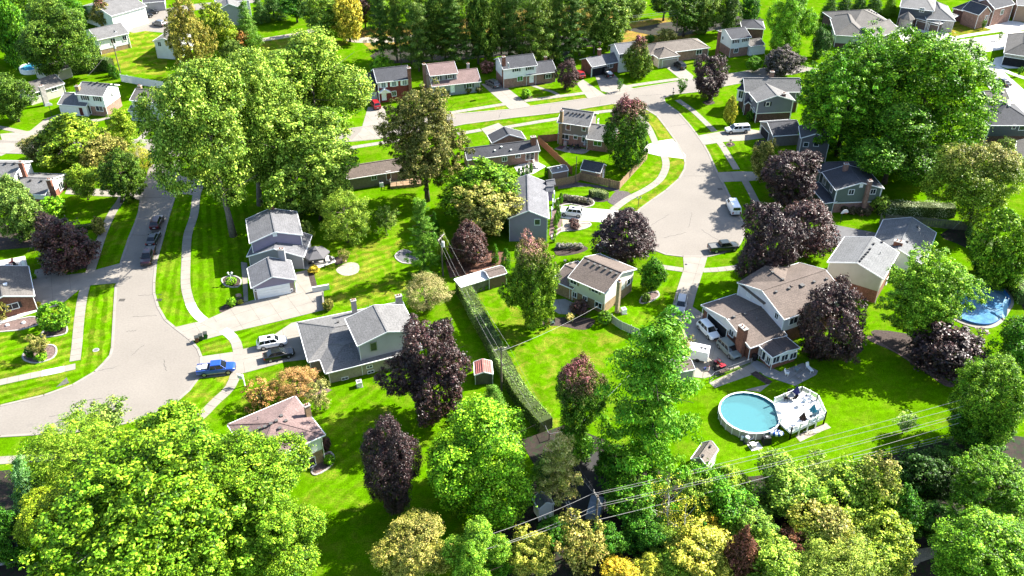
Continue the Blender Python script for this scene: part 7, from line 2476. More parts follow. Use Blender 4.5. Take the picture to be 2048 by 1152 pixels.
chain_fence([(1130, 124), (1150, 121), (1180, 116)], 1.1, 'dark garden fence behind the far purple street tree', m=DARKM, rails=(1.0, .5))
chain_fence([(1060, 800), (1098, 880), (1150, 870), (1280, 740)], 1.2, 'thin wire fence around the open lawn', m=METAL, rails=(1.0,), post=6)

# retaining wall by the garage house driveway
p, q = at(625, 584), at(659, 578)
mb = MB(); mb.beam(V2(p, .5), V2(q, .5), .35, 1.0)
tag(mb.build('garden_wall', CONC2, org=V2(p)), 'short white garden wall at the end of the wide driveway', 'wall')
p, q = at(646, 590), at(648, 620)
mb = MB(); mb.beam(V2(p, .45), V2(q, .45), .25, .9)
tag(mb.build('garden_wall', mat('grey_block', (.25, .23, .2)), org=V2(p)), 'dark low wall at the driveway end beside the brownish shrub', 'wall')

# --- round above-ground pool with its deck
c = at(1497, 838)
R = 4.35
HP = 1.3
pool = empty('swimming_pool', (c.x, c.y, 0), 'round above-ground pool with turquoise water and cream panel walls', 'pool')
NP = 24
PANEL = mat('cream_pool_panel', (.52, .49, .44), .55, amt=.08)
LINER = mat('turquoise_liner', (.02, .28, .37), .5, amt=.06)
for k in range(NP):
 a0, a1 = 2 * math.pi * k / NP, 2 * math.pi * (k + 1) / NP
 def pt(a, r, z):
  return Vector((math.cos(a) * r, math.sin(a) * r, z))
 mb = MB(); mb.hexa([pt(a0, R, 0), pt(a1, R, 0), pt(a1, R - .05, 0), pt(a0, R - .05, 0)], [pt(a0, R, HP), pt(a1, R, HP), pt(a1, R - .05, HP), pt(a0, R - .05, HP)])
 o = mb.build('wall_panel', PANEL); o.parent = pool
 mb = MB(); mb.hexa([pt(a0, R - .055, .05), pt(a1, R - .055, .05), pt(a1, R - .08, .05), pt(a0, R - .08, .05)], [pt(a0, R - .055, HP - .02), pt(a1, R - .055, HP - .02), pt(a1, R - .08, HP - .02), pt(a0, R - .08, HP - .02)])
 o = mb.build('liner', LINER); o.parent = pool
 mb = MB(); mb.hexa([pt(a0 + .01, R + .1, HP), pt(a1 - .01, R + .1, HP), pt(a1 - .01, R - .14, HP), pt(a0 + .01, R - .14, HP)], [pt(a0 + .01, R + .1, HP + .05), pt(a1 - .01, R + .1, HP + .05), pt(a1 - .01, R - .14, HP + .05), pt(a0 + .01, R - .14, HP + .05)])
 o = mb.build('top_rail', WHITE); o.parent = pool
 mb = MB(); p = pt(a0, R + .03, 0); mb.box(p.x - .06, p.y - .06, 0, p.x + .06, p.y + .06, HP); o = mb.build('upright', WHITE); o.parent = pool
mb = MB(); mb.cyl((0, 0, .02), R - .1, .03, 48); o = mb.build('pool_floor', mat('pale_turquoise_floor', (.19, .47, .50), .6, amt=.04)); o.parent = pool
def water(name, col, mixw=.55):
 m, n, l = new_mat(name)
 out = n.new('ShaderNodeOutputMaterial')
 g_ = n.new('ShaderNodeBsdfPrincipled'); g_.inputs['Base Color'].default_value = (*col, 1); g_.inputs['Roughness'].default_value = .05; g_.inputs['IOR'].default_value = 1.33
 tr_ = n.new('ShaderNodeBsdfTransparent'); tr_.inputs[0].default_value = (.80, .97, 1, 1)
 ms = n.new('ShaderNodeMixShader'); ms.inputs[0].default_value = mixw
 t = n.new('ShaderNodeTexNoise'); t.inputs['Scale'].default_value = 2.5; t.inputs['Detail'].default_value = 3
 bp = n.new('ShaderNodeBump'); bp.inputs['Strength'].default_value = .12; bp.inputs['Distance'].default_value = .1
 tc = n.new('ShaderNodeNewGeometry'); l.new(tc.outputs['Position'], t.inputs['Vector']); l.new(t.outputs['Fac'], bp.inputs['Height']); l.new(bp.outputs[0], g_.inputs['Normal'])
 l.new(tr_.outputs[0], ms.inputs[1]); l.new(g_.outputs[0], ms.inputs[2]); l.new(ms.outputs[0], out.inputs[0])
 return m
mb = MB(); mb.cyl((0, 0, HP - .30), R - .09, .02, 48); o = mb.build('water', water('pool_water', (.11, .27, .29), .45)); o.parent = pool
mb = MB()
for s in (-.25, .25):
 mb.tube([(3.7, -1.2 + s, .1), (3.7, -1.2 + s, HP + .5), (4.2, -1.2 + s, HP + .75), (4.5, -1.2 + s, HP + .1)], .03, 6)
for z in (.4, .7, 1.0):
 mb.tube([(3.7, -1.45, z), (3.7, -.95, z)], .03, 6)
o = mb.build('pool_ladder', WHITE); o.parent = pool; o['kind'] = 'stuff'
for x, y in ((-2.9, -.6), (.0, .2), (-.1, -1.2)):
 mb = MB(); mb.cyl((x, y, .05), .09, .02, 8); o = mb.build('floor_drain', DARKM); o.parent = pool

DZ = HP + .02
dpx = [(1560, 846), (1548, 806), (1602, 783), (1634, 800), (1650, 835), (1582, 866)]
dw = [at(x, y, DZ) for x, y in dpx]
deck = empty('pool_deck', V2(dw[0]), 'white timber pool deck with white railings, joined to the round pool', 'deck')
cen = sum(dw, Vector()) / len(dw)
ang = math.atan2((dw[2] - dw[1]).y, (dw[2] - dw[1]).x)
DECKW = mat('white_decking', (.70, .69, .67), .6, amt=.08, scale=2)
loc = [((p - dw[1]).x * math.cos(ang) + (p - dw[1]).y * math.sin(ang), -(p - dw[1]).x * math.sin(ang) + (p - dw[1]).y * math.cos(ang)) for p in dw]
if area(loc) < 0:
 loc.reverse()
ys = [b for _, b in loc]
y = min(ys)
while y < max(ys):
 cell = clip(clip(loc, (-50, y + .012), (50, y + .012)), (50, y + .29), (-50, y + .29))
 if len(cell) >= 3 and area(cell) > .05:
  mb = MB()
  mb.prism([(a * math.cos(ang) - b * math.sin(ang) + dw[1].x, a * math.sin(ang) + b * math.cos(ang) + dw[1].y) for a, b in cell], DZ - .05, DZ)
  mb.build('deck_board', DECKW, deck)
 y += .3
for i in range(len(dw)):
 a, b = dw[i], dw[(i + 1) % len(dw)]
 mb = MB(); mb.beam(V2(a, DZ - .16), V2(b, DZ - .16), .06, .2); mb.build('fascia', WHITE, deck)
 n = max(1, round((b - a).length / 1.7))
 for k in range(n + 1):
  q = a.lerp(b, k / n)
  mb = MB(); mb.box(q.x - .08, q.y - .08, 0, q.x + .08, q.y + .08, DZ + (1.1 if i not in (0,) else 0)); mb.build('post', WHITE, deck)
 if i == 0:
  continue
 for z in (DZ + 1.0, DZ + .15):
  mb = MB(); mb.beam(V2(a, z), V2(b, z), .09, .07); mb.build('hand_rail', WHITE, deck)
 mb = MB()
 nb = int((b - a).length / .16)
 for k in range(1, nb):
  q = a.lerp(b, k / nb)
  mb.box(q.x - .022, q.y - .022, DZ + .15, q.x + .022, q.y + .022, DZ + 1.0)
 o = mb.build('balusters', WHITE, deck); o['kind'] = 'stuff'
# furniture on the deck
def closed_parasol(px, col, label, z=DZ, h=2.3):
 p = at(*px, z)
 r = empty('parasol', V2(p, z), label, 'parasol', 'closed parasols on the pool deck')
 def B(mb, nm, m):
  o = mb.build(nm, m); o.parent = r; return o
 mb = MB(); mb.tube([(0, 0, 0), (0, 0, h)], .03, 8); B(mb, 'pole', METAL)
 mb = MB()
 n = 16
 rings = []
 for zz, rr in ((h * .42, .62), (h * .55, .48), (h * .8, .22), (h, .03)):
  rings.append([(math.cos(2 * math.pi * k / n) * rr * (1 if k % 2 else .55), math.sin(2 * math.pi * k / n) * rr * (1 if k % 2 else .55), zz) for k in range(n)])
 mb.loft(rings); B(mb, 'canopy', mat(label.split()[1] + '_fabric', col, .8, amt=.12))
 mb = MB(); mb.cyl((0, 0, 0), .28, .09, 10); B(mb, 'base', DARKM)
closed_parasol((1590, 795), (.06, .06, .22), 'closed navy parasol at the upper end of the pool deck')
closed_parasol((1623, 832), (.08, .36, .48), 'closed turquoise parasol at the right of the pool deck')
closed_parasol((1603, 848), (.10, .05, .04), 'closed brown parasol nearest the pool deck front rail')
def patio_chair(px, col, label, z=0.05, rz=0.0, group='chairs', name='garden_chair', long=False):
 p = at(*px, z)
 r = empty(name, V2(p, z), label, 'lounger' if long else 'chair', group, rz)
 def B(mb, nm, m):
  o = mb.build(nm, m); o.parent = r; return o
 L = 1.3 if long else .5
 mb = MB(); mb.box(-L / 2, -.28, .36, L / 2, .28, .42); B(mb, 'seat', col)
 mb = MB(); mb.hexa([(L / 2, -.28, .40), (L / 2 + .06, -.28, .40), (L / 2 + .06, .28, .40), (L / 2, .28, .40)], [(L / 2 + .25, -.26, .98), (L / 2 + .31, -.26, .98), (L / 2 + .31, .26, .98), (L / 2 + .25, .26, .98)]); B(mb, 'backrest', col)
 for x in (-L / 2 + .05, L / 2 - .05):
  for y in (-.25, .25):
   mb = MB(); mb.box(x - .03, y - .03, 0, x + .03, y + .03, .38); B(mb, 'leg', col)
 if not long:
  for y in (-.31, .31):
   mb = MB(); mb.box(-L / 2, y - .04, .58, L / 2 + .1, y + .04, .62); mb.box(-L / 2, y - .03, .38, -L / 2 + .06, y + .03, .58); B(mb, 'armrest', col)['kind'] = 'stuff'
 return r
DKCH = mat('dark_wicker', (.03, .028, .027), .8)
GC = 'chairs around the table on the pool deck'
for (x, y), rz, lab in (((1571, 800), 3.0, 'dark chair at the left of the deck table'), ((1587, 800), 0.3, 'dark chair at the right of the deck table'), ((1578, 793), 1.5, 'dark chair behind the deck table')):
 patio_chair((x, y), DKCH, lab, DZ, rz, GC)
p = at(1579, 798, DZ)
r = empty('garden_table', V2(p, DZ), 'round pale table between dark chairs on the pool deck', 'table')
mb = MB(); mb.cyl((0, 0, .70), .6, .04, 14); o = mb.build('tabletop', STONE); o.parent = r
mb = MB(); mb.cyl((0, 0, 0), .07, .7, 8); o = mb.build('pedestal', DARKM); o.parent = r
LG = 'loungers on the pool deck'
for (x, y), rz, m_, lab in (((1600, 812), .6, WHITE, 'white lounger in the middle of the pool deck'), ((1612, 806), .6, WHITE, 'white lounger along the right rail of the pool deck'), ((1560, 822), -.7, WHITE, 'white lounger flat by the pool edge'), ((1632, 838), 1.2, mat('grey_blue_sling', (.3, .38, .42)), 'grey-blue lounger under the turquoise parasol'), ((1626, 842), 1.2, mat('grey_blue_sling', (.3, .38, .42)), 'grey-blue lounger beside the brown parasol')):
 patio_chair((x, y), m_, lab, DZ, rz, LG, 'lounger', True)
for (x, y), lab in (((1594, 826), 'upper pale blue towel spread on the white deck'), ((1598, 831), 'lower pale blue towel spread on the white deck')):
 p = at(x, y, DZ)
 mb = MB(); mb.beam(p + Vector((-.9, -.25, .02)), p + Vector((.9, .35, .02)), .5, .03)
 tag(mb.build('towel', mat('pale_blue_towel', (.45, .52, .57), .9), org=p), lab, 'towel', 'towels on the pool deck')
# inflatables and pump gear
def ring_float(px, z, R0, r0, cols, label, tilt):
 p = at(*px, z)
 r = empty('inflatable_ring', V2(p, z), label, 'pool float')
 for k in range(16):
  a0, a1 = 2 * math.pi * k / 16, 2 * math.pi * (k + 1) / 16
  mb = MB()
  def P(a):
   q = Vector((math.cos(a) * R0, math.sin(a) * R0, 0))
   return Matrix.Rotation(tilt, 3, 'X') @ q
  mb.tube([P(a0), P((a0 + a1) / 2), P(a1)], r0, 8)
  o = mb.build('segment', cols[k % len(cols)]); o.parent = r
 return r
BLUEV = mat('blue_vinyl', (.02, .09, .38), .3); WHITEV = mat('white_vinyl2', (.75, .76, .78), .3)
r = ring_float((1552, 866), .95, .75, .3, [BLUEV, WHITEV], 'blue and white striped inflatable ring leaning between pool and deck', -.5)
ring_float((1617, 797), DZ + .5, .55, .14, [WHITEV, WHITEV, mat('navy_vinyl', (.02, .03, .1), .3)], 'white ring float hung at the back rail of the pool deck', 1.0)
def lump(px, name, label, cat, parts, rz=0.0, z=0.03):
 p = at(*px, z)
 r = empty(name, V2(p, z), label, cat, None, rz)
 for nm, m, fn in parts:
  mb = MB(); fn(mb); o = mb.build(nm, m); o.parent = r
 return r
lump((1493, 884), 'pool_filter', 'round grey pool filter with hoses below the pool wall', 'pool filter', [
 ('tank', METAL, lambda b: b.cyl((0, 0, .1), .42, .8, 12, .36)), ('lid', WHITE, lambda b: b.dome((0, 0, .9), .36, .36, .2, 12, 4)),
 ('hose', WHITE, lambda b: b.tube([(.4, 0, .4), (.9, .2, .6), (1.0, .5, .9), (.6, .9, .9)], .06, 6)), ('base', DARKM, lambda b: b.box(-.5, -.5, 0, .5, .5, .1))])
lump((1484, 880), 'pool_pump', 'small white pump on the left of the round filter', 'pump', [('body', WHITE, lambda b: b.cyl((0, 0, .1), .22, .55, 10)), ('motor', METAL, lambda b: b.tube([(0, 0, .3), (.6, -.1, .3)], .16, 8)), ('stand', DARKM, lambda b: b.box(-.3, -.25, 0, .7, .25, .1))])
lump((1510, 893), 'equipment_crate', 'grey box on a pale slab in front of the pool wall', 'box', [('slab', CONC2, lambda b: b.box(-.9, -.7, 0, .9, .7, .06)), ('box', METAL, lambda b: b.box(-.75, -.35, .06, -.1, .35, .6)), ('lid', WHITE, lambda b: b.box(-.78, -.38, .6, -.07, .38, .66))], .3)
lump((1532, 886), 'garden_cart', 'black covered grill standing against the pool wall', 'grill', [('cover', BLACK, lambda b: b.hexa([(-.65, -.45, .1), (.65, -.45, .1), (.65, .45, .1), (-.65, .45, .1)], [(-.5, -.3, 1.15), (.5, -.3, 1.15), (.5, .3, 1.15), (-.5, .3, 1.15)])), ('lid', METAL, lambda b: b.box(-.25, -.2, 1.15, .1, .15, 1.3)), ('wheel', DARKM, lambda b: b.tube([(-.5, -.46, .15), (-.5, -.52, .15)], .15, 8))], .15)
lump((1624, 864), 'bicycle_frame', 'loose white tubing propped under the pool deck edge', 'frame', [('tube', WHITE, lambda b: b.tube([(-1.2, 0, .1), (-.6, -.3, .5), (.3, -.3, .7), (1.2, 0, .4)], .05, 6)), ('hoop', WHITE, lambda b: b.tube([(-.5, -.2, .1), (0, -.25, .5), (.5, -.2, .1)], .04, 6))])

# --- in-ground blue pool on the right
pc = [(1893, 612), (1900, 592), (1930, 576), (1965, 568), (1995, 574), (2012, 588), (2020, 606), (2012, 622), (2000, 640), (1980, 651), (1950, 650), (1920, 640), (1902, 628)]
w = catmull(wpts(pc), 4, True)
cc = sum(w, Vector()) / len(w)
pl = empty('swimming_pool', V2(cc), 'blue in-ground pool half shaded, with a slide at its right end', 'pool')
mb = MB()
outer = [cc + (p - cc) * 1.13 for p in w]
n = len(w)
for i in range(n):
 j = (i + 1) % n
 mb.hexa([V2(w[i], .002), V2(outer[i], .002), V2(outer[j], .002), V2(w[j], .002)], [V2(w[i], .12), V2(outer[i], .08), V2(outer[j], .08), V2(w[j], .12)])
mb.build('coping', CONC, pl)
mb = MB()
for i in range(n):
 j = (i + 1) % n
 a, b = cc + (w[i] - cc) * .99, cc + (w[j] - cc) * .99
 a2, b2 = cc + (w[i] - cc) * .95, cc + (w[j] - cc) * .95
 mb.hexa([V2(w[i], .03), V2(w[j], .03), V2(b2, .03), V2(a2, .03)][::-1], [V2(w[i], .45), V2(w[j], .45), V2(b, .45), V2(a, .45)][::-1])
mb.build('liner', mat('blue_liner', (.02, .14, .42), .4, amt=.1), pl)
mb = MB(); mb.prism([((cc + (p - cc) * .965).x, (cc + (p - cc) * .965).y) for p in w], .02, .10)
mb.build('pool_cover', mat('blue_pool_water', (.10, .25, .42), .12, amt=.3, scale=.9, fine=.15, fscale=5, blotch=((.26, .38, .46), .35, .5, .7)), pl)
lump((2006, 628), 'pool_slide', 'pale blue curved pool slide at the end of the in-ground pool', 'slide', [
 ('chute', mat('pale_blue_plastic', (.30, .52, .66), .4), lambda b: b.loft([[(x, y - .35, z + .25), (x, y - .3, z), (x, y + .3, z), (x, y + .35, z + .25), (x, y + .28, z + .06), (x, y - .28, z + .06)] for x, y, z in ((1.6, .4, 1.9), (.8, .3, 1.6), (0, .0, 1.0), (-.9, -.3, .5), (-1.6, -.4, .3))])),
 ('ladder', WHITE, lambda b: (b.tube([(2.1, .1, 0), (1.6, .15, 2.3)], .05, 6), b.tube([(2.1, .7, 0), (1.6, .65, 2.3)], .05, 6), [b.tube([(2.05 - .12 * k, .1, .3 + .45 * k), (2.05 - .12 * k, .7, .3 + .45 * k)], .04, 6) for k in range(4)])),
 ('leg', WHITE, lambda b: b.tube([(0, 0, 0), (0, 0, 1.0)], .06, 6))], .9)
lump((1975, 566), 'diving_board', 'white diving board at the far rim of the in-ground pool', 'diving board', [('board', WHITE, lambda b: b.box(-1.6, -.25, .5, 1.4, .25, .58)), ('stand', METAL, lambda b: b.box(.2, -.25, 0, 1.2, .25, .5))], 1.2)
# small round pool upper left
c = at(66, 141)
pl = empty('swimming_pool', V2(c), 'small above-ground pool with bright blue water, far upper left under the oak', 'pool')
mb = MB()
n = 20
for k in range(n):
 a0, a1 = 2 * math.pi * k / n, 2 * math.pi * (k + 1) / n
 f = lambda a, r, z: (math.cos(a) * r, math.sin(a) * r, z)
 mb.hexa([f(a0, 3.2, 0), f(a1, 3.2, 0), f(a1, 3.0, 0), f(a0, 3.0, 0)], [f(a0, 3.2, 1.2), f(a1, 3.2, 1.2), f(a1, 3.0, 1.2), f(a0, 3.0, 1.2)])
o = mb.build('wall', WHITE); o.parent = pl
mb = MB(); mb.cyl((0, 0, .9), 3.02, .05, 24); o = mb.build('water', mat('bright_blue_water', (.05, .30, .55), .15, amt=.1)); o.parent = pl

# --- gazebo tent
p = at(634, 527)
gz = empty('gazebo', V2(p, .04), 'dark grey canopy gazebo with two-tier roof on the white patio', 'gazebo', None, .25)
def GB(mb, nm, m, par=gz):
 o = mb.build(nm, m); o.parent = par; return o
TENT = mat('charcoal_canvas', (.13, .125, .13), .85, amt=.08)
n = 6
RG = 2.55
cor = [(math.cos(2 * math.pi * k / n) * RG, math.sin(2 * math.pi * k / n) * RG) for k in range(n)]
for k in range(n):
 a, b = cor[k], cor[(k + 1) % n]
 mb = MB(); mb.hexa([(a[0], a[1], 2.2), (b[0], b[1], 2.2), (b[0] * .18, b[1] * .18, 3.15), (a[0] * .18, a[1] * .18, 3.15)], [(a[0], a[1], 2.24), (b[0], b[1], 2.24), (b[0] * .18, b[1] * .18, 3.19), (a[0] * .18, a[1] * .18, 3.19)]); GB(mb, 'canopy_panel', TENT)
 mb = MB(); mb.hexa([(a[0], a[1], 2.0), (b[0], b[1], 2.0), (b[0] * .99, b[1] * .99, 2.0), (a[0] * .99, a[1] * .99, 2.0)], [(a[0], a[1], 2.22), (b[0], b[1], 2.22), (b[0] * .99, b[1] * .99, 2.22), (a[0] * .99, a[1] * .99, 2.22)]); GB(mb, 'valance', TENT)
 mb = MB(); mb.beam((a[0] * .96, a[1] * .96, 0), (a[0] * .96 + .001, a[1] * .96, 2.15), .09, .09); GB(mb, 'post', DARKM)
 mb = MB(); mb.beam((a[0] * .9, a[1] * .9, 2.27), (a[0] * .18, a[1] * .18, 3.21), .05, .04); GB(mb, 'rib', DARKM)
mb = MB(); mb.cyl((0, 0, 3.25), .75, .4, 6, .1); GB(mb, 'vent_cap', TENT)
mb = MB(); mb.cyl((0, 0, 3.6), .12, .15, 6, .03); GB(mb, 'finial', DARKM)
p = at(640, 527)
r = empty('garden_sofa', V2(p, .05), 'pale cushioned sofa under the dark grey canopy', 'sofa', None, .25)
mb = MB(); mb.box(-1, -.4, 0, 1, .4, .4); o = mb.build('seat', mat('pale_cushion', (.5, .47, .44), .9)); o.parent = r
mb = MB(); mb.box(-1, .3, .4, 1, .45, .85); o = mb.build('backrest', mat('dark_frame', (.05, .05, .05), .8)); o.parent = r
for x in (-1.08, 1):
 mb = MB(); mb.box(x, -.4, 0, x + .08, .45, .6); o = mb.build('armrest', DARKM); o.parent = r
GRP = 'dark chairs round the gazebo patio'
patio_chair((664, 523), DARKM, 'dark chair at the right edge of the gazebo patio', .05, 2.5, GRP)
patio_chair((620, 530), DARKM, 'dark chair at the left edge of the gazebo patio', .05, .4, GRP)

# --- poles, wires
def utility_pole(px, h, label, arm=None, can=False, thick=.15, lean=(0, 0)):
 p = at(*px)
 r = empty('utility_pole', V2(p), label, 'utility pole', 'wooden utility poles')
 def B(mb, nm, m):
  o = mb.build(nm, m); o.parent = r; return o
 mb = MB(); mb.tube([(0, 0, 0), (lean[0], lean[1], h)], [thick, thick * .7], 8); B(mb, 'pole', WOODP)
 top = V2(p) + Vector((lean[0], lean[1], h))
 ends = [top]
 if arm is not None:
  a = Vector((math.cos(arm), math.sin(arm), 0))
  mb = MB(); mb.beam((lean[0] - a.x * 1.25, lean[1] - a.y * 1.25, h - .4), (lean[0] + a.x * 1.25, lean[1] + a.y * 1.25, h - .4), .12, .14); B(mb, 'crossarm', mat('pale_crossarm', (.42, .38, .33), .9, amt=.2))
  ends = []
  for k in (-1.15, -.4, .4, 1.15):
   q = Vector((lean[0], lean[1], h - .32)) + a * k
   mb = MB(); mb.cyl(q, .06, .2, 6); B(mb, 'insulator', STONE)
   ends.append(V2(p) + q + Vector((0, 0, .2)))
 if can:
  mb = MB(); mb.cyl((lean[0] + .3, lean[1] - .12, h - 2.2), .28, .95, 10); mb.dome((lean[0] + .3, lean[1] - .12, h - 1.25), .28, .28, .12, 10, 3); B(mb, 'transformer', mat('pale_grey_can', (.5, .5, .5), .5))
 return r, ends, top
# hedge line of poles
pA, eA, tA = utility_pole((886, 552), 8.5, 'utility pole with a grey transformer beside the narrow spruce', arm=1.2, can=True)
pB, eB, tB = utility_pole((1003, 782), 8.5, 'utility pole with a pale crossarm standing in the long hedge', arm=.35)
pC, eC, tC = utility_pole((1188, 1092), 9.0, 'service pole with crossarm among the trees at the bottom', arm=1.9)
pD, eD, tD = utility_pole((803, 134), 7.5, 'thin utility pole behind the red brick colonial')
pE, eE, tE = utility_pole((1101, 102), 8.5, 'utility pole with crossarm and transformer by the small blue-grey shed', arm=.2, can=True)
pF, eF, tF = utility_pole((1351, 78), 8.5, 'plain utility pole behind the tan ranch')
pG, eG, tG = utility_pole((1151, 368), 6.5, 'slender grey pole beside the pale tan plank fence', thick=.1)
pH, eH, tH = utility_pole((241, 146), 9, 'leaning utility pole at the corner of the sloping field', can=True)
pI, eI, tI = utility_pole((1940, 470), 7, 'pole against the trunk of the spreading right-edge tree')
WIRE = mat('pale_wire', (.34, .33, .31), .6, amt=.1)
WIRED = mat('dark_wire', (.10, .10, .10), .6, amt=.1)
def wire(a, b, sag=.5, r=.022, m=WIRE, label='', group='overhead wires'):
 pts = []
 n = 14
 for k in range(n + 1):
  t = k / n
  p = a.lerp(b, t)
  p.z -= sag * 4 * t * (1 - t)
  pts.append(p)
 mb = MB(); mb.tube(pts, r, 5)
 return tag(mb.build('overhead_wire', m, org=a), label, 'wire', group)
wl = ['nearest', 'second', 'third', 'farthest']
for k in (0, 1, 3):
 wire(eA[k], eB[k], .7, .013, WIRE, wl[k] + ' wire running above the hedge from spruce pole to hedge pole')
 wire(eB[k], eC[k], .9, .013, WIRED if k else WIRE, wl[k] + ' wire running above the hedge from hedge pole to bottom pole')
wire(tB + Vector((0, 0, -.8)), at(1196, 612, 4.2), .5, .022, WIRE, 'single service wire crossing the open lawn to the split-level house')
wire(tA + Vector((0, 0, -2)), at(1112, 535, 3), .4, .018, WIRED, 'service wire from the transformer pole to the brown-roofed wing')
# wires sweeping along the bottom from left to the right-edge trees
def span(px_list, z0, z1, r, lab, m=WIRE, sag=.4):
 a, b = at(*px_list[0], z0), at(*px_list[1], z1)
 wire(a, b, sag, r, m, lab)
span([(970, 1072), (1183, 988)], 9.2, 9.2, .024, 'thick wire reaching the bottom pole top from the left')
span([(960, 1102), (1190, 1012)], 8.6, 8.4, .024, 'thin wire reaching the bottom pole crossarm from the left')
span([(985, 1096), (1195, 1018)], 8.3, 8.0, .024, 'lowest thin wire reaching the bottom pole from the left')
wr = [((1183, 988), (1925, 799), 'uppermost of the wires from the bottom pole across the pool lawn'), ((1190, 990), (1928, 812), 'second of the wires across the pool lawn, counted from above'), ((1192, 1010), (1920, 828), 'third of the wires across the pool lawn, counted from above'), ((1195, 1014), (1922, 833), 'fourth of the wires across the pool lawn, counted from above'), ((1195, 1040), (1918, 846), 'lowest and thickest of the wires across the pool lawn')]
for i, (a, b, lab) in enumerate(wr):
 span([a, b], (9.2, 9.0, 8.2, 8.0, 6.8)[i], (9.2, 9.0, 8.4, 8.2, 7.2)[i], .02 if i < 4 else .028, lab, WIRE, .5)
for k in range(3):
 wire(tD + Vector((0, 0, -.6 * k)), (eE[k] if k < 2 else tE + Vector((0, 0, -2.4))), .5, .035, WIRE, ['top', 'middle', 'bottom'][k] + ' wire along the dark pines from the far left pole to the transformer pole')
 wire(eE[min(k, 3)] if k < 2 else tE + Vector((0, 0, -2.4)), tF + Vector((0, 0, -.7 * k)), .5, .035, WIRE, ['top', 'middle', 'bottom'][k] + ' wire from the transformer pole to the pole behind the tan ranch')
wire(tE + Vector((0, 0, -1)), at(1063, 112, 0), .1, .03, WIRE, 'guy wire slanting down from the far transformer pole')
wire(tH + Vector((0, 0, -1.2)), at(175, 152, 5.0), .3, .03, WIRED, 'wire leaving the field corner pole to the left')
p = at(1900, 455, 2)
wire(at(1940, 424, 6), at(1905, 458, 1.0), .05, .035, WIRE, 'pale guy wire slanting beside the spreading right-edge tree')

# --- street things
def lamp_post(px, h, label, heads=1, m=DARKM):
 p = at(*px)
 r = empty('lamp_post', V2(p), label, 'lamp post')
 def B(mb, nm, mm):
  o = mb.build(nm, mm); o.parent = r; return o
 mb = MB(); mb.tube([(0, 0, 0), (0, 0, h)], .05, 8); B(mb, 'post', m)
 for k in range(heads):
  x = 0 if heads == 1 else (-.32, .32)[k]
  if heads > 1:
   mb = MB(); mb.beam((0, 0, h - .1), (x, 0, h - .1), .05, .05); B(mb, 'arm', m)
  mb = MB(); mb.cyl((x, 0, h), .10, .3, 6, .16); B(mb, 'lantern', mat('lantern_glass', (.6, .6, .55), .2))
  mb = MB(); mb.cyl((x, 0, h + .3), .2, .15, 6, .03); B(mb, 'cap', m)
lamp_post((464, 567), 2.0, 'white garden lamp with two lanterns in the round lawn bed', 2, WHITE)
lamp_post((1276, 417), 2.3, 'black double lamp post on the verge of the turning circle', 2)
lamp_post((1345, 196), 2.3, 'small lamp post at the far junction', 1)
# hanging estate sign
p = at(490, 772)
r = empty('sign_post', V2(p), 'white hanging sign post with a blank panel, on the verge below the blue pickup', 'sign', None, 2.75)
for nm, m_, a in (('post', WHITE, (-.07, -.07, 0, .07, .07, 2.3)), ('arm', WHITE, (0, -.05, 2.0, 1.15, .05, 2.12)), ('panel', mat('sign_panel', (.5, .5, .5)), (.2, -.03, 1.25, 1.05, .03, 1.85))):
 mb = MB(); mb.box(*a); o = mb.build(nm, m_); o.parent = r
# wheelie bins
for x, y, col, lab in ((395, 684, (.16, .06, .035), 'brown wheelie bin at the kerb, leftmost of three'), (403, 680, (.035, .06, .035), 'dark green wheelie bin, middle of three'), (412, 676, (.02, .12, .02), 'bright green wheelie bin, rightmost of three')):
 p = at(x, y)
 r = empty('wheelie_bin', V2(p, .04), lab, 'bin', 'wheelie bins at the kerb', .35)
 m_ = mat('bin_' + lab.split()[0] + lab.split()[1], col, .6, amt=.1)
 mb = MB(); mb.hexa([(-.26, -.28, .06), (.26, -.28, .06), (.26, .28, .06), (-.26, .28, .06)], [(-.32, -.38, 1.0), (.32, -.38, 1.0), (.32, .38, 1.0), (-.32, .38, 1.0)]); o = mb.build('body', m_); o.parent = r
 mb = MB(); mb.hexa([(-.34, -.4, 1.0), (.34, -.4, 1.0), (.34, .4, 1.0), (-.34, .4, 1.0)], [(-.3, -.32, 1.1), (.3, -.32, 1.1), (.3, .34, 1.1), (-.3, .34, 1.1)]); o = mb.build('lid', mat('bin_lid', (.05, .055, .05), .6)); o.parent = r
 for s in (-.3, .3):
  mb = MB(); mb.tube([(s - .04, .34, .12), (s + .04, .34, .12)], .12, 10); o = mb.build('wheel', BLACK); o.parent = r
# basketball hoops
def hoop(px, h, label, rz):
 p = at(*px)
 r = empty('basketball_hoop', V2(p), label, 'basketball hoop', None, rz)
 def B(mb, nm, mm):
  o = mb.build(nm, mm); o.parent = r; return o
 mb = MB(); mb.tube([(0, 0, 0), (0, 0, h - .3), (0, -.5, h)], .06, 8); B(mb, 'pole', DARKM)
 mb = MB()
 rg = [[(math.cos(math.pi * k / 10) * .85, y, h - .35 + math.sin(math.pi * k / 10) * .8) for k in range(11)] for y in (-.55, -.6)]
 mb.loft(rg); B(mb, 'backboard', WHITE)
 mb = MB(); mb.tube([(.22 * math.cos(k * .6283), -.85 + .22 * math.sin(k * .6283), h - .2) for k in range(11)], .02, 5); B(mb, 'rim', mat('orange_rim', (.4, .1, .02)))
hoop((104, 232), 3.2, 'white basketball hoop beside the driveway of the upper white house', .5)
hoop((1680, 447), 3.0, 'white fan-shaped basketball hoop beside the purple trees', .3)
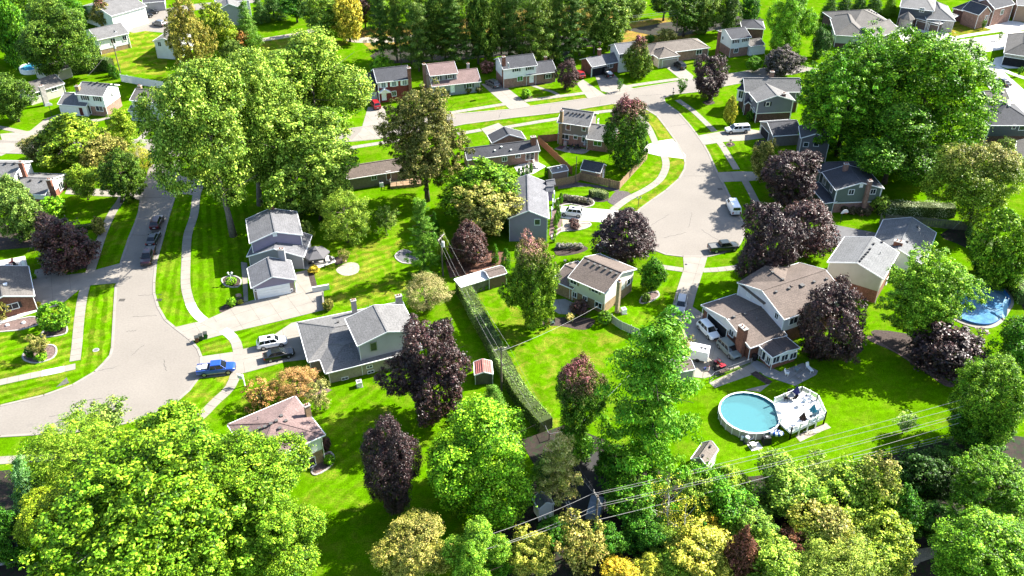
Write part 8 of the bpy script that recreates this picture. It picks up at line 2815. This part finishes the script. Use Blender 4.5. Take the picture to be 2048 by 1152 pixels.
# mailboxes
for x, y, lab in ((1409, 318, None),):
 pass
for x, y, lab in ((1346, 194, 'mailbox at the far junction kerb'), (1018, 170, 'dark mailbox at the far driveway edge'), (1460, 290, 'mailbox post in the small round bed')):
 lump((x, y), 'mailbox', lab, 'mailbox', [('post', WOODP, lambda b: b.box(-.05, -.05, 0, .05, .05, 1.1)), ('box', DARKM, lambda b: b.box(-.25, -.1, 1.1, .25, .1, 1.32)), ('flag', P_RED, lambda b: b.box(.1, -.13, 1.2, .2, -.1, 1.4))])
# air conditioner units
for (x, y), lab in (((719, 772), 'white air conditioner unit beside the hip-roofed house wall'), ((1247, 626), 'white air conditioner unit at the split-level house corner'), ((763, 372), 'pale air conditioner unit behind the brown ranch')):
 lump((x, y), 'air_conditioner', lab, 'air conditioner', [('case', WHITE, lambda b: b.box(-.4, -.4, .05, .4, .4, .95)), ('grille', METAL, lambda b: b.cyl((0, 0, .95), .32, .03, 12)), ('pad', CONC, lambda b: b.box(-.5, -.5, 0, .5, .5, .05))], .3)
# flag
p = at(1404, 762)
r = empty('flag', V2(p), 'striped flag on a short pole beside the white trailer', 'flag', None, .6)
mb = MB(); mb.tube([(0, 0, 0), (0, 0, 2.6)], .03, 6); o = mb.build('pole', METAL); o.parent = r
for k in range(7):
 mb = MB(); z = 2.5 - k * .14
 mb.loft([[(x, .12 * math.sin(x * 5), z), (x, .12 * math.sin(x * 5), z - .14), (x, .12 * math.sin(x * 5) + .01, z - .14), (x, .12 * math.sin(x * 5) + .01, z)] for x in (0, .25, .5, .75, 1.0, 1.25)])
 o = mb.build('stripe', P_RED if k % 2 == 0 else WHITE); o.parent = r
mb = MB(); mb.box(0, -.03, 2.08, .5, .15, 2.51); o = mb.build('canton', mat('flag_blue', (.02, .03, .15), .8)); o.parent = r
# pale loungers and chairs on the sunroom patio
GP = 'white chairs on the sunroom patio'
patio_chair((1574, 750), WHITE, 'white garden chair nearest the sunroom on the patio', .05, 2.6, GP)
patio_chair((1592, 742), mat('grey_blue_sling', (.3, .38, .42)), 'grey-blue garden chair in the middle of the patio', .05, -.6, GP)
patio_chair((1619, 741), WHITE, 'white lounger at the right end of the sunroom patio', .05, 1.9, GP, 'lounger', True)
lump((1597, 758), 'garden_table', 'small round glass table on the sunroom patio', 'table', [('tabletop', METAL, lambda b: b.cyl((0, 0, .55), .42, .03, 12)), ('leg', METAL, lambda b: b.cyl((0, 0, 0), .05, .55, 6))])
lump((1508, 719), 'dark_planter', 'black round planter by the sunroom door', 'planter', [('pot', BLACK, lambda b: b.cyl((0, 0, 0), .4, .9, 12, .5)), ('soil', MULCH, lambda b: b.cyl((0, 0, .9), .42, .01, 12))])
# patio furniture at the dark grey ranch and the taupe house
GQ = 'cream patio chairs behind the long dark grey ranch'
for (x, y), rz, lab in (((1046, 340), .2, 'cream chair at the front left of the ranch patio'), ((1058, 334), 1.4, 'cream chair in the middle of the ranch patio'), ((1070, 328), 2.4, 'cream chair at the back of the ranch patio'), ((1078, 336), 3.3, 'cream chair at the right of the ranch patio')):
 patio_chair((x, y), mat('cream_cushion', (.55, .50, .44), .9), lab, .05, rz, GQ)
lump((1066, 336), 'fire_pit', 'round stone fire pit between cream chairs', 'fire pit', [('ring', STONE, lambda b: b.cyl((0, 0, 0), .6, .4, 14)), ('ash', DARKM, lambda b: b.cyl((0, 0, .4), .45, .01, 14))])
GT = 'dark patio chairs behind the taupe and brick house'
for (x, y), rz, lab in (((1141, 296), .2, 'dark chair left of the patio grill'), ((1150, 299), 1.2, 'dark chair in the middle of the brick house patio'), ((1158, 298), 2.3, 'dark chair right of the middle one by the brick wall'), ((1136, 300), 3.1, 'dark chair nearest the lawn on the brick house patio')):
 patio_chair((x, y), DKCH, lab, .05, rz, GT)
lump((1130, 291), 'grill', 'pale covered grill against the brick wall', 'grill', [('cover', STONE, lambda b: b.hexa([(-.4, -.3, .1), (.4, -.3, .1), (.4, .3, .1), (-.4, .3, .1)], [(-.3, -.2, 1.1), (.3, -.2, 1.1), (.3, .2, 1.1), (-.3, .2, 1.1)])), ('side_shelf', METAL, lambda b: b.box(.4, -.2, .75, .7, .2, .8))])
lump((1169, 297), 'parasol', 'closed pale blue patio parasol by the brick wall', 'parasol', [('pole', METAL, lambda b: b.tube([(0, 0, 0), (0, 0, 2.3)], .03, 6)), ('canopy', mat('pale_blue_canvas', (.32, .4, .5), .8), lambda b: b.cyl((0, 0, .9), .32, 1.35, 8, .05))])
mb = MB(); P_ = [at(*q) for q in ((1112, 297), (1121, 291), (1131, 293), (1124, 299))]
mb.prism([(q.x, q.y) for q in P_], .05, .07)
tag(mb.build('rug', mat('outdoor_rug', (.12, .05, .05), .9, amt=.4, scale=3), org=V2(P_[0])), 'dark red patterned rug on the brick house patio', 'rug')
# left edge: red lounger, statue, boulder, bench
patio_chair((23, 528), P_RED, 'bright red folding chair on the patio at the left edge', .05, 1.2, None)
patio_chair((33, 534), DKCH, 'dark chair beside the red one on the left edge patio', .05, 2.6, None)
mb = MB(); p, q = at(47, 536), at(56, 540); mb.beam(V2(p, .8), V2(q, .8), .08, 1.6)
tag(mb.build('privacy_screen', WHITE, org=V2(p)), 'white screen panel standing on the left edge patio', 'screen')
def boulder(px, r, col, label, name='boulder'):
 p = at(*px)
 rng = random.Random(int(px[0] * 7 + px[1]))
 mb = MB()
 rings = []
 for j in range(5):
  t = j / 4 * math.pi / 2
  rings.append([(p.x + math.cos(t) * r * math.cos(2 * math.pi * k / 9) * rng.uniform(.8, 1.15), p.y + math.cos(t) * r * math.sin(2 * math.pi * k / 9) * rng.uniform(.7, 1.1), .02 + math.sin(t) * r * .8 * rng.uniform(.9, 1.05)) for k in range(9)])
 mb.loft(rings, True, True)
 tag(mb.build(name, mat('stone_' + str(round(col[0], 2)), col, .95, amt=.25, scale=2), org=V2(p)), label, 'boulder')
boulder((160, 519), .8, (.42, .37, .31), 'pale boulder in the bed under the wide purple tree')
boulder((477, 592), .55, (.40, .26, .20), 'pinkish boulder in the shade of the garage house')
boulder((688, 523), .5, (.4, .38, .36), 'grey boulder by the small bed near the gazebo')
boulder((1313, 585), .4, (.5, .42, .36), 'small pale boulder in the round stone-edged bed')
boulder((15, 651), .4, (.6, .58, .55), 'white rock in the red stone bed at the left edge')
boulder((47, 646), .4, (.6, .58, .55), 'white branch-like rock in the red stone bed')
boulder((1460, 289), .45, (.4, .37, .33), 'boulder in the small round bed by the right driveway')
lump((136, 530), 'garden_bench', 'pale stone bench in the shade of the wide purple tree', 'bench', [('seat', STONE, lambda b: b.box(-.7, -.2, .42, .7, .2, .52)), ('leg', STONE, lambda b: b.box(-.55, -.15, 0, -.35, .15, .42)), ('leg', STONE, lambda b: b.box(.35, -.15, 0, .55, .15, .42))], 1.9)
lump((1102, 648), 'garden_statue', 'small white garden seat with a brown box on the lawn edge', 'garden seat', [('box', mat('terracotta', (.25, .1, .05)), lambda b: b.box(-.9, -.3, 0, -.3, .3, .8)), ('seat', WHITE, lambda b: b.box(-.2, -.3, .4, .6, .3, .48)), ('backrest', DARKM, lambda b: b.box(.55, -.3, .4, .62, .3, 1.2)), ('leg', WHITE, lambda b: b.box(-.15, -.25, 0, -.05, .25, .4)), ('leg', WHITE, lambda b: b.box(.45, -.25, 0, .55, .25, .4))], .3)
lump((125, 770), 'sign', 'small triangular pale utility marker on the corner verge', 'marker', [('panel', STONE, lambda b: b.loft([[(-.9, -.03, 0), (.9, -.03, 0), (.9, -.03, 1.1)], [(-.9, .03, 0), (.9, .03, 0), (.9, .03, 1.1)]])), ('foot', METAL, lambda b: b.box(.8, -.1, 0, .95, .1, .15))], .6)
lump((192, 700), 'manhole_cover', 'pale round utility cover in the striped verge', 'manhole cover', [('frame', STONE, lambda b: b.cyl((0, 0, -.02), .5, .05, 14)), ('lid', METAL, lambda b: b.cyl((0, 0, .03), .36, .02, 14))])
lump((1372, 529), 'manhole_cover', 'small iron cover in the mouth of the narrow driveway', 'manhole cover', [('frame', METAL, lambda b: b.cyl((0, 0, .0), .3, .02, 12)), ('lid', DARKM, lambda b: b.cyl((0, 0, .02), .24, .01, 12))])
lump((1722, 432), 'dark_red_chair', 'salmon-coloured garden chair under the sage green gable', 'chair', [('seat', mat('salmon', (.5, .2, .15)), lambda b: b.box(-.3, -.3, .35, .3, .3, .42)), ('backrest', mat('salmon', (.5, .2, .15)), lambda b: b.box(-.3, .28, .42, .3, .34, 1.0)), ('leg', mat('salmon', (.5, .2, .15)), lambda b: b.box(-.28, -.28, 0, -.22, -.22, .35)), ('leg', mat('salmon', (.5, .2, .15)), lambda b: b.box(.22, -.28, 0, .28, -.22, .35))])
lump((1275, 508), 'fire_hydrant', 'small red hydrant near the turning circle', 'hydrant', [('body', P_RED, lambda b: b.cyl((0, 0, 0), .14, .6, 8)), ('cap', P_RED, lambda b: b.dome((0, 0, .6), .16, .16, .14, 8, 3)), ('outlet', METAL, lambda b: b.tube([(-.24, 0, .45), (.24, 0, .45)], .07, 6))])
